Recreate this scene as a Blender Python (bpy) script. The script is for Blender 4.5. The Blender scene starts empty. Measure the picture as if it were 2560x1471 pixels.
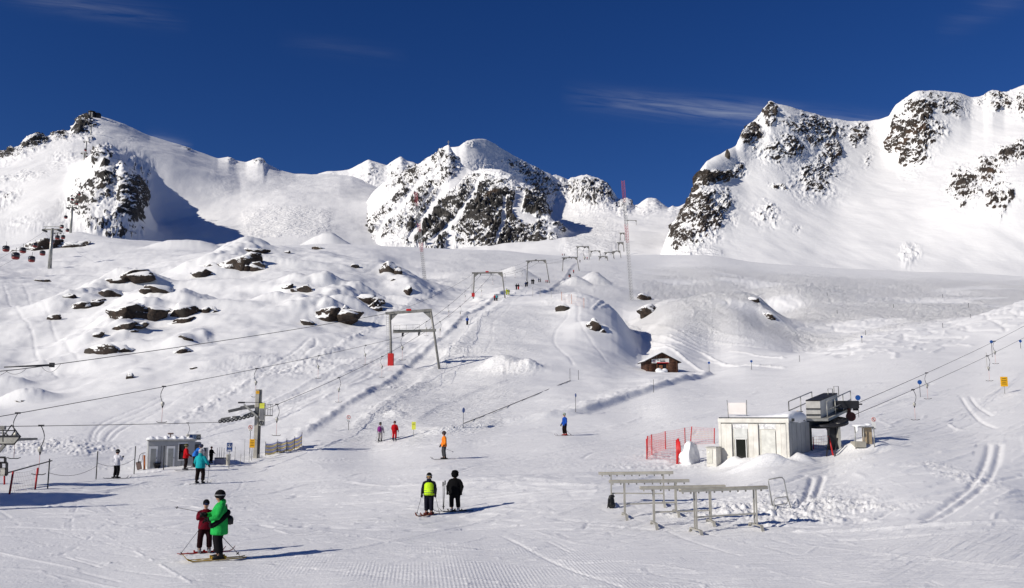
import bpy, bmesh, math, random
import numpy as np
from mathutils import Vector, Matrix

random.seed(7)
RNG = np.random.default_rng(11)
scene = bpy.context.scene
COL = scene.collection

# ------------------------------------------------------------------ camera
CAM_Z, PITCH, FPX = 4.0, math.radians(7.8), 2217.0
PW, PH = 2560.0, 1471.0
cam_data = bpy.data.cameras.new("camera")
cam_data.sensor_width = 36.0
cam_data.lens = FPX / PW * 36.0
cam_data.clip_start, cam_data.clip_end = 0.1, 20000.0
cam = bpy.data.objects.new("camera", cam_data)
cam.location = (0, 0, CAM_Z)
cam.rotation_euler = (math.radians(90) + PITCH, 0, 0)
COL.objects.link(cam)
scene.camera = cam

# ------------------------------------------------------------------ light
SUN_EL = math.radians(27.5)
SUN_AZ = math.atan2(-0.86, -0.50)          # the sun stands left of and behind the viewer
SUN_DIR = Vector((math.sin(SUN_AZ) * math.cos(SUN_EL), math.cos(SUN_AZ) * math.cos(SUN_EL), math.sin(SUN_EL)))
sun_data = bpy.data.lights.new("sun", 'SUN')
sun_data.energy, sun_data.angle, sun_data.color = 4.55, math.radians(0.5), (1.0, 0.938, 0.84)
sun = bpy.data.objects.new("sun", sun_data)
sun.rotation_euler = SUN_DIR.to_track_quat('Z', 'Y').to_euler()
sun.location = (-60, -40, 60)
COL.objects.link(sun)

world = bpy.data.worlds.new("World")
scene.world = world
world.use_nodes = True
wn, wl = world.node_tree.nodes, world.node_tree.links
wn.clear()
w_out = wn.new("ShaderNodeOutputWorld")
w_bg = wn.new("ShaderNodeBackground")
w_bg.inputs["Strength"].default_value = 0.072
w_sky = wn.new("ShaderNodeTexSky")
w_sky.sky_type = 'NISHITA'
w_sky.sun_disc = False
w_sky.sun_elevation = SUN_EL
w_sky.sun_rotation = SUN_AZ
w_sky.altitude = 3000
w_sky.air_density = 1.0
w_sky.dust_density = 0.15
w_sky.ozone_density = 3.5
w_hsv = wn.new("ShaderNodeHueSaturation")
w_hsv.inputs["Hue"].default_value = 0.518
w_hsv.inputs["Saturation"].default_value = 1.27
w_hsv.inputs["Value"].default_value = 0.9
wl.new(w_sky.outputs[0], w_hsv.inputs["Color"])
# thin high cirrus: long streaks, each a soft band of direction broken up by fibrous noise
w_tc = wn.new("ShaderNodeTexCoord")
w_sep = wn.new("ShaderNodeSeparateXYZ")
wl.new(w_tc.outputs["Generated"], w_sep.inputs[0])
def wmath(op, a, b=None, clamp=False):
    n = wn.new("ShaderNodeMath"); n.operation = op; n.use_clamp = clamp
    for i, v in enumerate((a, b)):
        if v is None: continue
        if isinstance(v, (int, float)): n.inputs[i].default_value = v
        else: wl.new(v, n.inputs[i])
    return n.outputs[0]
w_yy = wmath('MAXIMUM', w_sep.outputs["Y"], 0.05)
w_az, w_el = wmath('DIVIDE', w_sep.outputs["X"], w_yy), wmath('DIVIDE', w_sep.outputs["Z"], w_yy)
w_cmb = wn.new("ShaderNodeCombineXYZ")
wl.new(wmath('MULTIPLY', w_az, 5.0), w_cmb.inputs[0]); wl.new(wmath('MULTIPLY', wmath('ADD', w_el, wmath('MULTIPLY', w_az, 0.11)), 60.0), w_cmb.inputs[1])
w_noise = wn.new("ShaderNodeTexNoise")
w_noise.inputs["Scale"].default_value, w_noise.inputs["Detail"].default_value, w_noise.inputs["Roughness"].default_value = 1.6, 8.0, 0.62
w_noise.inputs["Distortion"].default_value = 0.6
wl.new(w_cmb.outputs[0], w_noise.inputs["Vector"])
def streak(a0, a1, e0, e1, width, amount):
    slope = (e1 - e0) / (a1 - a0)
    line = wmath('ADD', wmath('MULTIPLY', wmath('SUBTRACT', w_az, a0), slope), e0)
    d = wmath('DIVIDE', wmath('SUBTRACT', w_el, line), width)
    g = wmath('POWER', 2.718, wmath('MULTIPLY', wmath('MULTIPLY', d, d), -1.0))
    mid, half = (a0 + a1) / 2, (a1 - a0) / 2
    q = wmath('DIVIDE', wmath('SUBTRACT', w_az, mid), half)
    ends = wmath('SUBTRACT', 1.0, wmath('MULTIPLY', q, q), True)
    fib = wmath('MULTIPLY', wmath('SUBTRACT', w_noise.outputs["Fac"], 0.33), 2.2, True)
    return wmath('MULTIPLY', wmath('MULTIPLY', wmath('MULTIPLY', g, ends), fib), amount)
CLOUDS = [(.055, .50, .372, .328, .013, .40), (.10, .34, .366, .345, .007, .2), (-.62, -.38, .50, .462, .012, .16), (-.28, -.12, .44, .42, .010, .05), (.50, .66, .45, .52, .015, .07), (-.43, -.37, .322, .308, .008, .28)]
w_sum = None
for c in CLOUDS:
    v = streak(*c); w_sum = v if w_sum is None else wmath('ADD', w_sum, v)
w_mix = wn.new("ShaderNodeMix")
w_mix.data_type = 'RGBA'
wl.new(w_sum, w_mix.inputs["Factor"])
wl.new(w_hsv.outputs[0], w_mix.inputs["A"])
w_mix.inputs["B"].default_value = (7.0, 7.5, 8.5, 1)
wl.new(w_mix.outputs["Result"], w_bg.inputs["Color"])
wl.new(w_bg.outputs[0], w_out.inputs[0])

vs = scene.view_settings
vs.view_transform, vs.look, vs.exposure, vs.gamma = 'Standard', 'None', 0.0, 1.0
vs.use_curve_mapping = False
scene.cycles.max_bounces = 5
scene.cycles.diffuse_bounces = 3

# ------------------------------------------------------------------ helpers
_cp, _sp = math.cos(PITCH), math.sin(PITCH)
def ray(px, py):
    """direction of the view through a photo pixel, scaled to unit forward distance"""
    dx, dy = (px - PW / 2) / FPX, (PH / 2 - py) / FPX
    fy = _cp - dy * _sp
    return dx / fy, (_sp + dy * _cp) / fy          # side slope, vertical slope per metre of y
def at(px, py, y):
    s, e = ray(px, py)
    return Vector((s * y, y, CAM_Z + e * y))
def ray_np(px, py):
    dx, dy = (px - PW / 2) / FPX, (PH / 2 - py) / FPX
    fy = _cp - dy * _sp
    return dx / fy, (_sp + dy * _cp) / fy

def _hash(ix, iy, seed):
    h = (ix.astype(np.int64) * 374761393 + iy.astype(np.int64) * 668265263 + seed * 1274126177) & 0xFFFFFFFF
    h = ((h ^ (h >> 13)) * 1103515245) & 0xFFFFFFFF
    return (h ^ (h >> 16)) & 0xFFFFFFFF
def perlin(x, y, seed=0):
    ix, iy = np.floor(x), np.floor(y)
    fx, fy = (x - ix).astype(np.float32), (y - iy).astype(np.float32)
    u, v = fx * fx * fx * (fx * (fx * 6 - 15) + 10), fy * fy * fy * (fy * (fy * 6 - 15) + 10)
    ix, iy = ix.astype(np.int64), iy.astype(np.int64)
    def g(ox, oy):
        a = _hash(ix + ox, iy + oy, seed).astype(np.float32) * np.float32(2 * np.pi / 4294967296.0)
        return np.cos(a) * (fx - ox) + np.sin(a) * (fy - oy)
    a = g(0, 0) * (1 - u) + g(1, 0) * u
    b = g(0, 1) * (1 - u) + g(1, 1) * u
    return (a * (1 - v) + b * v) * 1.4
def fbm(x, y, oct=5, seed=0, gain=0.5, lac=2.03):
    s = np.zeros(np.shape(x), np.float32); amp = 1.0
    for i in range(oct):
        s += amp * perlin(x, y, seed + i * 17)
        x, y, amp = x * lac, y * lac, amp * gain
    return s
def ridged(x, y, oct=5, seed=0, gain=0.5, lac=2.1):
    s = np.zeros(np.shape(x), np.float32); amp = 1.0; tot = 0
    for i in range(oct):
        s += amp * (1 - np.abs(perlin(x, y, seed + i * 17)) * 2)
        tot += amp
        x, y, amp = x * lac, y * lac, amp * gain
    return s / tot
def sstep(a, b, x):
    t = np.clip((x - a) / (b - a), 0, 1)
    return t * t * (3 - 2 * t)

def grid_mesh(name, P, attrs=None, mat=None):
    """P: (rows, cols, 3) array -> one quad-grid mesh object"""
    r, c = P.shape[:2]
    me = bpy.data.meshes.new(name)
    me.vertices.add(r * c)
    me.vertices.foreach_set("co", P.reshape(-1).astype(np.float32))
    idx = np.arange(r * c).reshape(r, c)
    q = np.stack([idx[:-1, :-1], idx[:-1, 1:], idx[1:, 1:], idx[1:, :-1]], -1).reshape(-1, 4)
    n = len(q)
    me.loops.add(n * 4)
    me.loops.foreach_set("vertex_index", q.reshape(-1).astype(np.int32))
    me.polygons.add(n)
    me.polygons.foreach_set("loop_start", np.arange(0, n * 4, 4, dtype=np.int32))
    me.polygons.foreach_set("use_smooth", np.ones(n, bool))
    me.update()
    for k, a in (attrs or {}).items():
        at_ = me.attributes.new(k, 'FLOAT', 'POINT')
        at_.data.foreach_set("value", a.reshape(-1).astype(np.float32))
    o = bpy.data.objects.new(name, me)
    COL.objects.link(o)
    if mat: me.materials.append(mat)
    return o

# ------------------------------------------------------------------ materials
class NT:
    """tiny helper around a node tree"""
    def __init__(s, name):
        s.m = bpy.data.materials.new(name); s.m.use_nodes = True
        s.n, s.l = s.m.node_tree.nodes, s.m.node_tree.links
        s.b = s.n["Principled BSDF"]
    def new(s, t, **kw):
        n = s.n.new(t)
        for k, v in kw.items():
            if k in n.inputs: 
                if hasattr(v, 'links') or isinstance(v, bpy.types.NodeSocket): s.l.new(v, n.inputs[k])
                else: n.inputs[k].default_value = v
            else: setattr(n, k, v)
        return n
    def math(s, op, a, b=None, c=None, clamp=False):
        n = s.n.new("ShaderNodeMath"); n.operation = op; n.use_clamp = clamp
        for i, v in enumerate((a, b, c)):
            if v is None: continue
            if isinstance(v, bpy.types.NodeSocket): s.l.new(v, n.inputs[i])
            else: n.inputs[i].default_value = v
        return n.outputs[0]
    def range(s, v, a, b, c=0.0, d=1.0, smooth=True):
        n = s.n.new("ShaderNodeMapRange")
        if smooth: n.interpolation_type = 'SMOOTHSTEP'
        s.l.new(v, n.inputs["Value"])
        for k, x in zip(("From Min", "From Max", "To Min", "To Max"), (a, b, c, d)):
            if isinstance(x, bpy.types.NodeSocket): s.l.new(x, n.inputs[k])
            else: n.inputs[k].default_value = x
        return n.outputs[0]
    def mix(s, f, a, b):
        n = s.n.new("ShaderNodeMix"); n.data_type = 'RGBA'
        for k, v in (("Factor", f), ("A", a), ("B", b)):
            if isinstance(v, bpy.types.NodeSocket): s.l.new(v, n.inputs[k])
            else: n.inputs[k].default_value = v if k == "Factor" else (*v[:3], 1)
        return n.outputs["Result"]
    def attr(s, name):
        n = s.n.new("ShaderNodeAttribute"); n.attribute_name = name
        return n.outputs["Fac"]
    def noise(s, vec, scale, detail=4, rough=0.5, dist=0.0):
        n = s.n.new("ShaderNodeTexNoise")
        n.inputs["Scale"].default_value, n.inputs["Detail"].default_value = scale, detail
        n.inputs["Roughness"].default_value, n.inputs["Distortion"].default_value = rough, dist
        if vec is not None: s.l.new(vec, n.inputs["Vector"])
        return n.outputs["Fac"]
    def mapping(s, vec, scale=(1, 1, 1), rot=(0, 0, 0)):
        n = s.n.new("ShaderNodeMapping"); n.vector_type = 'TEXTURE'      # turn first, then stretch
        n.inputs["Scale"].default_value, n.inputs["Rotation"].default_value = tuple(1 / x for x in scale), rot
        s.l.new(vec, n.inputs["Vector"])
        return n.outputs[0]
    def bump(s, h, dist, strength=1.0, normal=None):
        n = s.n.new("ShaderNodeBump")
        n.inputs["Distance"].default_value, n.inputs["Strength"].default_value = dist, strength
        s.l.new(h, n.inputs["Height"])
        if normal is not None: s.l.new(normal, n.inputs["Normal"])
        return n.outputs[0]
    def pos(s):
        return s.n.new("ShaderNodeNewGeometry").outputs["Position"]
    def set(s, **kw):
        for k, v in kw.items():
            k = k.replace('_', ' ')
            if isinstance(v, bpy.types.NodeSocket): s.l.new(v, s.b.inputs[k])
            elif isinstance(v, tuple): s.b.inputs[k].default_value = (*v[:3], 1)
            else: s.b.inputs[k].default_value = v
        return s.m

SNOW_COL = (0.87, 0.868, 0.865)

def mountain_material(name, rock_a, rock_b, fine=0.12, rough_bump=1.0, ang=50):
    t = NT(name)
    p0 = t.pos()
    p = t.mapping(p0, (0.42, 0.8, 1.35), (0, -math.radians(ang), 0))
    att = t.attr("rock")
    n1 = t.noise(p, fine, 6, 0.65)
    n2 = t.noise(p, fine * 5, 4, 0.6)
    v = t.math('ADD', att, t.math('MULTIPLY', t.math('SUBTRACT', n1, 0.5), 1.0))
    v = t.math('ADD', v, t.math('MULTIPLY', t.math('SUBTRACT', n2, 0.5), 0.6))
    fac = t.range(v, 0.47, 0.57)
    fac = t.math('MULTIPLY', fac, t.range(att, 0.10, 0.22))
    n3 = t.noise(p, fine * 2.2, 5, 0.7)
    n4 = t.noise(p, fine * 0.25, 3, 0.6)
    rc = t.mix(t.range(n3, 0.3, 0.7), rock_a, rock_b)
    rc = t.mix(t.range(n4, 0.56, 0.76), rc, tuple(x * y for x, y in zip(rock_b, (1.25, 0.95, 0.75))))
    col = t.mix(fac, SNOW_COL, rc)
    b1 = t.bump(t.noise(p, fine * 1.6, 6, 0.7), 5.0, 0.9)
    nb = t.n.new("ShaderNodeMix"); nb.data_type = 'VECTOR'
    # snow: soft wind and mogul relief
    mg = t.attr("mogul")
    sb = t.bump(t.math('MULTIPLY', t.noise(p0, 0.16, 3, 0.6), mg), 3.2 * rough_bump, 1.0)
    sb = t.bump(t.noise(p0, 0.03, 4, 0.55), 1.2 * rough_bump, 0.6, sb)
    t.l.new(fac, nb.inputs["Factor"]); t.l.new(sb, nb.inputs[4]); t.l.new(b1, nb.inputs[5])
    return t.set(Base_Color=col, Roughness=0.75, Normal=nb.outputs[1], Specular_IOR_Level=0.25)
# ------------------------------------------------------------------ snowfield (one sheet from below the viewer to the mountain feet)
COLUMNS = {
 -260: [(1160,64),(1100,84),(1000,118),(900,148),(800,190),(705,250),(662,350),(630,480),(640,650)],
 0:    [(1195,58),(1118,80),(1050,103),(1000,120),(900,150),(800,190),(720,240),(684,300),(655,400),(622,520),(630,650)],
 200:  [(1118,80),(1050,100),(1000,117),(900,147),(800,185),(724,235),(685,300),(660,370),(622,480),(590,600),(612,720)],
 400:  [(1112,82),(1050,98),(1000,114),(900,142),(800,175),(725,220),(668,280),(646,330),(630,420),(612,540),(612,650)],
 600:  [(1105,82),(1050,97),(1000,111),(900,138),(800,170),(720,205),(690,232),(640,262),(614,290),(632,335),(630,450),(618,600)],
 800:  [(1075,87),(1000,108),(920,131),(850,155),(790,185),(722,215),(664,250),(628,285),(645,330),(632,420),(614,560)],
 950:  [(1035,96),(960,120),(880,148),(800,188),(742,220),(692,245),(646,272),(675,325),(642,420),(619,580)],
 1040: [(990,110),(920,136),(850,163),(790,193),(740,222),(706,250),(700,330),(655,440),(622,600)],
 1150: [(1105,75),(1060,89),(1000,108),(940,127),(860,155),(800,182),(757,222),(727,270),(694,330),(658,440),(626,600)],
 1250: [(1090,78),(1040,93),(985,110),(930,128),(870,150),(800,178),(757,212),(722,262),(693,340),(658,460),(629,620)],
 1400: [(1085,76),(1030,92),(980,108),(940,125),(900,139),(840,162),(780,188),(742,214),(742,260),(705,340),(668,450),(640,600)],
 1450: [(1078,78),(1012,97),(955,121),(905,139),(855,156),(808,172),(768,190),(739,210),(755,250),(724,310),(690,385),(655,510)],
 1500: [(1070,80),(1010,98),(960,118),(917,137),(872,153),(824,170),(783,188),(756,206),(785,245),(742,290),(702,360),(660,480),(640,620)],
 1545: [(1058,83),(1000,102),(945,128),(912,144),(873,159),(836,174),(808,189),(788,204),(815,250),(745,295),(703,365),(661,490)],
 1605: [(1045,86),(985,107),(940,131),(920,149),(902,168),(872,193),(838,220),(798,252),(750,300),(704,372),(661,505),(640,640)],
 1660: [(1030,86),(980,106),(940,130),(926,145),(880,168),(838,192),(800,216),(768,240),(762,275),(704,380),(657,520),(640,640)],
 1780: [(1000,95),(950,125),(938,138),(895,170),(850,192),(800,210),(733,236),(768,278),(704,380),(652,520),(640,620)],
 1850: [(1080,62),(1000,92),(940,124),(915,139),(888,165),(850,188),(800,208),(755,226),(727,240),(775,278),(706,385),(658,530)],
 1950: [(1140,47),(1050,69),(975,98),(915,133),(893,147),(884,172),(852,196),(822,214),(788,232),(812,268),(748,300),(706,395),(664,550)],
 1900: [(1150,46),(1060,68),(990,94),(930,126),(905,142),(880,170),(850,190),(805,214),(742,238),(788,275),(708,390),(662,540)],
 2000: [(1120,49),(1040,70),(960,103),(905,135),(884,150),(892,180),(850,205),(800,238),(742,300),(704,400),(666,560)],
 2150: [(1130,47),(1060,62),(980,87),(900,119),(848,152),(853,185),(800,232),(744,310),(706,420),(676,560)],
 2300: [(1160,43),(1080,57),(1000,76),(920,102),(850,138),(828,155),(802,205),(762,275),(724,380),(694,480),(682,560)],
 2450: [(1200,39),(1100,53),(1020,69),(940,92),(860,124),(800,152),(792,195),(754,285),(718,400),(692,520)],
 2560: [(1220,38),(1100,51),(1000,69),(920,92),(850,118),(790,146),(757,166),(768,220),(738,320),(704,450),(694,540)],
 2800: [(1230,38),(1100,51),(1000,69),(900,97),(800,140),(747,170),(756,220),(724,330),(702,480)],
}
WORLD_PTS = [(x, 2.0, 2.4) for x in (-1.6, 0, 1.6)] + [(x, 6.0, 1.5) for x in (-4, 0, 4)] + \
    [(x, 11.0, 0.45) for x in (-8, -3, 3, 8)] + [(x, 17.0, 0.03) for x in (-12, -8, -4, 0, 4, 8, 12)] + \
    [(a * 22, 22, max(0, a - .2) * .4) for a in (-.65, -.5, -.35, -.2, -.05, .1, .25, .4, .55, .7)] + \
    [(a * 28, 28, max(0, a - .1) * .7) for a in (-.65, -.5, -.35, -.2, -.05, .1, .25, .4, .55, .7)] + \
    [(a * 35, 35, .03 + max(0, a + .05) * 1.5) for a in (-.65, -.5, -.35, -.2, -.05, .1, .25, .4, .55, .7)] + \
    [(a * 44, 44, .10 + max(0, a + .3) * 1.9) for a in (-.65, -.5, -.35, -.2, -.05, .1, .25, .35)] + \
    [(-42,58,-.1),(-30,60,0),(-20,64,.05),(-12,60,.5),(-4.4,57,1.1),(4,58,1.5),(12,58,2.0),(18,58,2.8),(-32,72,.25),(-21,73,.5),(-12,76,.9),(-3,72,1.6),(4.3,72,2.35)]
cs, ct, ce = [], [], []
for px, lst in COLUMNS.items():
    for py, y in lst:
        s, e = ray(px, py)
        cs.append(s); ct.append(math.log(y)); ce.append(e)
    for y in (760, 950):
        s, e = ray(px, 690 if y < 900 else 760)
        cs.append(s); ct.append(math.log(y)); ce.append(e)
for x, y, z in WORLD_PTS:
    cs.append(x / y); ct.append(math.log(y)); ce.append((z - CAM_Z) / y)
cs, ct, ce = map(np.array, (cs, ct, ce))
KS = 4.2
def tps_fit(a, b, v, lam):
    n = len(a)
    r2 = (a[:, None] - a[None]) ** 2 + (b[:, None] - b[None]) ** 2
    K = 0.5 * r2 * np.log(r2 + 1e-12) + lam * np.eye(n)
    Pm = np.stack([np.ones(n), a, b], 1)
    A = np.block([[K, Pm], [Pm.T, np.zeros((3, 3))]])
    return np.linalg.solve(A, np.concatenate([v, np.zeros(3)]))
def tps_eval(w, a, b, qa, qb):
    out = np.empty(qa.shape); f = out.reshape(-1); qa, qb = qa.reshape(-1), qb.reshape(-1)
    for i in range(0, len(qa), 20000):
        r2 = (qa[i:i+20000, None] - a[None]) ** 2 + (qb[i:i+20000, None] - b[None]) ** 2
        f[i:i+20000] = (0.5 * r2 * np.log(r2 + 1e-12)) @ w[:-3] + w[-3] + w[-2] * qa[i:i+20000] + w[-1] * qb[i:i+20000]
    return out
W_TPS = tps_fit(cs * KS, ct, ce, 2e-4)
# coarse field, then bilinear
G_S = np.linspace(-0.78, 0.78, 230)
G_T = np.linspace(math.log(1.2), math.log(960), 330)
G_E = tps_eval(W_TPS, cs * KS, ct, *np.meshgrid(G_S * KS, G_T))
def base_e(s, t):
    fs = np.clip((s - G_S[0]) / (G_S[1] - G_S[0]), 0, len(G_S) - 1.001)
    ft = np.clip((t - G_T[0]) / (G_T[1] - G_T[0]), 0, len(G_T) - 1.001)
    i, j = ft.astype(int), fs.astype(int)
    a, b = ft - i, fs - j
    return (G_E[i, j] * (1 - a) * (1 - b) + G_E[i + 1, j] * a * (1 - b) + G_E[i, j + 1] * (1 - a) * b + G_E[i + 1, j + 1] * a * b)
def base_z(x, y):
    x, y = np.asarray(x, float), np.asarray(y, float)
    return CAM_Z + y * base_e(x / y, np.log(y))
def hit0(px, py, ymin=16.0, ymax=800.0):
    """where the view through a photo pixel first meets the smooth sheet"""
    s, e = ray(px, py)
    ys = np.exp(np.linspace(math.log(ymin), math.log(ymax), 2500))
    d = base_e(np.full_like(ys, s), np.log(ys)) - e
    k = np.argmax(d > 0)
    if d[k] <= 0: k = len(ys) - 1
    if k > 0:
        f = d[k-1] / (d[k-1] - d[k]) if d[k] != d[k-1] else 0
        y = ys[k-1] + (ys[k] - ys[k-1]) * f
    else: y = ys[0]
    return np.array((s * y, y))

class Stamp:
    """a patch of relief in world metres that strokes are pressed into"""
    def __init__(s, x0, x1, y0, y1, res):
        s.x0, s.y0, s.res = x0, y0, res
        s.w, s.h = int((x1 - x0) / res), int((y1 - y0) / res)
        s.a = np.zeros((s.h, s.w), np.float32)
    def stroke(s, pts, width, depth, lip=0.35):
        """pts: (n,2) world polyline, already dense"""
        pts = np.asarray(pts)
        r = int(math.ceil(width * 1.6 / s.res))
        oy, ox = np.mgrid[-r:r + 1, -r:r + 1]
        ix = ((pts[:, 0] - s.x0) / s.res); iy = ((pts[:, 1] - s.y0) / s.res)
        jx, jy = np.round(ix).astype(int), np.round(iy).astype(int)
        X, Y = jx[:, None, None] + ox, jy[:, None, None] + oy
        d = np.hypot(X - ix[:, None, None], Y - iy[:, None, None]) * s.res / width
        v = -depth * np.where(d < 0.5, 1.0 - (d / 0.5) ** 2 * 0.6, np.clip(1.0 - d, 0, 1) * 0.8) 
        ok = (X >= 0) & (X < s.w) & (Y >= 0) & (Y < s.h)
        np.minimum.at(s.a, (Y[ok], X[ok]), v[ok].astype(np.float32)) if depth > 0 else np.maximum.at(s.a, (Y[ok], X[ok]), v[ok].astype(np.float32))
    def sample(s, x, y):
        fx, fy = (x - s.x0) / s.res, (y - s.y0) / s.res
        ok = (fx >= 0) & (fx < s.w - 1) & (fy >= 0) & (fy < s.h - 1)
        fx, fy = np.clip(fx, 0, s.w - 1.001), np.clip(fy, 0, s.h - 1.001)
        i, j = fy.astype(int), fx.astype(int); a, b = fy - i, fx - j
        v = s.a[i, j] * (1 - a) * (1 - b) + s.a[i + 1, j] * a * (1 - b) + s.a[i, j + 1] * (1 - a) * b + s.a[i + 1, j + 1] * a * b
        return np.where(ok, v, 0)
def dense(pts, step):
    pts = np.asarray(pts, float)
    seg = np.hypot(*np.diff(pts, axis=0).T); L = np.concatenate([[0], np.cumsum(seg)])
    n = max(3, int(L[-1] / step)); q = np.linspace(0, L[-1], n)
    return np.stack([np.interp(q, L, pts[:, 0]), np.interp(q, L, pts[:, 1])], 1)
def smooth_line(pts, step, it=3):
    """polyline rounded by corner cutting"""
    p = np.asarray(pts, float)
    for _ in range(it):
        a, b = p[:-1], p[1:]
        p = np.concatenate([p[:1], np.stack([a * .75 + b * .25, a * .25 + b * .75], 1).reshape(-1, 2), p[-1:]])
    return dense(p, step)
def pixline(pix, step=0.5, it=2):
    return smooth_line([hit0(*p) for p in pix], step, it)
def line_dist(x, y, line, pad):
    """distance to a dense polyline, signed (left of travel is +), and the fraction along it; inf outside its padded box"""
    d = np.full(x.shape, 1e9); sg = np.zeros(x.shape); fr = np.zeros(x.shape)
    m = (x > line[:, 0].min() - pad) & (x < line[:, 0].max() + pad) & (y > line[:, 1].min() - pad) & (y < line[:, 1].max() + pad)
    idx = np.nonzero(m)
    if len(idx[0]) == 0: return d, sg, fr
    qx, qy = x[idx], y[idx]
    if len(line) > 60: line = line[np.linspace(0, len(line) - 1, 60).astype(int)]
    best = np.full(qx.shape, 1e9); bs = np.zeros(qx.shape); bf = np.zeros(qx.shape)
    n = len(line) - 1
    for k in range(n):
        ax, ay = line[k]; bx, by = line[k + 1]
        ux, uy = bx - ax, by - ay; L2 = ux * ux + uy * uy + 1e-9
        tt = np.clip(((qx - ax) * ux + (qy - ay) * uy) / L2, 0, 1)
        ex, ey = qx - ax - tt * ux, qy - ay - tt * uy
        dd = np.hypot(ex, ey); up = dd < best
        best = np.where(up, dd, best); bs = np.where(up, np.sign(ux * ey - uy * ex), bs); bf = np.where(up, (k + tt) / n, bf)
    d[idx], sg[idx], fr[idx] = best, bs, bf
    return d, sg, fr
S_IN = np.linspace(-0.605, 0.605, 900)
S_COLS = np.concatenate([np.linspace(-0.76, -0.607, 22), S_IN, np.linspace(0.607, 0.76, 22)])
Y_ROWS = np.concatenate([np.geomspace(1.5, 15.8, 24), np.geomspace(16, 45, 280), np.geomspace(45.2, 75, 110), np.geomspace(75.4, 300, 285), np.geomspace(302, 700, 72), np.geomspace(715, 940, 8)])
SS, YY = np.meshgrid(S_COLS, Y_ROWS)
XX = SS * YY

NEAR = Stamp(-50, 60, 14, 80, 0.05)
MID = Stamp(-160, 190, 70, 420, 0.22)
def wig(a, b, n, amp, seed):
    """a skier's wavering line between two world points"""
    q = np.linspace(0, 1, n); a, b = np.asarray(a), np.asarray(b)
    d = b - a; L = np.hypot(*d); nrm = np.array([-d[1], d[0]]) / L
    off = np.array([math.sin(seed * 3.1 + k) for k in range(4)])
    w = amp * (np.sin(q * math.pi * (1.5 + off[0]) + off[1] * 3) - math.sin(off[1] * 3)) 
    return a + q[:, None] * d + w[:, None] * nrm
def px_stroke(st, pix, width, depth, it=2):
    st.stroke(pixline(pix, st.res * 0.9, it), width, depth)
R_ = random.Random(3)
# ski scratches over the trampled foreground
for k in range(760):
    x, y = R_.uniform(-22, 22), R_.uniform(17, 60)
    if x > 9 and y > 30 and R_.random() < .7: continue
    an = R_.choice([R_.gauss(0.5, .25), R_.gauss(2.35, .35), R_.gauss(0.1, .3)]); L = R_.uniform(2, 11) * (0.6 + y / 45)
    p0 = np.array([x, y]); p1 = p0 + L * np.array([math.cos(an), math.sin(an)])
    ln = wig(p0, p1, int(L / 0.04), R_.uniform(-.5, .5), k)
    NEAR.stroke(ln, R_.uniform(.05, .11), -R_.uniform(.02, .042) if R_.random() < .7 else R_.uniform(.015, .035))
    if R_.random() < .4: NEAR.stroke(ln + np.array([.18, .1]), .07, .025)
# long streaks left by skiers and groomers along the piste
for k in range(340):
    px = R_.uniform(-100, 2500); py = R_.uniform(1000, 1330)
    L = R_.uniform(150, 620); sl = -(0.10 + 0.20 * max(0, min(1, (px - 700) / 1500))) * R_.uniform(.7, 1.25)
    if py > 1250: sl *= .45
    try: a, b = hit0(px, py), hit0(px + L, max(py + sl * L, 960))
    except Exception: continue
    if abs(b[1] - a[1]) > 70: continue
    ln = wig(a, b, max(8, int(np.hypot(*(b - a)) / .045)), R_.uniform(-1.2, 1.2), k * 1.7)
    dp = R_.choice([1, -1]) * R_.uniform(.03, .075)
    NEAR.stroke(ln, R_.uniform(.12, .35), dp)
    MID.stroke(ln[::4], R_.uniform(.3, .55), dp * 1.8)
# streaks up the drag-lift line
for k in range(70):
    o = R_.uniform(-110, 130); q0, q1 = sorted((R_.random(), R_.random()))
    lf = lambda q: (560 + 640 * q + o * (1 - .72 * q), 1085 - 330 * q - o * .12)
    a, b = hit0(*lf(q0)), hit0(*lf(q1))
    ln = wig(a, b, max(6, int(np.hypot(*(b - a)) / .18)), R_.uniform(-.8, .8), k)
    MID.stroke(ln, R_.uniform(.25, .55), R_.choice([1, -1]) * R_.uniform(.07, .15))
# S-curves on the tracked slopes to the right
for k in range(420):
    z = R_.random()
    if z < .5: px, py, dxp, dyp = R_.uniform(1600, 2420), R_.uniform(650, 730), R_.uniform(60, 200), R_.uniform(25, 70)
    elif z < .8: px, py, dxp, dyp = R_.uniform(1980, 2330), R_.uniform(770, 860), R_.uniform(20, 120), R_.uniform(10, 45)
    else: px, py, dxp, dyp = R_.uniform(2050, 2450), R_.uniform(700, 790), R_.uniform(80, 200), R_.uniform(20, 50)
    a, b = hit0(px, py), hit0(px + dxp, py + dyp)
    L = np.hypot(*(b - a))
    if L > 160 or L < 4: continue
    n = max(10, int(L / .2)); q = np.linspace(0, 1, n); d = (b - a); nr = np.array([-d[1], d[0]]) / L
    am = R_.uniform(.4, 3.5); wv = L / R_.uniform(14, 30)
    ln = a + q[:, None] * d + (am * np.sin(q * 2 * math.pi * wv + R_.uniform(0, 6)))[:, None] * nr
    MID.stroke(ln, R_.uniform(.5, .9), R_.choice([.22, .3, -.2]))
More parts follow.
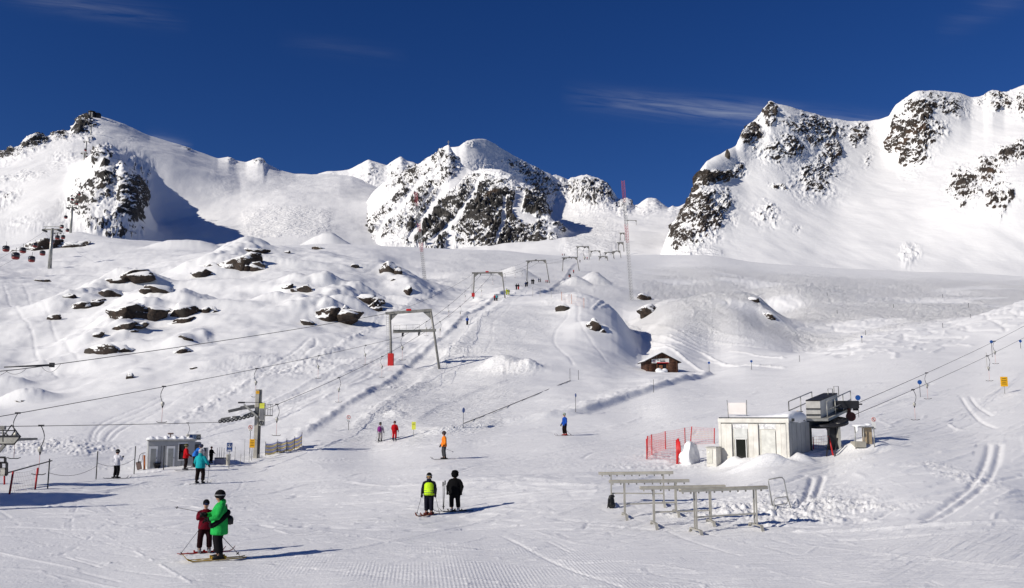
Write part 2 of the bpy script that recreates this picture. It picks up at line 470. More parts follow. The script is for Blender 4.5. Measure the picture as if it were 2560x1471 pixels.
# long traverses on the plateau
for k in range(60):
    px, py = R_.uniform(880, 1500), R_.uniform(640, 735)
    a, b = hit0(px, py), hit0(px + R_.uniform(80, 320), py + R_.uniform(-6, 22))
    L = np.hypot(*(b - a))
    if L > 170: continue
    MID.stroke(wig(a, b, max(8, int(L / .2)), R_.uniform(-4, 4), k), .8, R_.choice([.14, .2, -.16]))
for pix, wd, dp in [
    ([(8,722),(28,770),(62,812),(90,850),(84,880),(120,915),(150,938)], .4, .12), ([(55,715),(80,765),(125,800),(130,830),(175,880),(195,905)], .4, .11),
    ([(1412,745),(1425,785),(1395,815),(1382,842),(1392,870),(1420,895),(1432,918)], .3, .11), ([(1425,742),(1450,770),(1440,800),(1470,840),(1500,880),(1520,910)], .3, .11),
    ([(1282,750),(1268,778),(1230,808),(1232,840),(1215,880)], .28, .08),
    ([(1630,868),(1680,882),(1730,912),(1765,932)], .6, -.38), ([(1600,828),(1680,850),(1770,890),(1850,915),(1960,922)], .5, -.38), ([(1480,775),(1560,800),(1650,842),(1740,862),(1850,885),(1960,893)], .5, -.34), ([(1500,770),(1590,806),(1700,838),(1830,862),(1990,884)], .5, -.34), ([(1560,800),(1650,860),(1700,885),(1790,905),(1900,918)], .5, -.3), ([(1700,820),(1800,850),(1900,870),(2010,880)], .5, -.32), ([(1750,800),(1850,845),(1960,868),(2030,872)], .5, -.3), ([(1480,690),(1600,700),(1760,712),(1950,722),(2150,745)], .8, -.3), ([(1620,668),(1800,676),(2000,690),(2200,708),(2400,735)], .9, -.3),
    ([(228,1104),(232,1078),(258,1052),(330,1030),(400,1000),(470,975),(560,940),(650,905)], .28, .10), ([(240,1104),(244,1082),(268,1060),(340,1036),(410,1006)], .28, .10),
    ([(262,1102),(275,1080),(310,1055),(380,1035),(450,1000),(560,960),(700,905),(800,865)], .28, .11), ([(275,1102),(300,1075),(350,1052),(430,1015)], .28, .10),
    ([(660,930),(690,905),(740,880),(770,850),(790,850),(790,865),(760,885)], .4, .18), ([(640,958),(700,930),(760,895),(830,870)], .4, .18)]:
    px_stroke(MID, pix, wd, dp)
for pix, wd, dp in [
    ([(2500,1112),(2492,1160),(2462,1215),(2400,1262),(2330,1300),(2290,1316)], .26, .13), ([(2472,1112),(2466,1150),(2436,1208),(2370,1262),(2310,1296)], .26, .13),
    ([(2030,1195),(2020,1230),(2008,1262)], .2, .12), ([(2058,1190),(2046,1225),(2038,1245)], .2, .12),
    ([(2560,1185),(2440,1215),(2300,1245),(2120,1285)], .3, .1), ([(2560,1305),(2400,1310),(2250,1318),(2000,1330)], .3, -.1), ([(2560,1320),(2380,1335),(2100,1350)], .2, .06),
    ([(880,1205),(960,1222),(1060,1228),(1180,1226),(1320,1218),(1560,1190)], .4, -.07), ([(560,1420),(800,1390),(1000,1350),(1300,1270),(1500,1225)], .1, -.04),
    ([(2400,990),(2420,1020),(2450,1055),(2490,1070)], .2, .12), ([(2420,985),(2440,1015),(2480,1040)], .2, .12), ([(2370,1060),(2400,1078),(2450,1070)], .2, -.1)]:
    px_stroke(NEAR, pix, wd, dp)

BANK = pixline([(1010,1098),(1090,1086),(1170,1076),(1250,1063),(1340,1051),(1420,1041),(1480,1026),(1560,1000),(1640,975),(1710,951),(1785,936)], 1.0)
TRACK_L = pixline([(700,1118),(770,1078),(840,1032),(900,992),(975,938),(1046,886),(1122,828),(1192,774),(1233,748),(1270,728)], 1.0)
TRACK_R = pixline([(860,1085),(915,1046),(970,1009),(1030,958),(1087,912),(1157,844),(1200,800),(1240,766),(1300,730)], 1.0)
BERM_L = pixline([(440,1058),(552,996),(663,947),(750,910),(838,876),(900,838),(955,798),(1004,774),(1060,748),(1107,724)], 1.0)
STEP_M = pixline([(1030,1060),(1090,1020),(1160,990),(1230,963),(1285,942)], 1.0)
UPPER_TRACK = pixline([(1330,742),(1375,722),(1400,705),(1415,690),(1424,672),(1440,658)], 1.0)
BUMPS = [  # px, py of the foot centre, height, half-width across, half-width deep, sharpness (1 cone .. 2 round)
    (1250,915,1.7,3.4,2.6,1.5),(1292,925,.8,3.4,2.0,1.5),(988,1042,.55,1.1,1.0,1.6),(1606,917,.5,1.2,1.0,1.6),(1325,925,.9,1.4,1.2,1.6),
    (815,612,11.0,18.0,14.0,1.1),(455,622,5.0,20.0,14.0,2.6),(1290,690,5.5,9.0,7.0,1.0),(1440,712,4.6,6.5,6.0,1.0),(1485,708,5.4,7.5,7.0,1.0),
    (60,1000,1.6,4.0,3.0,1.8),(20,965,1.2,3.5,2.5,1.8),(690,760,2.2,5.0,4.0,1.8),(340,735,3.0,8.0,6.0,1.8),(150,930,-.6,9.0,5.0,2.0),
    (1010,756,1.2,5.0,4.0,1.6),(1195,752,.9,1.4,1.4,1.5),(1290,1225,.55,6.5,4.0,1.4)]
BUMPS = [(*hit0(a, b), h, rx, ry, sh) for a, b, h, rx, ry, sh in BUMPS]
def relief(X, Y):
    """everything the wind, the groomers and the skiers did to the smooth sheet, in metres"""
    R = np.zeros(X.shape)
    far = sstep(85, 150, Y)
    s = X / Y
    leftw = sstep(0.05, -0.12, s)                       # the wind-rolled slope on the left is livelier than the pistes
    R += fbm(X / 30, Y / 30, 5, 3) * (0.75 + .7 * leftw) * far * sstep(700, 320, Y)
    R += (ridged((X * .8 + Y * .6) / 22, (Y * .8 - X * .6) / 9, 3, 8) - .3) * .5 * leftw * far * sstep(330, 260, Y)
    R += fbm(X / 9, Y / 9, 3, 5) * 0.07 * sstep(50, 110, Y)
    R += fbm(X / 7, Y / 12, 3, 9) * 0.03
    lump = fbm(X / .9, Y / .9, 3, 23)
    for line, h0, h1, kind in ((BANK, .6, 1.1, 'bank'), (TRACK_L, .45, .85, 'trackl'), (TRACK_R, .26, .34, 'trackr'), (BERM_L, .18, .30, 'berm'), (STEP_M, .22, .16, 'bank'), (UPPER_TRACK, .7, .7, 'trackl')):
        d, sg, fr = line_dist(X, Y, line, 14)
        m = d < 14
        if not m.any(): continue
        dd, ss_, f = d[m], sg[m], fr[m]
        h = (h0 + (h1 - h0) * f) * sstep(0, .06, f) * sstep(1, .96, f)
        lm = lump[m]
        h = h * (.75 + .45 * fbm(X[m] / 5.0, Y[m] / 5.0, 2, 41))
        if kind == 'bank':
            v = np.where(ss_ > 0, h * np.exp(-dd / 4.5), h * np.exp(-(dd / .55) ** 2)) + h * .17 * np.exp(-(np.where(ss_ > 0, dd, 9) / 1.6 - .6) ** 2) * (lm + .2)
        elif kind == 'trackl':
            v = np.where(ss_ > 0, h * np.exp(-dd / 5.0), h * np.exp(-(dd / .6) ** 2)) + .10 * lm * np.exp(-dd / 1.2)
        elif kind == 'trackr':
            v = np.where(ss_ > 0, h * np.exp(-(dd / .7) ** 2) , h * np.exp(-(dd / 1.3) ** 2)) * (1 + .45 * lm)
        else:
            v = h * np.exp(-(dd / .8) ** 2) * (.8 + .7 * lm) + .14 * np.exp(-dd / 2) * lm
        R[m] += v
    for line, h, wd in RIDGES:                          # rock-cored ribs under the snow of the left slope
        d, sg, fr = line_dist(X, Y, line, wd * 3)
        m = d < wd * 3
        if m.any(): R[m] += h * np.exp(-(d[m] / wd) ** 2 * np.where(sg[m] > 0, .5, 1.2)) * sstep(0, .2, fr[m]) * sstep(1, .8, fr[m]) * (1 + .35 * fbm(X[m] / 6, Y[m] / 6, 3, 91))
    for bx, by, h, rx, ry, sh in BUMPS:
        q = np.hypot((X - bx) / rx, (Y - by) / ry); m = q < 2.2
        if not m.any(): continue
        prof = np.clip(1.04 - np.sqrt(q[m] ** 2 + .03), 0, 1) if sh < 1.3 else np.exp(-(q[m] * 1.1) ** (sh * 1.4))
        R[m] += h * prof * (1 + .10 * fbm(X[m] / (rx * .6), Y[m] / (ry * .6), 4, 77, .5)) + min(.12, h * .06) * prof * fbm(X[m] / .9, Y[m] / .9, 3, 78)
    for ax, ay, rx, ry, amp, sc in CHURN:
        q = np.hypot((X - ax) / rx, (Y - ay) / ry); m = q < 1.3
        if not m.any(): continue
        wm = sstep(1.25, .3, q[m] + .45 * fbm(X[m] / 2.2, Y[m] / 2.2, 3, 52))
        R[m] += amp * .55 * wm * (np.abs(fbm(X[m] / sc, Y[m] / sc, 4, 31, .6)) + .5 * fbm(X[m] / (sc * 3), Y[m] / (sc * 3), 3, 33))
    R += (NEAR.sample(X, Y) * sstep(79, 74, Y) * (.95 + .35 * fbm(X / .6, Y / .9, 2, 101)) + MID.sample(X, Y) * sstep(71, 75, Y) * (.7 + .8 * np.abs(fbm(X / 1.1, Y / 1.1, 2, 102))))
    return R
RIDGES = [(pixline(p_, 2.0), h_, w_) for p_, h_, w_ in [([(95,806),(190,768),(275,735),(345,690)], 3.0, 6.0), ([(210,885),(262,866),(330,806),(400,735)], 3.0, 6.0), ([(400,805),(460,766),(540,745)], 2.6, 6.0), ([(690,735),(760,718),(850,742)], 2.0, 5.0), ([(750,812),(820,782),(890,742),(950,745)], 3.0, 6.0), ([(470,695),(560,655),(660,622)], 3.0, 8.0), ([(430,880),(470,850),(540,840)], 1.4, 4.0), ([(940,680),(990,690),(1040,735)], 2.0, 5.0)]]
CHURN = [(*hit0(1960,1270), 4.6, 3.4, .26, .32), (*hit0(2010,1275), 3.6, 3.0, .2, .7), (*hit0(2420,1190), 1.5, 4.0, .2, .4), (*hit0(2080,1255), 3.0, 3.0, .16, .3), (*hit0(120,1120), 8, 5, .35, .6), (*hit0(60,1110), 6, 5, .3, .5), (*hit0(1680,1165), 4, 2.2, .16, .35), (*hit0(840,1150), 3, 2, .12, .4),
         (*hit0(1010,960), 4, 5, .35, .8), (*hit0(1150,880), 5, 8, .35, .9), (*hit0(1290,925), 5, 4, .5, .8), (*hit0(960,1030), 3, 5, .3, .7), (*hit0(760,905), 14, 9, .3, .9), (*hit0(700,930), 12, 8, .25, .8), (*hit0(1450,745), 10, 9, .5, 1.1), (*hit0(1880,750), 8, 8, .6, 1.4), (*hit0(400,1165), 7, 2.2, .16, .4), (*hit0(1700,1140), 4, 2, .2, .4)]
EXTRA_BUMPS = []     # drifts against the cabins are appended before the sheet is made
# drifts against the station buildings and the snow that has packed round every outcrop
def drift(px, py, h, rx, ry, sh=1.8):
    BUMPS.append((*hit0(px, py), h, rx, ry, sh))
ROCKS = [
    (598, 647, 140, 66, 0, "largest brown boulder at the top of the left hill", 1.1, 5),
    (505, 677, 74, 34, 0, "rounded dark boulder just left of the largest hilltop boulder", 1, 4),
    (620, 622, 90, 14, 0, "thin dark ledge along the crest above the largest boulder", 1, 4),
    (798, 619, 44, 12, 8, "small flat rock on the crest in front of the snow cone", 1, 3),
    (718, 629, 22, 10, -20, "tiny rock on the crest right of the largest boulder", 1, 3),
    (885, 663, 32, 15, 0, "small dark rock alone on the smooth hilltop snow", 1, 3),
    (972, 662, 56, 44, 0, "dark layered rock near the right end of the left hill", 1, 4),
    (1019, 721, 34, 32, 10, "small upright rock on the hill's right flank above the lift track", 1, 3),
    (984, 698, 22, 9, -10, "tiny flat rock on the right flank of the left hill", 1, 3),
    (718, 714, 36, 20, -30, "left of two small rocks on the low hump mid-hill", 1, 3),
    (760, 718, 54, 32, 10, "right of two small rocks on the low hump mid-hill", 1, 4),
    (818, 780, 112, 52, -12, "broad dark rock above the first lift portal, left piece", 1, 5),
    (862, 768, 54, 52, 20, "steep dark rock face joined to the broad rock", 1, 4),
    (905, 738, 84, 32, 5, "snowy rock hump behind the first lift portal", 1, 4),
    (934, 757, 44, 44, 25, "rightmost rock rib above the first lift portal", 1, 4),
    (768, 804, 46, 22, 25, "small rock below the broad dark rock", 1, 3),
    (320, 684, 136, 36, -10, "long snow-streaked rock slab high on the left hill", 1, 4),
    (390, 716, 110, 34, 6, "low wind-scoured rock patch almost covered by snow", .8, 4),
    (271, 724, 90, 44, 0, "dark overhanging rock with a white snow cap", 1.1, 4),
    (169, 738, 42, 17, -18, "small lone rock left of the overhanging rock", 1, 3),
    (190, 763, 82, 24, -24, "slanting brown slab below the overhanging rock", 1, 4),
    (244, 747, 44, 16, -8, "small slab between the overhanging rock and the slanting slab", 1, 3),
    (128, 792, 46, 20, -22, "lowest left tip of the slanting rock row", 1, 3),
    (312, 766, 136, 66, -12, "big layered brown outcrop in the middle of the left hill", 1.05, 5),
    (456, 764, 114, 50, -4, "dark outcrop with a snow dome right of the layered outcrop", 1.05, 4),
    (461, 797, 76, 22, -12, "flat rock strip below the snow-domed outcrop", 1, 4),
    (306, 814, 94, 20, -16, "long narrow rock band below the layered outcrop", 1, 4),
    (238, 836, 50, 18, -22, "lower left end of the narrow rock band", 1, 3),
    (329, 826, 40, 11, -14, "thin rock sliver under the narrow band", 1, 3),
    (257, 868, 122, 42, -12, "snow-striped rock mound lowest of the big left outcrops", 1, 4),
    (461, 844, 48, 16, 8, "small flat rock below the snow-domed outcrop, upper one", 1, 3),
    (461, 872, 54, 26, -5, "small ragged rock beside the long cable", 1, 4),
    (322, 936, 28, 26, 30, "small rock with a smooth snow hollow on its right", 1, 3),
    (482, 920, 34, 9, -6, "lowest thin rock on the left hill", 1, 3),
    (95, 700, 44, 9, -8, "thin dark rock line under the gondola towers", 1, 3),
    (100, 606, 130, 40, -12, "dark rocky knoll behind the gondola cabins", 1, 5),
    (1408, 768, 40, 24, 10, "small rock cluster on top of the central knoll", 1, 3),
    (1487, 806, 66, 44, 30, "striped dark rock on the shaded side of the central knoll", 1, 4),
    (1612, 738, 50, 26, 15, "upper rock beside the foot of the lattice mast", 1, 4),
    (1626, 768, 52, 38, 15, "lower rock below the foot of the lattice mast", 1, 4),
    (1884, 747, 46, 16, 8, "left rock on top of the right-hand knoll", 1, 3),
    (1926, 782, 30, 40, 20, "right rock on the shaded side of the right-hand knoll", 1, 4),
    (48, 1002, 40, 9, 5, "small rock peeping from a drift near the left edge", 1, 3)]
for r in ROCKS:
    b_ = hit0(r[0], r[1] + r[3] * .42); k_ = b_[1] / FPX
    rx_, rz_ = r[2] * k_ * .55, r[3] * k_ * .66
    ry_ = max(rx_ * .55, rz_ * .8)
    BUMPS.append((b_[0] + rx_ * .2, b_[1] + ry_ * 1.15, rz_ * .34, rx_ * 1.9, ry_ * 1.7, 1.5))
    BUMPS.append((b_[0] + rx_ * 1.15, b_[1] + ry_ * .9, rz_ * .26, rx_ * 1.8, ry_ * 1.0, 1.5))
for a in [(1828,1160,.30,.5,.4),(1850,1156,.18,.6,.5),(1915,1158,.24,1.1,.6),(1945,1156,.14,.7,.5),(2005,1148,.26,.6,.5),(1880,1164,.14,1.9,.5),(2150,1122,.3,1.4,.8),(2190,1118,.25,1.6,.8),(1660,1154,.14,1.4,.6),(400,1180,.16,2.6,.5),(560,1172,.12,1.6,.5),(640,1152,.15,1.0,.6)]:
    drift(*a)
ZZ = CAM_Z + YY * base_e(SS, np.log(YY)) + relief(XX, YY)
def ground_z(x, y):
    x, y = np.atleast_1d(np.asarray(x, float)), np.atleast_1d(np.asarray(y, float))
    fi = np.clip(np.interp(y, Y_ROWS, np.arange(len(Y_ROWS))), 0, len(Y_ROWS) - 1.001)
    fj = np.clip(np.interp(x / y, S_COLS, np.arange(len(S_COLS))), 0, len(S_COLS) - 1.001)
    i, j = fi.astype(int), fj.astype(int); a, b = fi - i, fj - j
    z = ZZ[i, j] * (1 - a) * (1 - b) + ZZ[i + 1, j] * a * (1 - b) + ZZ[i, j + 1] * (1 - a) * b + ZZ[i + 1, j + 1] * a * b
    return z if len(z) > 1 else float(z[0])
def hit(px, py, ymin=16.0, ymax=700.0):
    """the point of the snow under a photo pixel"""
    s, e = ray(px, py)
    ys = np.exp(np.linspace(math.log(ymin), math.log(ymax), 4000))
    d = ground_z(s * ys, ys) - (CAM_Z + e * ys)
    k = int(np.argmax(d > 0)); k = k if d[k] > 0 else len(ys) - 1
    y = float(ys[k]); x = s * y
    return Vector((x, y, ground_z(x, y)))
def on_ground(x, y, dz=0.0):
    return Vector((x, y, ground_z(x, y) + dz))

cord = np.zeros(XX.shape)
cx0, cy0 = hit0(1250, 1440)
cord = sstep(1.3, .5, np.hypot((XX - cx0) / 7.0, (YY - cy0) / 5.0)) * sstep(-.35, .25, fbm(XX / 3.5, YY / 5, 3, 66))
cx0, cy0 = hit0(1650, 1270)
cord = np.maximum(cord, .7 * sstep(1.2, .6, np.hypot((XX - cx0) / 3.0, (YY - cy0) / 5.0)))
cx0, cy0 = hit0(1850, 1195)
cord = np.maximum(cord, .0 * sstep(1.2, .6, np.hypot((XX - cx0) / 12.0, (YY - cy0) / 3.0)))
piste = sstep(150, 100, YY) * sstep(-.52, -.3, XX / YY) * (1 - .75 * sstep(.33, .40, XX / YY) * sstep(29, 32, YY) * sstep(50, 44, YY))
ps_ = XX / YY
tracked = sstep(175, 215, YY) * sstep(520, 420, YY) * sstep(.10, .17, ps_) * sstep(-.5, .3, fbm(XX / 40, YY / 40, 3, 88) + .35)
tracked = np.maximum(tracked, .5 * sstep(250, 300, YY) * sstep(600, 480, YY) * sstep(-.16, -.05, ps_) * sstep(.25, .1, ps_))
tracked = np.maximum(tracked, .35 * sstep(70, 85, YY) * sstep(220, 190, YY) * sstep(-.24, -.18, ps_ + (YY - 75) * -.0015) * sstep(.02, -.04, ps_ + (YY - 75) * -.0006))
t = NT("snow")
p = t.pos()
mp = t.mapping(p, (0.07, 1.0, 0.6), (0, 0, math.radians(48)))
streak = t.noise(mp, 2.6, 5, 0.65, 0.3)
mp2 = t.mapping(p, (0.10, 1.4, 0.6), (0, 0, math.radians(14)))
streak2 = t.noise(mp2, 4.0, 4, 0.65, 0.5)
mp3 = t.mapping(p, (0.16, 1.0, 0.4), (0, 0, math.radians(52)))
trk = t.noise(mp3, 2.3, 4, 0.66, 1.2)
mp4 = t.mapping(p, (0.2, 1.0, 0.4), (0, 0, math.radians(-25)))
trk2 = t.noise(mp4, 1.7, 4, 0.66, 1.4)
cordw = t.new("ShaderNodeTexWave", Scale=3.2, Distortion=0.6, Detail=1.0)
cordw.wave_type = 'BANDS'; cordw.bands_direction = 'X'
t.l.new(t.mapping(p, (1, 1, 1), (0, 0, math.radians(6))), cordw.inputs["Vector"])
bn = t.bump(t.noise(p, 0.9, 5, 0.55), 0.06, 0.5)
bn = t.bump(t.math('MULTIPLY', streak, t.math('MULTIPLY', t.attr("piste"), t.range(t.noise(p, .09, 3, .5), .38, .68))), 0.17, 0.9, bn)
bn = t.bump(t.math('MULTIPLY', streak2, t.attr("piste")), 0.07, 0.9, bn)
bn = t.bump(t.math('MULTIPLY', trk, t.attr("tracked")), 0.75, 0.9, bn)
bn = t.bump(t.math('MULTIPLY', trk2, t.attr("tracked")), 0.6, 0.8, bn)
bn = t.bump(t.math('MULTIPLY', cordw.outputs["Fac"], t.attr("cord")), 0.005, 0.8, bn)
bn = t.bump(t.noise(p, 11.0, 4, 0.65), 0.022, 0.8, bn)
SNOW = t.set(Base_Color=SNOW_COL, Roughness=0.55, Normal=bn, Specular_IOR_Level=0.3)
snow_o = grid_mesh("snowfield", np.stack([XX, YY, ZZ], -1), {"cord": cord, "piste": piste, "tracked": tracked}, SNOW)
snow_o["kind"] = "structure"
snow_o["label"] = "snow-covered ground and ski slopes"
# ------------------------------------------------------------------ mountains
def catmull(a, b, c, d, t):
    return 0.5 * ((2 * b) + (-a + c) * t + (2 * a - 5 * b + 4 * c - d) * t * t + (-a + 3 * b - 3 * c + d) * t ** 3)
def K0(c): return len(c)
def mountain(name, label, curves, rows, ncol, patches, mat, ang, seed, amp=1.0, cell=26.0, stretch=3.2, moguls=(), carve=(), sil_rough=1.0, crest=()):
    """a mountain lofted through its crest and foot lines, with rock broken out of the snow where it is steep"""
    px0, px1 = curves[0][0][0], curves[0][-1][0]
    pxs = np.linspace(px0, px1, ncol)
    PY, YD = [], []
    for k, c in enumerate(curves):
        c = np.array(c, float)
        PY.append(np.interp(pxs, c[:, 0], c[:, 1])); YD.append(np.interp(pxs, c[:, 0], c[:, 2]))
    PY, YD = np.array(PY), np.array(YD)
    step = pxs[1] - pxs[0]
    def blur(v, sig):
        r = int(3 * sig / step) + 1; k = np.exp(-0.5 * (np.arange(-r, r + 1) * step / sig) ** 2); k /= k.sum()
        return np.convolve(np.pad(v, r, mode='edge'), k, 'valid')
    for k in range(K0(curves)):
        sg = 22.0 if k not in crest else 2.5
        if k >= K0(curves) - 2: PY[k] = blur(PY[k], 2.0); YD[k] = blur(YD[k], 25.0)
        else: PY[k] = blur(PY[k], sg); YD[k] = blur(YD[k], max(sg, 9.0))
    jag = fbm(pxs / 9.0, pxs * 0 + seed, 4, seed + 55, 0.6) * 2.0 * sil_rough
    gpy, gy, rp = [], [], []
    K = len(curves)
    for k in range(K - 1):
        n = rows[k]
        for i in range(n + (k == K - 2)):
            f = i / n
            i0, i3 = max(k - 1, 0), min(k + 2, K - 1)
            cpy = catmull(PY[i0], PY[k], PY[k+1], PY[i3], f); lpy = PY[k] * (1 - f) + PY[k+1] * f
            cy = catmull(YD[i0], YD[k], YD[k+1], YD[i3], f); ly = YD[k] * (1 - f) + YD[k+1] * f
            h = 0.35
            rp.append(k + f)
            gpy.append(cpy * h + lpy * (1 - h)); gy.append(cy * h + ly * (1 - h))
    gpy, gy = np.array(gpy), np.array(gy)
    gpx = np.broadcast_to(pxs, gpy.shape)
    s, e = ray_np(gpx, gpy)
    P = np.stack([s * gy, gy, CAM_Z + e * gy], -1)
    # rock districts, given where they sit on the mountain
    w = np.zeros(gpy.shape)
    jx = fbm(gpx / 34, gpy / 34, 4, seed + 61, 0.6) * 15; jy = fbm(gpx / 34, gpy / 34, 4, seed + 62, 0.6) * 15
    for cx, cy, rx, ry, rot, st in patches:
        a = math.radians(rot); k = min(1.0, min(rx, ry) / 22.0); dx, dy = gpx - cx + jx * k, gpy - cy + jy * k
        u, v = (dx * math.cos(a) + dy * math.sin(a)) / rx, (-dx * math.sin(a) + dy * math.cos(a)) / ry
        w = np.maximum(w, st * sstep(1.7, 0.25, np.hypot(u, v)))
    for line, wd, st in carve:                       # snow gullies
        line = np.array(line, float); d = np.full(gpy.shape, 1e9)
        for k in range(len(line) - 1):
            ax, ay = line[k]; ux, uy = line[k+1] - line[k]
            tt = np.clip(((gpx - ax) * ux + (gpy - ay) * uy) / (ux * ux + uy * uy), 0, 1)
            d = np.minimum(d, np.hypot(gpx - ax - tt * ux, gpy - ay - tt * uy))
        wob = fbm(P[..., 0] / 14, P[..., 2] / 14, 3, seed + 90) * 2.5
        w = w * (1 - st * sstep(wd, wd * 0.45, d + wob))
    # rib coordinates on the face: along the ribs (a) and across them (b)
    a = math.radians(ang)
    X, Z = P[..., 0], P[..., 2] + 0.35 * P[..., 1]
    wx = fbm(X / 60, Z / 60, 3, seed + 40) * 14
    A, B = X * math.cos(a) + Z * math.sin(a), -X * math.sin(a) + Z * math.cos(a) + wx
    ribs = ridged(A / (cell * stretch), B / cell, 5, seed, 0.55)          # about -1..1
    blocks = fbm(A / (cell * 0.55), B / (cell * 0.35), 5, seed + 7, 0.6)
    small = ridged(A / (cell * 0.30), B / (cell * 0.16), 4, seed + 13, 0.6)
    disp = w ** 1.4 * amp * (ribs * cell * 0.34 * sstep(.3, .9, w) + blocks * cell * 0.20 + (small - 0.3) * cell * 0.14)
    rp = np.array(rp)[:, None]
    for k in tuple(crest) + (K - 2,): disp = disp * (1 - .62 * np.exp(-((rp - k) / .10) ** 2))
    disp += amp * (1 - w) * fbm(X / 120, Z / 120, 4, seed + 3) * 3.0
    disp += (1 - np.clip(w, 0, 1)) * (fbm(X / 16 + Z / 70, Z / 85, 4, seed + 81) * .22 + fbm(X / 45, Z / 60, 3, seed + 83) * .7)      # sluffs and shallow runnels in the snow
    du = np.gradient(P, axis=1); dv = np.gradient(P, axis=0)
    N = np.cross(du, dv); N /= np.linalg.norm(N, axis=-1, keepdims=True) + 1e-9
    N = np.where(N[..., 2:3] < 0, -N, N)
    rowi = np.arange(len(gpy))[:, None] / (len(gpy) - 1)
    Q = P + N * disp[..., None]
    du = np.gradient(Q, axis=1); dv = np.gradient(Q, axis=0)
    N2 = np.cross(du, dv); N2 /= np.linalg.norm(N2, axis=-1, keepdims=True) + 1e-9
    nz = np.abs(N2[..., 2])
    steep = sstep(0.80, 0.45, nz)
    conv = ribs * 0.34 + (small - 0.3) * 0.26 + blocks * 0.14
    conv = conv - conv[w > .3].mean()
    rock = 0.49 + 0.34 * (w - 0.85) + 1.15 * conv + 0.34 * (steep - 0.5) - 0.85 * np.maximum(0, 0.62 - w)
    rock = np.clip(np.where(w > 0.05, rock, 0), 0, 1.2)
    mg = np.zeros(gpy.shape)
    for cx, cy, rx, ry, st in moguls:
        mg = np.maximum(mg, st * sstep(1.2, 0.75, (np.abs((gpx - cx + jx * .6) / rx) ** 3 + np.abs((gpy - cy + jy * .4) / ry) ** 3) ** (1 / 3)))
    o = grid_mesh(name, Q, {"rock": rock, "mogul": mg + 0.10}, mat)
    o["kind"] = "structure"; o["label"] = label
    return o, Q, gpx, gpy

def back_of(c, dpy, dy):
    return [(a, b + dpy, y + dy) for a, b, y in c]
M_GREY = mountain_material("mountain_rock", (0.022, 0.022, 0.024), (0.080, 0.072, 0.064))
M_BROWN = mountain_material("mountain_rock_brown", (0.024, 0.021, 0.020), (0.092, 0.072, 0.058), 0.17)

sil_back = [(700,450,2050),(739,446,2050),(782,440,2050),(817,428,2050),(843,428,2050),(872,425,2050),(905,408,2050),(921,399,2050),(944,406,2050),(967,414,2050),(985,402,2050),(1002,393,2050),(1019,404,2050),(1034,406,2050),(1045,412,2050),(1100,440,2050),(1350,450,2000),(1385,438,2000),(1402,441,2000),(1421,450,2000),(1437,443,2000),(1452,438,2000),(1470,438,2000),(1497,444,2000),(1523,463,1950),(1538,489,1900),(1546,498,1900),(1570,495,1900),(1580,510,1850),(1590,516,1850),(1603,507,1850),(1619,495,1850),(1640,497,1850),(1658,512,1850),(1671,525,1800),(1682,519,1800),(1692,521,1800),(1718,507,1800),(1790,495,1800)]
mountain("background_ridge", "far snowy ridge and glacier slope behind the central mountain", [
    [(700,655,720),(1400,660,640),(1600,660,620),(1790,660,620)],
    [(700,600,1000),(1000,600,1100),(1400,612,800),(1500,624,740),(1600,628,700),(1680,642,680),(1790,642,680)],
    [(700,560,1300),(1000,560,1500),(1400,580,1140),(1500,580,1080),(1600,578,1030),(1700,592,960),(1790,592,960)],
    [(700,520,1750),(900,500,1750),(1000,490,1750),(1400,545,1560),(1450,541,1500),(1530,541,1400),(1600,537,1390),(1680,532,1390),(1790,540,1390)],
    sil_back, back_of(sil_back, 90, 260)],
    [10, 26, 34, 58, 5], 550,
    [(1465,480,75,48,20,1.0),(1555,515,40,26,0,.75),(1620,515,45,22,0,.55),(1690,535,30,18,0,.5),(920,440,45,36,0,.62),(1005,435,48,40,0,.72),(1390,470,40,40,0,.9),(815,440,45,14,0,.6)],
    M_GREY, 50, 21, 1.0, 30.0, 2.4, [(1475,590,70,50,.9),(1440,560,60,40,.25)])

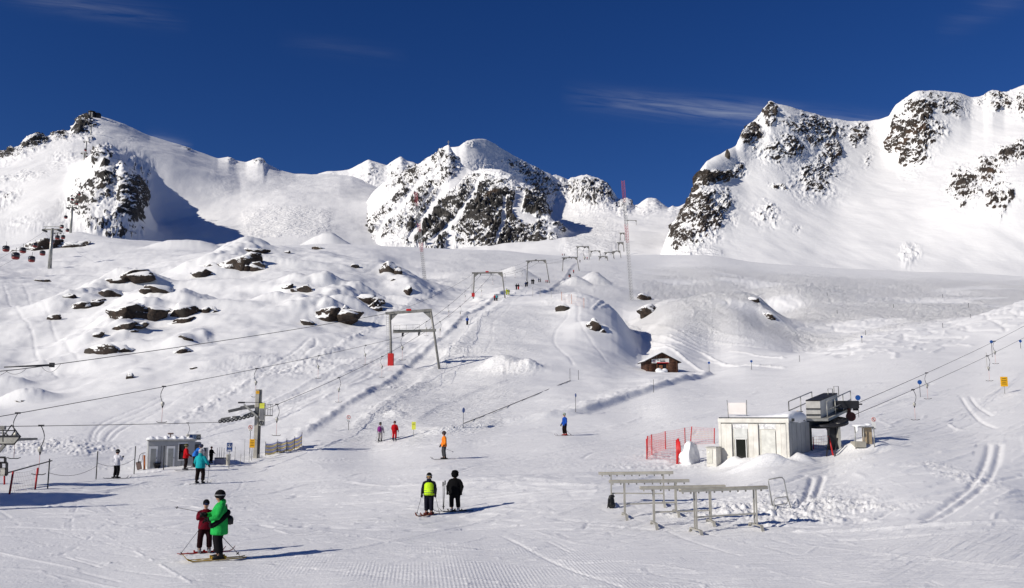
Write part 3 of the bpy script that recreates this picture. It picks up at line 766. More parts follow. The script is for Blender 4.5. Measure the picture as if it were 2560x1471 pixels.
sil_left = [(-160,395,1250),(-60,380,1250),(0,377,1250),(22,381,1250),(29,373,1250),(49,367,1270),(62,350,1280),(76,337,1300),(101,338,1320),(121,347,1340),(136,331,1380),(161,334,1400),(182,321,1430),(185,306,1440),(203,289,1450),(225,288,1450),(247,290,1460),(275,298,1480),(303,308,1500),(332,321,1530),(375,343,1580),(427,358,1640),(461,367,1680),(485,376,1710),(545,395,1780),(571,392,1800),(591,401,1800),(615,404,1800),(644,394,1800),(659,396,1800),(665,407,1810),(702,425,1830),(739,435,1850),(783,437,1900),(820,436,1950),(880,440,1950),(960,470,1950)]
mountain("left_mountain", "left snowy mountain with a dark rock ridge and ski runs", [
    [(-160,700,520),(60,672,560),(180,640,640),(300,640,690),(400,645,700),(600,648,690),(800,650,700),(960,650,800)],
    [(-160,575,740),(0,575,740),(100,560,740),(170,572,740),(200,560,740),(230,535,750),(300,530,760),(350,560,780),(385,585,840),(420,592,900),(600,596,900),(800,590,950),(960,592,1050)],
    [(-160,470,950),(0,465,950),(100,450,950),(170,440,960),(215,402,900),(240,384,885),(257,375,880),(272,388,872),(288,414,862),(303,406,850),(318,418,850),(335,440,850),(352,466,850),(366,492,850),(378,535,850),(392,575,900),(430,580,960),(600,572,1020),(720,562,1020),(800,562,1050),(960,562,1150)],
    [(-160,430,1050),(0,425,1050),(100,410,1060),(170,395,1080),(215,390,1090),(255,400,1100),(305,440,1120),(340,490,1140),(378,555,1150),(400,562,1150),(440,552,1180),(600,520,1250),(720,500,1250),(800,510,1250),(960,520,1300)],
    [(-160,405,1200),(0,402,1200),(60,376,1220),(100,366,1240),(180,345,1300),(240,341,1330),(254,344,1330),(332,367,1340),(433,399,1370),(513,428,1410),(600,460,1450),(720,468,1500),(850,470,1550),(960,490,1600)],
    sil_left, back_of(sil_left, 90, 260)],
    [16, 55, 60, 26, 52, 58, 5], 570,
    [(245,470,45,120,35,.85),(330,490,46,95,12,1.0),(255,400,30,40,0,1.0),(280,570,75,32,10,1.0),(210,318,28,36,0,1.15),(90,352,50,22,-15,.95),(35,385,50,16,-10,.9),(150,340,30,14,0,.9),(10,495,36,26,-25,.62),(60,560,70,22,0,.4),(160,395,40,18,-10,.55),(40,445,80,12,-8,.55),(185,500,16,40,40,.6),(345,410,30,12,20,.6),(580,398,16,8,0,.8),(646,402,22,10,0,.8),(470,372,20,5,15,.7),(310,312,80,5,17,.55)],
    M_GREY, 44, 5, 0.9, 20.0, 2.2, [(720,552,110,38,.9),(690,540,70,30,.5),(555,440,30,60,.15),(720,440,60,60,.2),(640,440,50,60,.15)],
    [([(225,450),(262,395),(300,420)],9,.8)], crest=(2, 4))

sil_c = [(850,640,1700),(900,560,1700),(1000,480,1700),(1047,450,1700),(1100,400,1650),(1121,368,1480),(1148,366,1500),(1166,353,1530),(1186,348,1570),(1215,349,1640),(1241,360,1700),(1264,376,1750),(1287,391,1790),(1310,404,1830),(1350,424,1880),(1376,434,1920),(1400,455,1920),(1430,490,1920),(1455,522,1900),(1475,560,1880),(1500,575,1860)]
mountain("central_mountain", "central mountain with diagonal dark rock ribs and snow gullies", [
    [(850,670,800),(1000,650,850),(1200,650,850),(1330,655,850),(1500,650,880)],
    [(850,660,1000),(880,640,990),(960,610,950),(1050,612,920),(1200,618,900),(1290,622,900),(1330,612,900),(1400,615,900),(1500,612,1050)],
    [(850,650,1150),(880,610,1150),(910,560,1150),(1000,522,1080),(1100,512,1050),(1200,505,1000),(1300,505,1000),(1345,525,1000),(1385,548,960),(1410,565,970),(1440,590,1100),(1500,572,1250)],
    [(850,640,1300),(880,580,1330),(905,520,1340),(925,490,1350),(960,456,1350),(1000,440,1350),(1047,413,1330),(1062,401,1330),(1091,383,1320),(1121,361,1300),(1135,383,1280),(1150,403,1260),(1165,420,1230),(1185,431,1190),(1215,424,1160),(1250,424,1140),(1280,438,1130),(1300,455,1120),(1335,474,1110),(1362,496,1100),(1372,540,1090),(1388,582,1090),(1430,594,1150),(1500,565,1350)],
    [(850,640,1500),(900,560,1500),(1000,480,1500),(1100,440,1480),(1121,400,1420),(1150,422,1380),(1200,436,1390),(1260,444,1440),(1300,480,1490),(1340,514,1530),(1385,562,1560),(1430,568,1620),(1470,562,1660),(1500,550,1660)],
    sil_c, back_of(sil_c, 90, 260)],
    [14, 72, 75, 20, 52, 5], 530,
    [(960,560,75,55,-35,.84),(1040,470,75,85,-35,.9),(1090,560,105,75,-30,1.05),(1112,412,36,58,-30,.82),(1200,520,115,95,-20,.98),(1310,530,75,65,0,1.0),(1260,590,95,42,0,.98),(1345,470,40,36,20,.9),(1345,600,36,24,0,.8),(1375,605,30,20,0,.7),(1400,570,20,14,30,.6),(1340,440,95,20,30,.85),(1420,500,60,22,40,.75),(1170,362,20,10,0,.6)],
    M_GREY, 52, 33, 1.1, 22.0, 5.5, [],
    [([(1170,425),(1120,470),(1075,530),(1030,600)],13,.95),([(1205,450),(1180,500),(1140,560),(1075,612)],10,.95),([(1060,450),(1010,510),(960,560),(945,600)],10,.9),([(1000,470),(960,500),(930,525)],12,.8),([(1085,470),(1050,530),(1000,590)],6,.85),([(1262,500),(1258,560),(1240,610)],7,.9),([(1300,490),(1290,540),(1330,550)],16,.9),([(1130,590),(1120,620)],12,.9),([(1120,380),(1098,420),(1070,455)],6,.8)], crest=(3,))

sil_r = [(1640,665,760),(1652,640,760),(1664,600,765),(1685,556,770),(1704,532,770),(1719,510,770),(1727,490,770),(1742,454,770),(1749,425,770),(1765,400,780),(1811,381,800),(1841,365,820),(1858,327,850),(1880,308,880),(1890,300,880),(1905,280,900),(1918,262,900),(1927,251,900),(1940,258,900),(1949,260,900),(1967,263,900),(2018,278,930),(2065,294,960),(2119,302,980),(2174,305,1000),(2200,301,1000),(2224,293,1000),(2240,265,980),(2272,240,960),(2285,232,950),(2293,229,950),(2348,227,980),(2402,234,1000),(2428,244,1020),(2460,240,1020),(2470,230,1020),(2482,225,1020),(2511,233,1040),(2540,222,1040),(2560,213,1040),(2780,150,1100)]
mountain("right_mountain", "right snowy mountain with brown rock cliffs above smooth snow slopes", [
    [(1640,680,560),(1760,670,560),(2000,690,560),(2300,712,540),(2560,730,520),(2780,730,520)],
    [(1640,674,640),(1660,648,630),(1700,628,620),(1760,622,620),(1900,628,620),(2100,642,620),(2300,655,600),(2560,655,600),(2780,655,600)],
    [(1640,670,700),(1656,640,690),(1680,590,680),(1720,547,680),(1760,540,680),(1850,540,710),(1950,530,720),(2100,530,750),(2300,530,720),(2450,500,690),(2560,470,680),(2780,450,680)],
    [(1640,668,740),(1655,638,735),(1690,560,730),(1727,502,730),(1745,472,730),(1765,455,740),(1850,440,790),(1950,430,800),(2100,430,860),(2200,420,890),(2300,420,850),(2400,400,850),(2560,350,850),(2780,340,850)],
    sil_r, back_of(sil_r, 110, 220)],
    [14, 50, 80, 100, 5], 670,
    [(1762,535,75,62,-35,1.0),(1718,590,46,38,0,.95),(1700,610,26,20,0,.9),(1790,445,55,16,-4,1.15),(1745,470,22,30,0,1.0),(1870,325,36,45,-45,1.15),(1925,275,28,30,0,1.05),(1960,370,80,42,-15,.74),(2040,325,70,50,20,.74),(2040,440,62,58,-40,.75),(2080,360,32,75,10,.8),(2140,330,30,36,0,.78),(1990,310,70,24,15,.6),(1920,540,36,30,0,.68),(2292,325,42,105,6,.98),(2252,330,28,52,10,.95),(2300,265,30,35,0,.95),(2360,258,70,34,10,.7),(2340,330,28,40,0,.7),(2225,360,14,26,10,.9),(2260,390,14,22,10,1.0),(2415,470,45,52,-25,1.05),(2470,430,60,36,-30,1.05),(2530,385,50,30,-25,1.1),(2500,490,40,50,30,.85),(2490,250,50,28,0,1.0),(2550,260,30,30,0,1.0),(2275,635,26,22,-30,.62),(2650,360,70,60,-20,1.0),(1990,570,12,12,-40,.6),(1862,520,9,7,0,.7),(1950,470,26,10,20,.7),(2170,400,14,26,30,.55),(1840,425,26,20,20,.7)],
    M_BROWN, 68, 71, 0.8, 17.0, 2.2, [(1680,640,110,25,.8)],
    [([(1890,410),(1880,480),(1850,570)],14,.7)])
# ------------------------------------------------------------------ object helpers
Z3 = Vector((0, 0, 1))
class MB:
    """collects simple shapes into one mesh"""
    def __init__(s): s.v, s.f, s.sm = [], [], []
    def _add(s, vs, fs, smooth):
        o = len(s.v); s.v += [tuple(x) for x in vs]
        s.f += [tuple(i + o for i in f) for f in fs]; s.sm += [smooth] * len(fs)
        return s
    def box(s, c, size, rot=None):
        c = Vector(c); hx, hy, hz = (x / 2 for x in size)
        vs = [Vector((x, y, z)) for x in (-hx, hx) for y in (-hy, hy) for z in (-hz, hz)]
        if rot is not None:
            if isinstance(rot, (int, float)): rot = Matrix.Rotation(rot, 3, 'Z')
            vs = [rot @ v for v in vs]
        return s._add([v + c for v in vs], [(0,1,3,2),(4,6,7,5),(0,4,5,1),(2,3,7,6),(0,2,6,4),(1,5,7,3)], False)
    def beam(s, a, b, w, h=None, up=Z3):
        a, b = Vector(a), Vector(b); h = h or w
        d = (b - a); L = d.length; d.normalize()
        x = d.cross(Vector(up))
        if x.length < 1e-4: x = d.cross(Vector((1, 0, 0)))
        x.normalize(); y = x.cross(d)
        vs = []
        for p in (a, b):
            for i, j in ((-1,-1),(1,-1),(1,1),(-1,1)): vs.append(p + x * (i * w / 2) + y * (j * h / 2))
        return s._add(vs, [(3,2,1,0),(4,5,6,7),(0,1,5,4),(1,2,6,5),(2,3,7,6),(3,0,4,7)], False)
    def tube(s, pts, r, n=8, flat=1.0, cap=True):
        pts = [Vector(p) for p in pts]; k = len(pts)
        rs = [r] * k if isinstance(r, (int, float)) else list(r)
        vs, fs = [], []
        ref = None
        for i, p in enumerate(pts):
            d = (pts[min(i + 1, k - 1)] - pts[max(i - 1, 0)])
            d = d.normalized() if d.length > 1e-7 else Vector((0, 0, 1))
            if ref is None: ref = Vector((0, 0, 1)) if abs(d.z) < .9 else Vector((0, 1, 0))
            x = d.cross(ref)
            if x.length < 1e-4: x = d.cross(Vector((1, .3, 0)))
            x.normalize(); y = d.cross(x)
            for j in range(n):
                a = 2 * math.pi * j / n
                vs.append(p + (x * math.cos(a) + y * math.sin(a) * flat) * rs[i])
        for i in range(k - 1):
            for j in range(n):
                fs.append((i*n+j, i*n+(j+1)%n, (i+1)*n+(j+1)%n, (i+1)*n+j))
        s._add(vs, fs, True)
        if cap:
            o = len(s.v) - len(vs)
            s.f += [tuple(o + j for j in reversed(range(n))), tuple(o + (k-1)*n + j for j in range(n))]; s.sm += [False, False]
        return s
    def lathe(s, prof, c=(0,0,0), n=16, rot=None):
        c = Vector(c); vs, fs = [], []
        for r, z in prof:
            for j in range(n):
                a = 2 * math.pi * j / n; v = Vector((r * math.cos(a), r * math.sin(a), z))
                vs.append((rot @ v if rot is not None else v) + c)
        for i in range(len(prof) - 1):
            for j in range(n): fs.append((i*n+j, i*n+(j+1)%n, (i+1)*n+(j+1)%n, (i+1)*n+j))
        s._add(vs, fs, True); o = len(s.v) - len(vs)
        s.f += [tuple(o + j for j in reversed(range(n))), tuple(o + (len(prof)-1)*n + j for j in range(n))]; s.sm += [False, False]
        return s
    def ball(s, c, r, sc=(1,1,1), n=14, m=9, rot=None):
        prof = [(max(math.sin(math.pi * i / m), 1e-4), -math.cos(math.pi * i / m)) for i in range(m + 1)]
        c = Vector(c); vs, fs = [], []
        for rr, z in prof:
            for j in range(n):
                a = 2 * math.pi * j / n; v = Vector((rr * math.cos(a) * r * sc[0], rr * math.sin(a) * r * sc[1], z * r * sc[2]))
                vs.append((rot @ v if rot is not None else v) + c)
        for i in range(m):
            for j in range(n): fs.append((i*n+j, i*n+(j+1)%n, (i+1)*n+(j+1)%n, (i+1)*n+j))
        return s._add(vs, fs, True)
    def sheet(s, pts, th=0.02, nrm=None):
        """a flat polygon given thickness"""
        pts = [Vector(p) for p in pts]
        if nrm is None: nrm = (pts[1] - pts[0]).cross(pts[2] - pts[1]).normalized()
        n = len(pts); vs = [p + nrm * th / 2 for p in pts] + [p - nrm * th / 2 for p in pts]
        fs = [tuple(range(n)), tuple(reversed(range(n, 2*n)))] + [(i, i + n, (i+1) % n + n, (i+1) % n) for i in range(n)]
        return s._add(vs, fs, False)
    def mesh(s, name):
        me = bpy.data.meshes.new(name); me.from_pydata(s.v, [], s.f); me.update()
        me.polygons.foreach_set("use_smooth", s.sm)
        return me
    def build(s, name, mat, parent=None, loc=None, bevel=0.0):
        me = s.mesh(name)
        mats = mat if isinstance(mat, (list, tuple)) else [mat]
        for m in mats: me.materials.append(m)
        if bevel:
            bm = bmesh.new(); bm.from_mesh(me)
            bmesh.ops.remove_doubles(bm, verts=bm.verts, dist=1e-5)
            es = [e for e in bm.edges if len(e.link_faces) == 2 and e.calc_face_angle(0) > .6]
            bmesh.ops.bevel(bm, geom=es, offset=bevel, segments=2, affect='EDGES', profile=.6)
            bm.to_mesh(me); bm.free()
        return link(name, me, parent, loc)
def link(name, me, parent=None, loc=None):
    o = bpy.data.objects.new(name, me); COL.objects.link(o)
    if parent is not None: o.parent = parent
    if loc is not None: o.location = loc
    return o
def tag(o, label, cat, group=None):
    o["label"], o["category"] = label, cat
    if group: o["group"] = group
    return o
def thing(name, label, cat, loc=(0,0,0), rz=0.0, group=None):
    o = bpy.data.objects.new(name, None); COL.objects.link(o)
    o.empty_display_size = .3; o.location = loc; o.rotation_euler = (0, 0, rz)
    return tag(o, label, cat, group)
def copy_tree(o, parent=None):
    c = o.copy(); COL.objects.link(c); c.parent = parent
    for ch in list(o.children): copy_tree(ch, c)
    return c

def remesh(mb, voxel, name, smooth=4):
    me = mb.mesh(name + "_raw"); o = bpy.data.objects.new("tmp", me); COL.objects.link(o)
    m = o.modifiers.new("r", 'REMESH'); m.mode = 'VOXEL'; m.voxel_size = voxel; m.use_smooth_shade = True
    s = o.modifiers.new("s", 'SMOOTH'); s.factor = .5; s.iterations = smooth
    out = bpy.data.meshes.new_from_object(o.evaluated_get(bpy.context.evaluated_depsgraph_get()))
    bpy.data.objects.remove(o); out.name = name
    return out
def paint(name, col, rough=.5, metal=0.0, var=.18, scale=3.0, bump=0.0, spec=.4, dark=None, coords='Object'):
    t = NT(name)
    tc = t.new("ShaderNodeTexCoord").outputs[coords]
    n = t.noise(tc, scale, 5, .6)
    d = dark or tuple(c * (1 - var) for c in col); b = tuple(min(1, c * (1 + var * .5)) for c in col)
    c = t.mix(t.range(n, .3, .7), d, b)
    kw = dict(Base_Color=c, Roughness=rough, Metallic=metal, Specular_IOR_Level=spec)
    if bump: kw['Normal'] = t.bump(t.noise(tc, scale * 6, 4, .6), bump, .7)
    return t.set(**kw)
def translucent(name, col):
    """thin cloth that lets the sun glow through"""
    t = NT(name); tr = t.new("ShaderNodeBsdfTranslucent"); df = t.new("ShaderNodeBsdfDiffuse"); mx = t.new("ShaderNodeMixShader")
    n = t.noise(t.new("ShaderNodeTexCoord").outputs["Object"], 6.0, 3, .5); c = t.mix(n, tuple(x * .85 for x in col), col)
    t.l.new(c, tr.inputs["Color"]); t.l.new(c, df.inputs["Color"]); mx.inputs[0].default_value = .55
    t.l.new(df.outputs[0], mx.inputs[1]); t.l.new(tr.outputs[0], mx.inputs[2])
    t.l.new(mx.outputs[0], t.n["Material Output"].inputs["Surface"])
    return t.m
STEEL = paint("galvanised_steel", (.36, .36, .34), .45, .55, .3, 1.2)
STEEL_L = paint("pale_steel", (.45, .44, .40), .5, .3, .25, 1.5)
STEEL_D = paint("dark_steel", (.035, .035, .04), .5, .4, .3, 2)
RUSTY = paint("greyed_steel", (.24, .235, .22), .6, .3, .35, 1.0)
CABLE = paint("wire_rope", (.03, .03, .032), .5, .5, .2, 2)
RED = paint("red_paint", (.55, .018, .02), .45, 0, .3, 2)
RED_PAD = paint("red_padding", (.50, .015, .015), .6, 0, .25, 1.5)
YELLOW = paint("yellow_sign_paint", (.80, .42, .01), .45, 0, .12, 3)
YELLOW_G = paint("yellow_green_paint", (.70, .72, .08), .5, 0, .15, 3)
BLUE_S = paint("blue_sign_paint", (.015, .05, .18), .4, 0, .15, 3)
BLUE_D = paint("blue_disc_paint", (.01, .075, .30), .4, 0, .15, 3)
WHITE = paint("white_paint", (.72, .72, .70), .5, 0, .08, 2)
CREAM = paint("weathered_white_panel", (.64, .62, .57), .6, 0, .2, 1.4)
GREY_PANEL = paint("grey_panel", (.36, .365, .36), .55, 0, .12, 1.5)
BLACK = paint("black_plastic", (.012, .012, .013), .5, 0, .3, 4)
BLACKGLASS = paint("dark_glass", (.004, .004, .005), .08, 0, .1, 1)
WOOD = paint("dark_log_wood", (.075, .030, .016), .75, 0, .5, 3, .01)
WOOD_L = paint("warm_wood", (.25, .10, .045), .7, 0, .35, 3, .01)
WOOD_P = paint("plywood", (.40, .31, .20), .7, 0, .2, 3)
SNOW_OBJ = paint("packed_snow", (.82, .83, .85), .7, 0, .03, 4, .02)
NETM = paint("red_net", (.62, .10, .10), .7, 0, .2, 4)
NETY = paint("yellow_net", (.75, .55, .20), .7, 0, .2, 4)
POST_D = paint("green_black_post", (.02, .025, .022), .5, 0, .3, 4)

# ------------------------------------------------------------------ rock outcrops
def rock_material():
    t = NT("outcrop_rock")
    p = t.pos(); geo = t.n.new("ShaderNodeNewGeometry")
    sep = t.new("ShaderNodeSeparateXYZ"); t.l.new(geo.outputs["Normal"], sep.inputs[0])
    n = t.noise(p, .55, 5, .65); nf = t.noise(p, 2.6, 4, .6)
    up = t.math('ADD', sep.outputs["Z"], t.math('MULTIPLY', t.math('SUBTRACT', n, .5), 1.15))
    st = t.noise(t.mapping(p, (.35, .6, 2.2), (.0, .25, 0)), 1.1, 5, .65)
    up = t.math('ADD', up, t.math('MULTIPLY', t.math('SUBTRACT', nf, .5), .45))
    up = t.math('ADD', up, t.math('MULTIPLY', t.math('SUBTRACT', st, .5), 1.3))
    fac = t.range(up, .40, .52)
    rc = t.mix(t.range(t.noise(p, 1.4, 6, .7), .3, .7), (.013, .010, .009), (.068, .046, .034))
    rc = t.mix(t.range(t.noise(p, .3, 3, .6), .45, .7), rc, (.060, .050, .042))
    col = t.mix(fac, rc, SNOW_COL)
    nb = t.n.new("ShaderNodeMix"); nb.data_type = 'VECTOR'
    t.l.new(fac, nb.inputs["Factor"])
    t.l.new(t.bump(st, .55, .9), nb.inputs[4]); t.l.new(t.bump(n, .12, .4), nb.inputs[5])
    return t.set(Base_Color=col, Roughness=.8, Normal=nb.outputs[1], Specular_IOR_Level=.3)
ROCK = rock_material()
def icosphere(sub):
    bm = bmesh.new(); bmesh.ops.create_icosphere(bm, subdivisions=sub, radius=1.0)
    v = np.array([x.co[:] for x in bm.verts]); f = [[q.index for q in x.verts] for x in bm.faces]; bm.free()
    return v, f
ICO = {3: icosphere(3), 4: icosphere(4), 5: icosphere(5)}
def rock(px, py, w, h, rot, label, seed, flat=1.0, sub=4):
    base = hit(px, py + h * .42)
    k = base.y / FPX
    rx, rz = w * k * .66, h * k * .64 * flat; ry = max(rx * .55, rz * .8)
    rg = np.random.default_rng(seed)
    lobes = [(0, 0, 0, .82, sub - 1 if sub > 3 else 3)] + [(rg.uniform(-.75, .75), rg.uniform(-.35, .5), 0, rg.uniform(.3, .55), 3) for _ in range({3: 1, 4: 4, 5: 7}[sub])]
    Q, F, off = [], [], 0
    for li, (ox, oy, oz, sz, sb_) in enumerate(lobes):
        v, f = ICO[sb_]
        ax, ay, az = rx * sz * (1.25 if li else 1), ry * sz * 1.1, rz * (.55 + sz * .5) * (.8 if li else 1)
        q = v * np.array([ax, ay, az])
        for _ in range(17):                              # cleave along random planes: angular faces
            nrm = rg.normal(size=3) * np.array([1, 1.2, .9]); nrm /= np.linalg.norm(nrm)
            d = np.sqrt(((nrm * np.array([ax, ay, az])) ** 2).sum()) * rg.uniform(.5, .86)
            q = q - np.maximum(q @ nrm - d, 0)[:, None] * nrm
        sc = ax * .45
        nz = fbm(q[:, 0] / sc + seed * 3.7 + li, q[:, 2] / sc * 1.6 + q[:, 1] / sc, 4, seed) * .15 + (ridged((q[:, 0] * .35 + q[:, 2]) / (sc * .32), (q[:, 1] - q[:, 2] * .3) / (sc * 1.2), 3, seed + 5) - .3) * .13
        q = q * (1 + nz[:, None] * np.array([1, 1, 1.1]))
        a = math.radians(-rot + rg.uniform(-9, 9) * (li > 0)); c, s_ = math.cos(a), math.sin(a)          # dip along the slope
        q = np.stack([q[:, 0] * c - q[:, 2] * s_, q[:, 1], q[:, 0] * s_ + q[:, 2] * c], 1)
        a = math.radians(-rot)
        q = q + np.array([ox * rx * math.cos(a), oy * ry, ox * rx * math.sin(a) - rz * .12 * (li > 0)])
        Q.append(q); F += [[i_ + off for i_ in ff] for ff in f]; off += len(q)
    q = np.concatenate(Q); f = F
    me = bpy.data.meshes.new("rock_outcrop"); me.from_pydata(q.tolist(), [], f); me.update()
    me.polygons.foreach_set("use_smooth", [True] * len(f))
    me.materials.append(ROCK)
    o = link("rock_outcrop", me, None, (base.x, base.y + ry * .45, base.z + rz * .08))
    return tag(o, label, "rock", "rocks showing through the snow")
for i, r in enumerate(ROCKS):
    rock(*r[:6], 40 + i, r[6], r[7])
# ------------------------------------------------------------------ drag-lift portals
def cm(px_len, y): return px_len * y / FPX              # photo pixels -> metres at distance y
def portal(bl, br, tl, tr, label, seed, detail=0, pad=False, beam2=None, leg_r=.16, ground=None):
    """bl, br: pixels of the two feet; tl, tr: pixels of the beam ends"""
    if ground is None: A, B = hit(*bl), hit(*br)
    else: A, B = at(*bl, ground), at(*br, ground)
    ym = (A.y + B.y) / 2
    TL, TR = at(*tl, ym), at(*tr, ym)
    A.y = B.y = ym
    root = thing("lift_portal", label, "lift tower", (A + B) / 2, 0, "portal towers of the drag lift")
    o = root.location.copy()
    A, B, TL, TR = A - o, B - o, TL - o, TR - o
    A.z -= .5; B.z -= .5
    for a, b in ((A, TL), (B, TR)): MB().tube([a, b], [leg_r, leg_r * .85], 8).build("leg", RUSTY, root)
    bw = leg_r * 1.9
    ext = (TL - TR).normalized() * leg_r * 3
    MB().beam(TL + ext * 1.2, TR - ext * .3, bw, bw * 1.15).build("crossbeam", RUSTY, root)
    for P, s in ((TL, 1), (TR, -1)):
        d = (TR - TL).normalized() * s
        MB().sheet([P + Z3 * -.1, P + d * leg_r * 7 + Z3 * -.1, P - Z3 * leg_r * 7], .06, Vector((0, -1, 0))).build("gusset", RUSTY, root)
    hang = TL, TR
    if beam2:
        L2, R2 = at(*beam2[0], ym) - o, at(*beam2[1], ym) - o
        b2 = MB().beam(L2, R2, bw, bw * 1.15).build("lower_beam", RUSTY, root)
        hang = L2, R2
        rl = MB(); n = 5; e = L2.lerp(R2, .62)
        for h in (.45, .95): rl.tube([L2 + Vector((.1, -.25, h)), e + Vector((0, -.25, h))], .022, 6)
        for i in range(n): q = L2.lerp(e, i / (n - 1)); rl.tube([q + Vector((.1 if i == 0 else 0, -.25, .1)), q + Vector((.1 if i == 0 else 0, -.25, .95))], .022, 6)
        rl.build("railing", STEEL, root)
        MB().box(L2.lerp(R2, .31) + Vector((0, -.05, .19)), ((R2 - L2).length * .62, .7, .05)).build("catwalk", STEEL, root)
    if detail:
        ld = MB(); off = Vector((-.42, -.05, 0)); top = TL.lerp(A, .05); bot = TL.lerp(A, .8)
        for dx in (-.16, .16): ld.tube([bot + off + Vector((dx, 0, 0)), top + off + Vector((dx, 0, 0))], .022, 5)
        n = 22
        for i in range(n): q = bot.lerp(top, i / n) + off; ld.tube([q - Vector((.16, 0, 0)), q + Vector((.16, 0, 0))], .016, 5)
        ld.build("ladder", STEEL, root)
    if detail or seed < 4:
        for k, f in enumerate((.22, .60)):
            c = hang[0].lerp(hang[1], f) - Z3 * (bw * .5 + leg_r * 1.5)
            sh = MB()
            Rm = Matrix.Rotation(math.pi / 2, 3, 'Y')
            for j in (-1, 0, 1): sh.lathe([(leg_r * 1.3, -.06), (leg_r * 1.3, .06)], c + Vector((0, j * leg_r * 2.3, j * leg_r * .35)), 10, Rm)
            sh.beam(c + Vector((.12, -leg_r * 3.4, 0)), c + Vector((.12, leg_r * 3.4, leg_r)), .08, leg_r * 1.2)
            sh.box(c + Z3 * leg_r * 1.4, (.12, .2, leg_r * 2.2))
            sh.build("sheave", STEEL_D, root)
    m = MB().box(TL.lerp(TR, .46) + Z3 * .28, (.75, .4, .32)); m.build("cable_clamp", RED if detail else STEEL_D, root)
    if pad:
        q = A.lerp(TL, (.5 + pad / 2) / (TL - A).length + .02)
        MB().box(A + (TL - A).normalized() * (.5 + pad * .5) + Vector((-.05, -.12, 0)), (leg_r * 4.6, leg_r * 4, pad)).build("safety_pad", RED_PAD, root, bevel=.06)
    return root, o + hang[0], o + hang[1]
P1 = portal((977, 916), (1100, 919), (975, 783), (1077, 776), "nearest drag-lift portal with ladder, lower beam and red safety pad", 0, 1, 2.0, ((983, 830), (1090, 826)), .19)
P2 = portal((1185, 748), (1264, 750), (1186, 683), (1255, 682), "second drag-lift portal up the slope, red pad at its left foot", 1, 1, .9, None, .17)
P3 = portal((1317, 704), (1374, 708), (1319, 653), (1364, 651), "third drag-lift portal, above the groups of lift riders", 2, 0, False, None, .18)
P4 = portal((1407, 681), (1446, 680), (1408, 645), (1442, 644), "fourth drag-lift portal, left of the tallest far portal", 3, 0, False, None, .2)
P5 = portal((1442, 648), (1476, 651), (1443, 617), (1472, 617), "fifth and tallest of the far drag-lift portals", 4, 0, False, None, .22)
for bl, br, tl, tr, lb in [((1476, 642), (1502, 642), (1477, 628), (1500, 628), "far lift portal just right of the tallest far portal"),
        ((1498, 652), (1519, 652), (1499, 642), (1518, 642), "lowest and smallest of the far lift portals"),
        ((1513, 648), (1535, 648), (1513, 632), (1533, 631), "far lift portal right of the smallest one"),
        ((1534, 645), (1552, 645), (1534, 629), (1550, 628), "far lift portal beside the lattice mast")]:
    portal(bl, br, tl, tr, lb, 6, 0, False, None, .22)
for bl, br, tl, tr, gy, lb in [((1546, 627), (1560, 628), (1546, 607), (1558, 607), 690, "lift portal at the foot of the glacier slope"),
        ((1551, 600), (1562, 601), (1551, 583), (1561, 583), 860, "lift portal halfway up the glacier slope"),
        ((1570, 562), (1590, 566), (1568, 551), (1591, 552), 1180, "highest lift portal on the glacier slope behind the mast")]:
    portal(bl, br, tl, tr, lb, 6, 0, False, None, .34, gy)

# ------------------------------------------------------------------ ropes
def rope(pts, r, label, name="cable", sag=.0, mat=None):
    out = []
    for a, b in zip(pts[:-1], pts[1:]):
        a, b = Vector(a), Vector(b); n = 14; sg = sag * (b - a).length
        for i in range(n + (b == pts[-1])): t_ = i / n; out.append(a.lerp(b, t_) - Z3 * sg * 4 * t_ * (1 - t_))
    o = MB().tube(out, r, 6).build(name, mat or CABLE)
    return tag(o, label, "cable", "steel cables of the lifts"), out
def along(pts, px):
    """point of a rope under the photo column px"""
    s = ray(px, 800)[0]
    for a, b in zip(pts[:-1], pts[1:]):
        fa, fb = a.x - s * a.y, b.x - s * b.y
        if fa * fb <= 0 and fa != fb: return a.lerp(b, fa / (fa - fb))
    return pts[-1].copy()
s1l, s1r = P1[1].lerp(P1[2], .22) - Z3 * .75, P1[1].lerp(P1[2], .60) - Z3 * .75
s2l, s2r = P2[1].lerp(P2[2], .22) - Z3 * .65, P2[1].lerp(P2[2], .60) - Z3 * .65
s3l, s3r = P3[1].lerp(P3[2], .22) - Z3 * .65, P3[1].lerp(P3[2], .60) - Z3 * .65
s4l, s4r = P4[1].lerp(P4[2], .25) - Z3 * .6, P4[1].lerp(P4[2], .65) - Z3 * .6
s5l, s5r = P5[1].lerp(P5[2], .25) - Z3 * .6, P5[1].lerp(P5[2], .65) - Z3 * .6
PYL = hit(641, 1146)                                          # foot of the concrete pylon
Q_L = at(-120, 1063, 46.0); Q_LOW = at(-120, 1068, 52.0)
shv = at(556, 1056, PYL.y - 1.5); shv2 = at(632, 1036, PYL.y + .2)
_, HAUL_UP = rope([Q_L, s1l], .022, "haul rope sagging from the left edge to the nearest portal", sag=.004)
_, HAUL_LOW = rope([Q_LOW, shv], .022, "level haul rope from the left edge to the pylon's sheaves", sag=.002)
_, HAUL_R = rope([shv2, s1r], .022, "haul rope rising from the pylon to the nearest portal", sag=.008)
_, R12 = rope([s1l, s2l, s3l, s4l, s5l], .028, "left haul rope climbing from portal to portal", sag=.012)
_, R12b = rope([s1r, s2r, s3r, s4r, s5r], .028, "right haul rope climbing from portal to portal", sag=.012)
top1 = at(985, 781, P1[0].location.y); top2 = at(1186, 683, P2[0].location.y)
_, THICK = rope([at(-90, 936, 60.0), at(127, 913, 78.0), top1], .035, "thick upper cable from the left edge to the nearest portal's crossbeam", sag=.004)
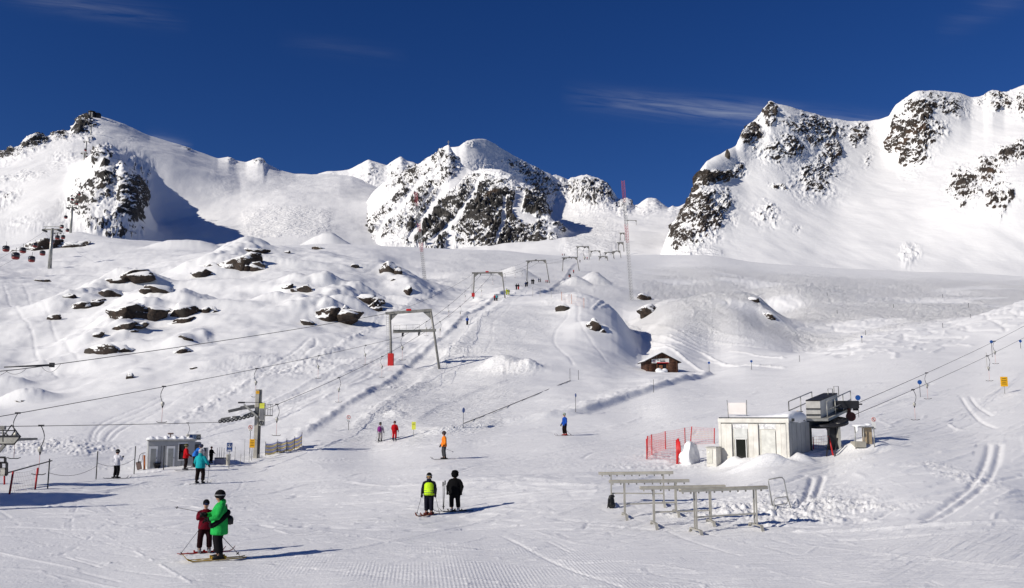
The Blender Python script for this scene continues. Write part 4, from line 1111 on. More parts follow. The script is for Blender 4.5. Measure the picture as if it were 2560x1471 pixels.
rope([top1, top2, at(1320, 652, P3[0].location.y), at(1408, 645, P4[0].location.y)], .02, "thin service cable over the tops of the lift portals", sag=.008)
cl = at(127, 913, 78.0)
tag(MB().tube([cl + Vector((-3.4, -1.2, -.25)), cl + Vector((.1, .1, 0))], [.05, .10], 8).box(cl + Vector((.1, 0, .0)), (.35, .3, .4)).build("cable_joint", STEEL_D), "dark clamp on the thick cable above the cable's own shadow", "clamp")
for k, (u0, u1, d) in enumerate(((-60, 30, 16), (24, 76, 12), (112, 160, 18))):
    a, b = along(THICK, u0), along(THICK, u1)
    tag(MB().tube([a.lerp(b, i / 10) - Z3 * cm(d, a.y) * 4 * (i / 10) * (1 - i / 10) for i in range(11)], .014, 5).build("hanging_wire", CABLE),
        ["leftmost wire loop hanging below the thick cable", "middle wire loop hanging below the thick cable", "right wire loop hanging at the cable's dark clamp"][k], "wire", "loops under the thick cable")

# ------------------------------------------------------------------ T-bars
def tbar_proto():
    root = bpy.data.objects.new("t_bar", None); COL.objects.link(root)
    arm = [Vector((.10 * math.sin(i / 10 * math.pi) * 1.6 + .0, 0, -i / 10 * 1.15)) for i in range(11)]
    arm = [Vector((-.22 * math.sin(i / 10 * math.pi * .9) , 0, -i / 10 * 1.15)) for i in range(11)]
    MB().tube(arm, .024, 6).build("hanger_arm", STEEL_D, root)
    MB().box((0, 0, .02), (.30, .10, .10)).build("rope_grip", STEEL_D, root)
    e = arm[-1]
    sp = MB().ball(e + Vector((.03, 0, -.14)), .17, (.85, .6, 1)).build("spool_housing", STEEL_L, root)
    MB().lathe([(.03, -.16), (.075, 0)], e + Vector((.03, 0, -.30)), 8).build("rope_outlet", STEEL_D, sp)
    MB().tube([e + Vector((.03, 0, -.30)), e + Vector((.03, 0, -1.52))], .017, 6).build("pull_rod", paint("faded_red_rod", (.62, .36, .33), .6, 0, .2), root)
    b = e + Vector((.03, 0, -1.54))
    MB().tube([b + Vector((-.40, 0, .05)), b + Vector((-.2, 0, -.01)), b, b + Vector((.2, 0, -.01)), b + Vector((.40, 0, .05))], .028, 6).build("crossbar", BLACK, root)
    return root
TB = tbar_proto(); TB_USED = [False]
def tbar(p, drop, label, flip=1, yaw=0.0):
    """p: point on the rope; drop: metres from the rope to the crossbar"""
    o = copy_tree(TB) if TB_USED[0] else TB
    TB_USED[0] = True
    k = drop / 2.69
    o.location = p; o.scale = (k * flip, k, k); o.rotation_euler = (0, 0, yaw)
    tag(o, label, "t-bar", "T-bars hanging from the haul ropes")
for rp, px, dpx, lb, fl in [(HAUL_UP, 62, 110, "leftmost T-bar on the upper haul rope, over churned snow", 1), (HAUL_UP, 419, 88, "T-bar hanging above the roof line of the grey hut", 1),
        (HAUL_UP, 647, 70, "T-bar hanging right above the pylon top", 1), (HAUL_UP, 800, 56, "T-bar on the upper rope halfway between pylon and portal", 1), (HAUL_UP, 916, 48, "last T-bar on the upper rope before the portal", 1),
        (HAUL_LOW, 122, 118, "T-bar on the level rope beside a dark fence post", -1), (HAUL_LOW, 482, 62, "T-bar hanging in front of the grey hut's roof sign", -1),
        (HAUL_R, 700, 76, "T-bar just right of the pylon above the striped fence", -1), (HAUL_R, 851, 60, "T-bar on the rising rope between pylon and portal", -1), (HAUL_R, 958, 52, "T-bar beside the red pad of the nearest portal", 1),
        (R12, 1008, 60, "T-bar hanging under the nearest portal's left sheaves", 1), (R12b, 1046, 54, "T-bar hanging under the nearest portal's right sheaves", 1),
        (R12, 1067, 36, "T-bar on the left rope just past the nearest portal", 1), (R12b, 1100, 40, "T-bar on the right rope past the nearest portal", -1), (R12, 1122, 30, "T-bar on the left rope halfway to the second portal", 1),
        (R12b, 1150, 34, "T-bar on the right rope near the blue skier", -1), (R12, 1163, 26, "T-bar on the left rope below the second portal", 1), (R12b, 1204, 26, "T-bar hanging under the second portal's left side", 1),
        (R12, 1232, 24, "T-bar hanging inside the second portal", 1), (R12, 1262, 20, "T-bar just right of the second portal", -1), (R12, 1288, 18, "T-bar between the second and third portals", 1), (R12b, 1306, 16, "T-bar left of the third portal", 1)]:
    q = along(rp, px); tbar(q, cm(dpx, q.y), lb, fl)

# ------------------------------------------------------------------ lattice masts
def lattice_mast(foot, top, w, label, split, guys=False):
    root = thing("lattice_mast", label, "mast", foot, 0)
    T = top - foot; n = 44
    corners = [Vector((math.cos(a), math.sin(a), 0)) * w * .58 for a in (math.pi / 2, math.pi / 2 + 2.094, math.pi / 2 + 4.189)]
    def seg(f0, f1, name, mat):
        m = MB()
        for c in corners: m.tube([c + T * f0, c + T * f1], w * .055, 5)
        for i in range(int(f0 * n), int(f1 * n)):
            for j in range(3):
                a, b = corners[j], corners[(j + 1) % 3]
                m.tube([a + T * (i / n), b + T * ((i + 1) / n)], w * .035, 4, cap=False)
                m.tube([a + T * (i / n), b + T * (i / n)], w * .03, 4, cap=False)
        m.build(name, mat, root)
    mr = paint("mast_red", (.42, .09, .12), .5, 0, .2); mw = paint("mast_grey", (.42, .42, .42), .5, .2, .2)
    for f0, f1, c in split: seg(f0, f1, "mast_section", mr if c == 'r' else mw)
    return root
Mf = hit(1579, 751); lattice_mast(Mf, at(1557, 452, Mf.y + 2), cm(8, Mf.y), "tall red and grey lattice mast right of the lift portals", [(0, .49, 'g'), (.49, .63, 'r'), (.63, .84, 'g'), (.84, 1.0, 'r')])
Mf = hit(1062, 700); lattice_mast(Mf, at(1039, 480, Mf.y + 2), cm(8, Mf.y), "thin red and grey lattice mast in front of the central mountain", [(0, .32, 'g'), (.32, .42, 'r'), (.42, .56, 'g'), (.56, .64, 'r'), (.64, .86, 'g'), (.86, 1.0, 'r')])

# ------------------------------------------------------------------ gondola lift on the left
def gondola_tower(foot, top, label, wide=1.0):
    h = top.z - foot.z
    root = thing("gondola_tower", label, "lift tower", foot, 0, "gondola lift towers")
    MB().tube([(0, 0, -1), (0, 0, h * .96)], [h * .045, h * .03], 10).build("post", STEEL, root)
    w = h * .2 * wide
    MB().beam((-w, 0, h * .93), (w, 0, h * .93), h * .035, h * .03).build("cross_arm", RUSTY, root)
    g = MB()
    for s in (-1, 1):
        g.beam((s * w * .95, 0, h * .93), (s * w * .72, 0, h), h * .012)
    g.beam((-w * 1.05, 0, h), (w * 1.05, 0, h), h * .014); g.build("gantry", STEEL, root)
    for s in (-1, 1):
        MB().beam((s * w * .9, -h * .1, h * .90), (s * w * .9, h * .1, h * .90), h * .03, h * .04).build("sheave_train", STEEL_D, root)
    return root, foot + Vector((-w * .9, 0, h * .88)), foot + Vector((w * .9, 0, h * .88))
def surf(px, py, y): return at(px, py, y)
g1 = hit(124, 672); G1 = gondola_tower(g1, at(124, 567, g1.y), "nearest and tallest gondola tower at the left", 1.0)
G2 = gondola_tower(surf(141, 622, 520), surf(141, 580, 520), "small gondola tower just behind the nearest one", 1.0)
G3 = gondola_tower(surf(176, 588, 640), surf(177, 514, 640), "gondola tower at the foot of the dark rock ridge", .75)
G4 = gondola_tower(surf(208, 425, 930), surf(208, 380, 930), "lower of two gondola towers high on the left mountain", .8)
G5 = gondola_tower(surf(214, 392, 1050), surf(214, 352, 1050), "upper of two gondola towers high on the left mountain", .8)
G6 = gondola_tower(surf(226, 352, 1330), surf(227, 312, 1330), "gondola mast below the summit station", .5)
_, GR = rope([at(-60, 700, 300), G1[2], G2[2], G3[2]], .03, "gondola cable leading down left from the towers", sag=.01)
_, GR2 = rope([at(-60, 680, 310), G1[1], G2[1], G3[1], G4[1]], .03, "gondola cable climbing the left mountain", sag=.01)
cab_red = paint("cabin_red", (.22, .02, .018), .35, 0, .2); cab_dk = paint("cabin_dark_windows", (.03, .03, .04), .15, 0, .2)
def cabin_proto():
    root = bpy.data.objects.new("gondola_cabin", None); COL.objects.link(root)
    MB().lathe([(.55, -2.2), (.95, -2.0), (1.05, -1.55)], (0, 0, 0), 10).build("lower_shell", cab_red, root)
    MB().lathe([(1.05, -1.55), (1.08, -1.0), (1.02, -.5)], (0, 0, 0), 10).build("window_band", cab_dk, root)
    MB().lathe([(1.02, -.5), (.8, -.25), (.3, -.12)], (0, 0, 0), 10).build("roof", BLACK, root)
    MB().tube([(0, 0, -.15), (.1, 0, .5), (0, 0, 1.2)], .07, 6).build("hanger", STEEL_D, root)
    return root
CB = cabin_proto(); CB_USED = False
for px, py, y, hp, lb in [(16, 622, 300, 17, "leftmost gondola cabin at the picture's edge"), (40, 640, 290, 20, "lowest of the near gondola cabins"), (58, 626, 330, 16, "third gondola cabin from the left edge"), (80, 648, 300, 17, "lower right cabin of the near group"),
        (107, 633, 330, 14, "gondola cabin just left of the nearest tower"), (88, 613, 380, 13, "small cabin against the dark rocky knoll"), (130, 605, 420, 12, "cabin hanging behind the nearest tower"), (144, 594, 440, 12, "left of two cabins beside the small tower"), (158, 593, 450, 11, "right of two cabins beside the small tower"),
        (155, 567, 560, 10, "cabin below left of the ridge-foot tower"), (169, 576, 580, 9, "cabin right at the ridge-foot tower"), (165, 543, 640, 9, "cabin left of the ridge-foot tower's top"), (193, 508, 700, 8, "lower of three cabins beside the rock ridge"), (181, 498, 730, 8, "left of three cabins beside the rock ridge"), (199, 485, 760, 7, "upper of three cabins beside the rock ridge"),
        (218, 393, 1000, 7, "cabin at the upper mountain towers"), (214, 375, 1040, 7, "topmost cabin below the summit")]:
    o = copy_tree(CB) if CB_USED else CB; CB_USED = True
    k = cm(hp, y) / 2.2; p = at(px, py - hp * .5, y)
    o.location = p; o.scale = (k, k, k); tag(o, lb, "gondola cabin", "gondola cabins on the left cableway")
# summit station
ss = at(233, 292, 1440); k = 1440 / FPX
root = thing("summit_station", "dark gondola station on the left mountain's summit", "building", ss)
MB().lathe([(9 * k, -14 * k), (9 * k, 9 * k), (7.5 * k, 12 * k)], (-4 * k, 0, 0), 12).build("wall", STEEL_D, root)
MB().lathe([(8 * k, -10 * k), (8 * k, 8 * k), (6 * k, 11 * k)], (9 * k, 4, 0), 12).build("side_building", STEEL_D, root)
MB().lathe([(9.4 * k, 0), (9.4 * k, 1.2 * k), (3 * k, 3.2 * k)], (-4 * k, 0, 12 * k), 12).build("roof", BLACK, root)
MB().box((1 * k, -9 * k, 0), (3 * k, 2 * k, 18 * k)).build("pillar", RUSTY, root)
# summit cross
c = at(1121, 364, 1300); k = 1300 / FPX
root = thing("summit_cross", "slender cross on the pointed peak of the central mountain", "cross", c)
MB().box((0, 0, 5 * k), (1.4 * k, 1.4 * k, 16 * k)).build("upright", STEEL, root); MB().box((0, 0, 9 * k), (6 * k, 1.2 * k, 1.4 * k)).build("crossbar", STEEL, root)
# rock pinnacle on the right mountain
v, f = ICO[3]; y0 = 792; k = y0 / FPX
q = v * np.array([7 * k, 6 * k, 16 * k]); q[:, 0] *= 1 - .35 * np.clip(q[:, 2] / (16 * k), 0, 1); q += fbm(q[:, 0] / 2 + 5, q[:, 2] / 3, 3, 9)[:, None] * .5
me = bpy.data.meshes.new("rock_pinnacle"); me.from_pydata(q.tolist(), [], f); me.materials.append(paint("pinnacle_rock", (.09, .075, .06), .8, 0, .5, .4))
tag(link("rock_pinnacle", me, None, at(1819, 388, y0)), "upright rock finger standing on the right mountain's snowy shoulder", "rock")
# ------------------------------------------------------------------ flat lettering and emblems
def text_obj(parent, txt, size, loc, rot, mat, name="lettering"):
    cu = bpy.data.curves.new(name, 'FONT'); cu.body = txt; cu.size = size; cu.align_x = 'CENTER'; cu.align_y = 'CENTER'; cu.extrude = .002
    tmp = bpy.data.objects.new(name, cu); COL.objects.link(tmp)
    me = bpy.data.meshes.new_from_object(tmp.evaluated_get(bpy.context.evaluated_depsgraph_get()))
    bpy.data.objects.remove(tmp); me.materials.append(mat)
    o = link(name, me, parent, loc); o.rotation_euler = rot
    return o
FACE = (math.pi / 2, 0, 0)                                   # stands upright, read from -y
def rod(parent, h, r=.022, mat=None, name="post", x=0, y=0, z0=-.3):
    return MB().tube([(x, y, z0), (x, y, h)], r, 8).build(name, mat or STEEL, parent)
def ring(mb, c, R, r, n=20):
    pts = [Vector(c) + Vector((math.cos(2*math.pi*i/n) * R, 0, math.sin(2*math.pi*i/n) * R)) for i in range(n + 1)]
    return mb.tube(pts, r, 5, cap=False)
def disc(mb, c, R, th=.02, n=24):
    return mb.lathe([(R, -th/2), (R, th/2)], c, n, Matrix.Rotation(math.pi/2, 3, 'X'))
SIGN_RED = paint("sign_red", (.55, .02, .02), .45, 0, .1)
SIGN_BLK = paint("sign_black", (.02, .02, .02), .5, 0, .1)

# blue lift sign with a seated-skier emblem
f = hit(572, 1172); k = f.y / FPX
root = thing("lift_sign", "dark blue information sign with white emblem beside the grey hut", "sign", f)
rod(root, 62 * k, .03)
w, h = 14 * k, 21.5 * k
pl = MB().box((0, -.03, 52 * k), (w, .03, h)).build("sign_panel", BLUE_S, root, bevel=.01)
e = MB(); ring(e, (0, -.055, 55 * k), 5 * k, .5 * k * .6)
e.tube([(-.3 * k, -.055, 58.5 * k), (-.5 * k, -.055, 55 * k), (2.6 * k, -.055, 54 * k), (3.2 * k, -.055, 51.8 * k)], .75 * k, 6).tube([(-3.5 * k, -.055, 54 * k), (0, -.055, 52.4 * k), (3.6 * k, -.055, 51 * k)], .5 * k, 6)
e.build("emblem", WHITE, pl)
MB().box((0, -.05, 45 * k), (9 * k, .008, .9 * k)).box((0, -.05, 43.4 * k), (10 * k, .008, .9 * k)).build("lettering", WHITE, pl)
# yellow notice sign beside the pylon
f = hit(631, 1156); k = f.y / FPX
def yellow_sign(px, py, label, w=12.5, h=20, base=30, cols=YELLOW, rows=4):
    f = hit(px, py); k = f.y / FPX
    root = thing("notice_sign", label, "sign", f)
    rod(root, (base + h) * k, .025)
    pl = MB().box((0, -.03, (base + h / 2) * k), (w * k, .025, h * k)).build("sign_panel", cols, root, bevel=.008)
    m = MB()
    for i in range(rows): m.box((0, -.046, (base + h * (.82 - .19 * i)) * k), (w * k * (.68 if i % 2 else .54), .006, h * k * .05))
    m.build("lettering", SIGN_BLK, pl)
    return root
yellow_sign(629, 1152, "orange-yellow notice sign in front of the pylon", 13, 21, 31)
yellow_sign(1034, 1092, "bright yellow two-part sign near the purple and red skiers", 10, 19, 17, YELLOW_G, 2)
yellow_sign(2512, 985, "orange-yellow notice sign on the right slope", 18, 24, 18)
# round prohibition and warning signs
def round_sign(px, py, label, w, hpan, base, R, slash=True, glyph=True):
    f = hit(px, py); k = f.y / FPX
    root = thing("round_sign", label, "sign", f)
    rod(root, (base + hpan) * k, .025, STEEL_D)
    pl = MB().box((0, -.03, (base + hpan / 2) * k), (w * k, .02, hpan * k)).build("sign_panel", WHITE, root)
    c = (0, -.05, (base + hpan - R - 1) * k)
    m = MB(); ring(m, c, R * k, .5 * k)
    if slash: m.tube([Vector(c) + Vector((-.6 * R * k, 0, .6 * R * k)), Vector(c) + Vector((.6 * R * k, 0, -.6 * R * k))], .4 * k, 5)
    m.build("ring", SIGN_RED, pl)
    MB().tube([Vector(c) + Vector((.1 * R * k, -.002, .5 * R * k)), Vector(c) + Vector((-.15 * R * k, -.002, 0)), Vector(c) + Vector((.2 * R * k, -.002, -.5 * R * k))], .55 * k, 5).build("pictogram", SIGN_BLK, pl)
    if hpan > 2.6 * R: MB().box((0, -.045, (base + 2.2) * k), (w * k * .7, .006, .9 * k)).build("lettering", SIGN_BLK, pl)
round_sign(624, 1135, "white sign with red prohibition ring left of the pylon", 10, 15, 55, 4.6)
round_sign(871, 1076, "white warning sign with a round symbol at the foot of the drag-lift track", 9.5, 17, 20, 4.2, False)
round_sign(2186, 1104, "white upright sign with red prohibition ring beside the right station", 10, 30, 29, 4.6)

# blue round piste markers
def disc_marker(px, py, hpx, rpx, label, r=.018, edge=False, mat=BLUE_D):
    f = hit(px, py); k = f.y / FPX
    root = thing("piste_marker", label, "piste marker", f, 1.15 if edge else 0, "round piste markers on poles")
    rod(root, hpx * k, max(r, .6 * k), STEEL_D)
    disc(MB(), (0, -.03, (hpx - rpx) * k), rpx * k, .03).build("disc", mat, root)
for a in [(2147, 1044, 55, 6.5, "big blue disc marker right behind the right station"), (2301, 993, 42, 5.5, "blue disc marker halfway along the right drag lift"), (2481, 893, 42, 4, "blue disc marker high on the right slope"), (2552, 872, 22, 3.5, "blue disc marker at the right edge"),
          (1773, 930, 25, 3, "blue disc marker right of the log cabin"), (1879, 925, 24, 3, "blue disc marker further right of the log cabin"), (2155, 858, 18, 2.5, "blue disc marker on the far edge of the right piste")]:
    disc_marker(*a)
disc_marker(1439, 1031, 46, 4.8, "blue disc marker above the snow bank, seen obliquely", .02, True)
disc_marker(1158, 1070, 49, 6.5, "dark blue marker seen edge-on at the start of the dark pipe", .02, True)
# plain poles
def pole(px, py, hpx, label, mat=STEEL_D, r=.02, lean=0.0, cat="pole", name="marker_pole"):
    f = hit(px, py); k = f.y / FPX; h = hpx * k; rr = max(r, .55 * k)
    o = MB().tube([(0, 0, -.4), (lean * h, 0, h)], rr, 8).build(name, mat, None, f)
    return tag(o, label, cat, "poles standing in the snow")
for a in [(1634, 982, 33, "plain marker pole on the bank left of the log cabin"), (1425, 952, 30, "left of two poles by the upper end of the dark pipe"), (1446, 950, 24, "right of two poles by the upper end of the dark pipe"),
          (1999, 905, 16, "thin pole at the right end of the tracked hollow"), (2357, 745, 9, "tiny far pole on the upper right slope"), (2422, 770, 12, "small pole at the piste corner on the right"), (2426, 795, 10, "lower small pole at the piste corner"),
          (2093, 785, 9, "far pole on the ridge of the tracked slope"), (2234, 770, 9, "far pole right of the ridge pole"), (2068, 740, 8, "far pole above the tracked hollow"), (2164, 838, 12, "pole on the edge between hollow and piste"), (2357, 820, 12, "pole near the pale groomed tongue"), (2468, 922, 40, "grey pole carrying a small plate under the right lift", STEEL_L, .03)]:
    pole(*a)
for px, py, hp, lb in [(240, 1199, 68, "dark fence post left of the white-jacket skier"), (335, 1186, 68, "dark fence post right of the white-jacket skier"), (409, 1175, 58, "dark leaning post in front of the grey hut's doors"), (119, 1222, 72, "dark fence post standing at the T-bar's crossbar")]:
    pole(px, py, hp, lb, POST_D, .035, -.03 if px == 409 else 0, "post", "fence_post")
for px, py, hp, lb in [(542, 1155, 34, "thin slalom pole left of the blue sign, first of four"), (548, 1157, 37, "thin slalom pole left of the blue sign, second of four"), (553, 1158, 38, "thin slalom pole left of the blue sign, third of four"), (559, 1158, 36, "thin slalom pole left of the blue sign, fourth of four"), (587, 1152, 34, "thin pole between the blue sign and the pylon"), (600, 1162, 26, "short leaning pole between the blue sign and the pylon"), (610, 1158, 58, "tall thin pole with a dark foot left of the pylon"), (622, 1156, 20, "short stake at the pylon's left foot")]:
    pole(px, py, hp, lb, STEEL, .018, .05 if hp < 30 else 0)
# dark pipe lying beside the piste
ln = [hit(px, py) + Z3 * .06 for px, py in [(1134, 1072), (1200, 1045), (1270, 1017), (1340, 988), (1400, 963), (1426, 953)]]
tag(MB().tube(ln, .04, 8).build("snow_pipe", STEEL_D), "long dark pipe lying on the snow beside the piste", "pipe")

# ------------------------------------------------------------------ concrete pylon of the left lift
f = PYL; k = f.y / FPX
root = thing("lift_pylon", "tall grey pylon with sheave arm and sign boxes by the grey hut", "lift tower", f)
MB().box((-2.6 * k, 0, 84 * k - .25), (9.5 * k, 9 * k, 169 * k + .5)).build("post", paint("pale_concrete", (.42, .40, .35), .8, 0, .25, 1.2, .01), root, bevel=.02)
MB().box((4.4 * k, .05, 84 * k - .25), (4.3 * k, 7.5 * k, 168 * k + .5)).build("steel_flange", RUSTY, root)
MB().tube([(6 * k, -.1, 10 * k), (7 * k, -.12, 50 * k), (5.5 * k, -.12, 90 * k)], 1.5 * k, 8).build("conduit", BLACK, root)
a0, a1, a2 = Vector((-2 * k, -.4, 118 * k)), Vector((-30 * k, -.6, 132 * k)), Vector((-66 * k, -.9, 112 * k))
MB().beam((-6 * k, -.45, 126 * k), (-38 * k, -.6, 122 * k), .3, 9 * k).beam((-36 * k, -.6, 121 * k), (-66 * k, -.8, 114 * k), .3, 7 * k).build("sheave_arm", paint("arm_grey", (.13, .13, .13), .55, .3, .2), root)
MB().beam((4 * k, -.5, 100 * k), (-30 * k, -.65, 131 * k), .14, 4.2 * k).build("brace", STEEL_L, root)
MB().beam((14 * k, -.5, 136 * k), (-44 * k, -.6, 136 * k), .07, 1.4 * k).box((-37 * k, -.6, 135.5 * k), (14 * k, .3, 4 * k)).build("top_bar", STEEL_D, root)
Ry = Matrix.Rotation(math.pi / 2, 3, 'X')
for i in range(10):
    q = i / 9; x = (-84 + 82 * q) * k; z = (90 + 17 * q ** 1.5) * k
    wh = MB().lathe([(4.6 * k, -.06), (4.6 * k, .06)], (x, -.9 + .5 * q, z), 14, Ry).build("sheave_wheel", STEEL_D, root)
    MB().lathe([(2.2 * k, -.075), (2.2 * k, .075)], (x, -.9 + .5 * q, z), 10, Ry).build("hub", STEEL, wh)
for i, (x0, x1, z0, z1) in enumerate(((-84, -62, 95, 99), (-58, -40, 100, 101), (-32, -4, 103, 114))):
    MB().beam((x0 * k, -.78 + .2 * i, z0 * k), (x1 * k, -.6 + .12 * i, z1 * k), .10, 5 * k).build("wheel_beam", RUSTY, root)
bx = MB().box((13 * k, -.35, 107 * k), (13 * k, .25, 56 * k)).build("sign_box", STEEL_L, root)
MB().box((13 * k, -.49, 128 * k), (12 * k, .012, 13 * k)).build("yellow_plate", YELLOW_G, bx)
MB().box((13 * k, -.49, 107 * k), (10 * k, .012, 26 * k)).build("grey_screen", paint("screen_grey", (.18, .18, .19), .4), bx)
m = MB(); ring(m, (13 * k, -.5, 86 * k), 5 * k, .8 * k); m.build("ring_symbol", BLACK, bx); MB().tube([(13 * k, -.5, 89 * k), (12.6 * k, -.5, 86 * k), (13.2 * k, -.5, 83 * k)], .8 * k, 5).build("pictogram", BLACK, bx)
m = MB()
for x in (22, 34):
    for y in (-.5, .2): m.tube([(x * k, y, 105 * k), (x * k, y, 131 * k)], .02, 5)
for z in (118, 131):
    for y in (-.5, .2): m.tube([(20 * k, y, z * k), (34 * k, y, z * k)], .02, 5)
    m.tube([(34 * k, -.5, z * k), (34 * k, .2, z * k)], .02, 5)
m.build("cage_railing", STEEL, root); MB().box((27 * k, -.15, 104 * k), (15 * k, .8, 3 * k)).build("platform", RUSTY, root)
ft = MB().box((-1.8 * k, -4.8 * k, 161 * k), (8 * k, .012, 7 * k)).build("number_plate", YELLOW, root)
text_obj(ft, "M", 6 * k, (-1.8 * k, -5.0 * k, 161 * k), FACE, SIGN_BLK)

# ------------------------------------------------------------------ grey lift hut
f = hit(368, 1173); f = Vector((f.x, f.y, f.z)); k = f.y / FPX
g2 = hit(478, 1166)
root = thing("lift_hut", "grey lift hut with two white-framed doors and a black window", "hut", f, 0.42)
L, Hh, D = 108 * k, 68 * k, 2.6
MB().box((L / 2, D / 2, Hh / 2 - .2), (L, D, Hh + .4)).build("wall", GREY_PANEL, root)
for i in range(9):
    MB().box((L * (i + .5) / 9, -.012, Hh * .46), (.02, .02, Hh * .9)).build("panel_joint", STEEL_D, root) if i not in (0, 1, 4, 5, 7, 8) else None
MB().box((L / 2, D / 2, Hh + .04), (L + .2, D + .25, .12)).build("roof_edge", STEEL_L, root)
MB().box((L / 2, -.03, Hh - .2), (L + .04, .05, .30)).build("fascia", GREY_PANEL, root)
m = MB(); nx = 22
pts = [Vector((L * i / nx, 0, 0)) for i in range(nx + 1)]
for i in range(nx):
    hh = (.16 + .08 * math.sin(i * 1.7) + .05 * math.sin(i * 3.3)) 
    m.ball((L * (i + .5) / nx, D * .45, Hh + .10), 1, (L / nx * 1.5, D * .52, hh), 10, 6)
me = remesh(m, .05, "roof_snow", 8); me.materials.append(SNOW_OBJ); link("roof_snow", me, root)
for x0 in (2, 42):
    d = MB().box(((x0 + 10) * k, -.03, 27 * k), (20 * k, .05, 56 * k)).build("door", WHITE, root)
    MB().box(((x0 + 10) * k, -.062, 26 * k), (12 * k, .015, 46 * k)).build("pane", paint("frosted_pane", (.28, .29, .28), .3), d)
    MB().box(((x0 + 18) * k, -.075, 26 * k), (1.2 * k, .03, 3 * k)).build("handle", STEEL_D, d)
wn_ = MB().box((80 * k, -.03, 41 * k), (22 * k, .06, 44 * k)).build("window", WHITE, root)
MB().box((80 * k, -.068, 41 * k), (18 * k, .02, 38 * k)).build("pane", BLACKGLASS, wn_)
sg = MB().box((108 * k, .4, 76 * k), (28 * k, .5, 14 * k)).build("roof_sign", STEEL_L, root)
MB().box((98.5 * k, .13, 76 * k), (7 * k, .03, 12 * k)).build("blue_panel", BLUE_S, sg); MB().box((107 * k, .13, 76 * k), (8 * k, .03, 12 * k)).build("pale_panel", paint("sign_pale_blue", (.25, .33, .45), .5), sg)
text_obj(sg, "T", 10 * k, (107 * k, .10, 76 * k), FACE, BLUE_S, "emblem")
m = MB(); ring(m, (117 * k, .12, 76 * k), 4.6 * k, .8 * k); m.build("ring_symbol", SIGN_BLK, sg)
MB().box((114 * k, .9, 30 * k), (20 * k, 1.4, 66 * k)).build("entrance", GREY_PANEL, root)
MB().box((114 * k, .18, 30 * k), (13 * k, .03, 56 * k)).build("doorway", paint("dim_doorway", (.10, .10, .10), .6), root)
MB().box((52 * k, 1.2, Hh + .5), (13 * k, .5, 4 * k)).tube([(52 * k, 1.2, Hh), (52 * k, 1.2, Hh + .5)], .04, 6).build("roof_vent", paint("vent_brown", (.25, .18, .15), .7), root)

# black bin, orange sled stretcher, grey bin, counter box
f = hit(392, 1171); k = f.y / FPX
b = MB().lathe([(5.5 * k, 0), (8.5 * k, 9 * k), (9.5 * k, 13 * k)], (0, 0, 0), 14)
tag(b.build("tub", BLACK, None, f), "black plastic tub at the foot of the grey hut's wall", "tub")
f = hit(352, 1176); k = f.y / FPX
root = thing("rescue_sled", "orange and dark sled leaning at the left end of the grey hut", "sled", f)
MB().beam((-3 * k, 0, 2 * k), (-9 * k, .1, 20 * k), 11 * k, .12, Vector((0, 1, 0))).build("shell", paint("sled_brown", (.09, .05, .04), .5), root)
MB().beam((6 * k, .2, 0), (4 * k, .2, 36 * k), 4 * k, .08, Vector((0, 1, 0))).build("orange_side", paint("sled_orange", (.60, .16, .03), .5), root)
MB().tube([(-8 * k, 0, 18 * k), (-6 * k, .1, 36 * k), (0, .1, 41 * k), (8 * k, .1, 42 * k)], .8 * k, 6).tube([(0, .1, 18 * k), (2 * k, .1, 40 * k)], .6 * k, 5).build("handle_frame", STEEL_D, root)
f = hit(570, 1163); k = f.y / FPX
o = MB().lathe([(4.2 * k, -.1), (4.6 * k, 0), (5.2 * k, 24 * k), (5.8 * k, 24.5 * k), (5.8 * k, 26 * k)], (0, 0, 0), 16)
tag(o.build("waste_bin", paint("beige_bin", (.42, .40, .35), .6, 0, .15), None, f), "beige round bin below the blue sign", "bin")
f = hit(548, 1162); k = f.y / FPX
root = thing("barrier_board", "low blue-grey board between the queue and the beige bin", "barrier", f)
MB().box((0, .2, 7 * k), (28 * k, .08, 15 * k)).build("board", paint("board_bluegrey", (.20, .21, .30), .6), root); MB().tube([(-14 * k, .2, 15.5 * k), (14 * k, .2, 15.5 * k)], .05, 6).build("rail", BLACK, root)
f = hit(513, 1160); k = f.y / FPX
root = thing("ticket_turnstile", "pale turnstile post behind the queuing skiers", "turnstile", f)
MB().box((0, 0, 18 * k), (9 * k, .3, 42 * k)).build("cabinet", CREAM, root, bevel=.02); MB().box((-1 * k, -.16, 34 * k), (6 * k, .02, 8 * k)).build("screen", paint("screen_dark", (.1, .1, .1), .3), root)

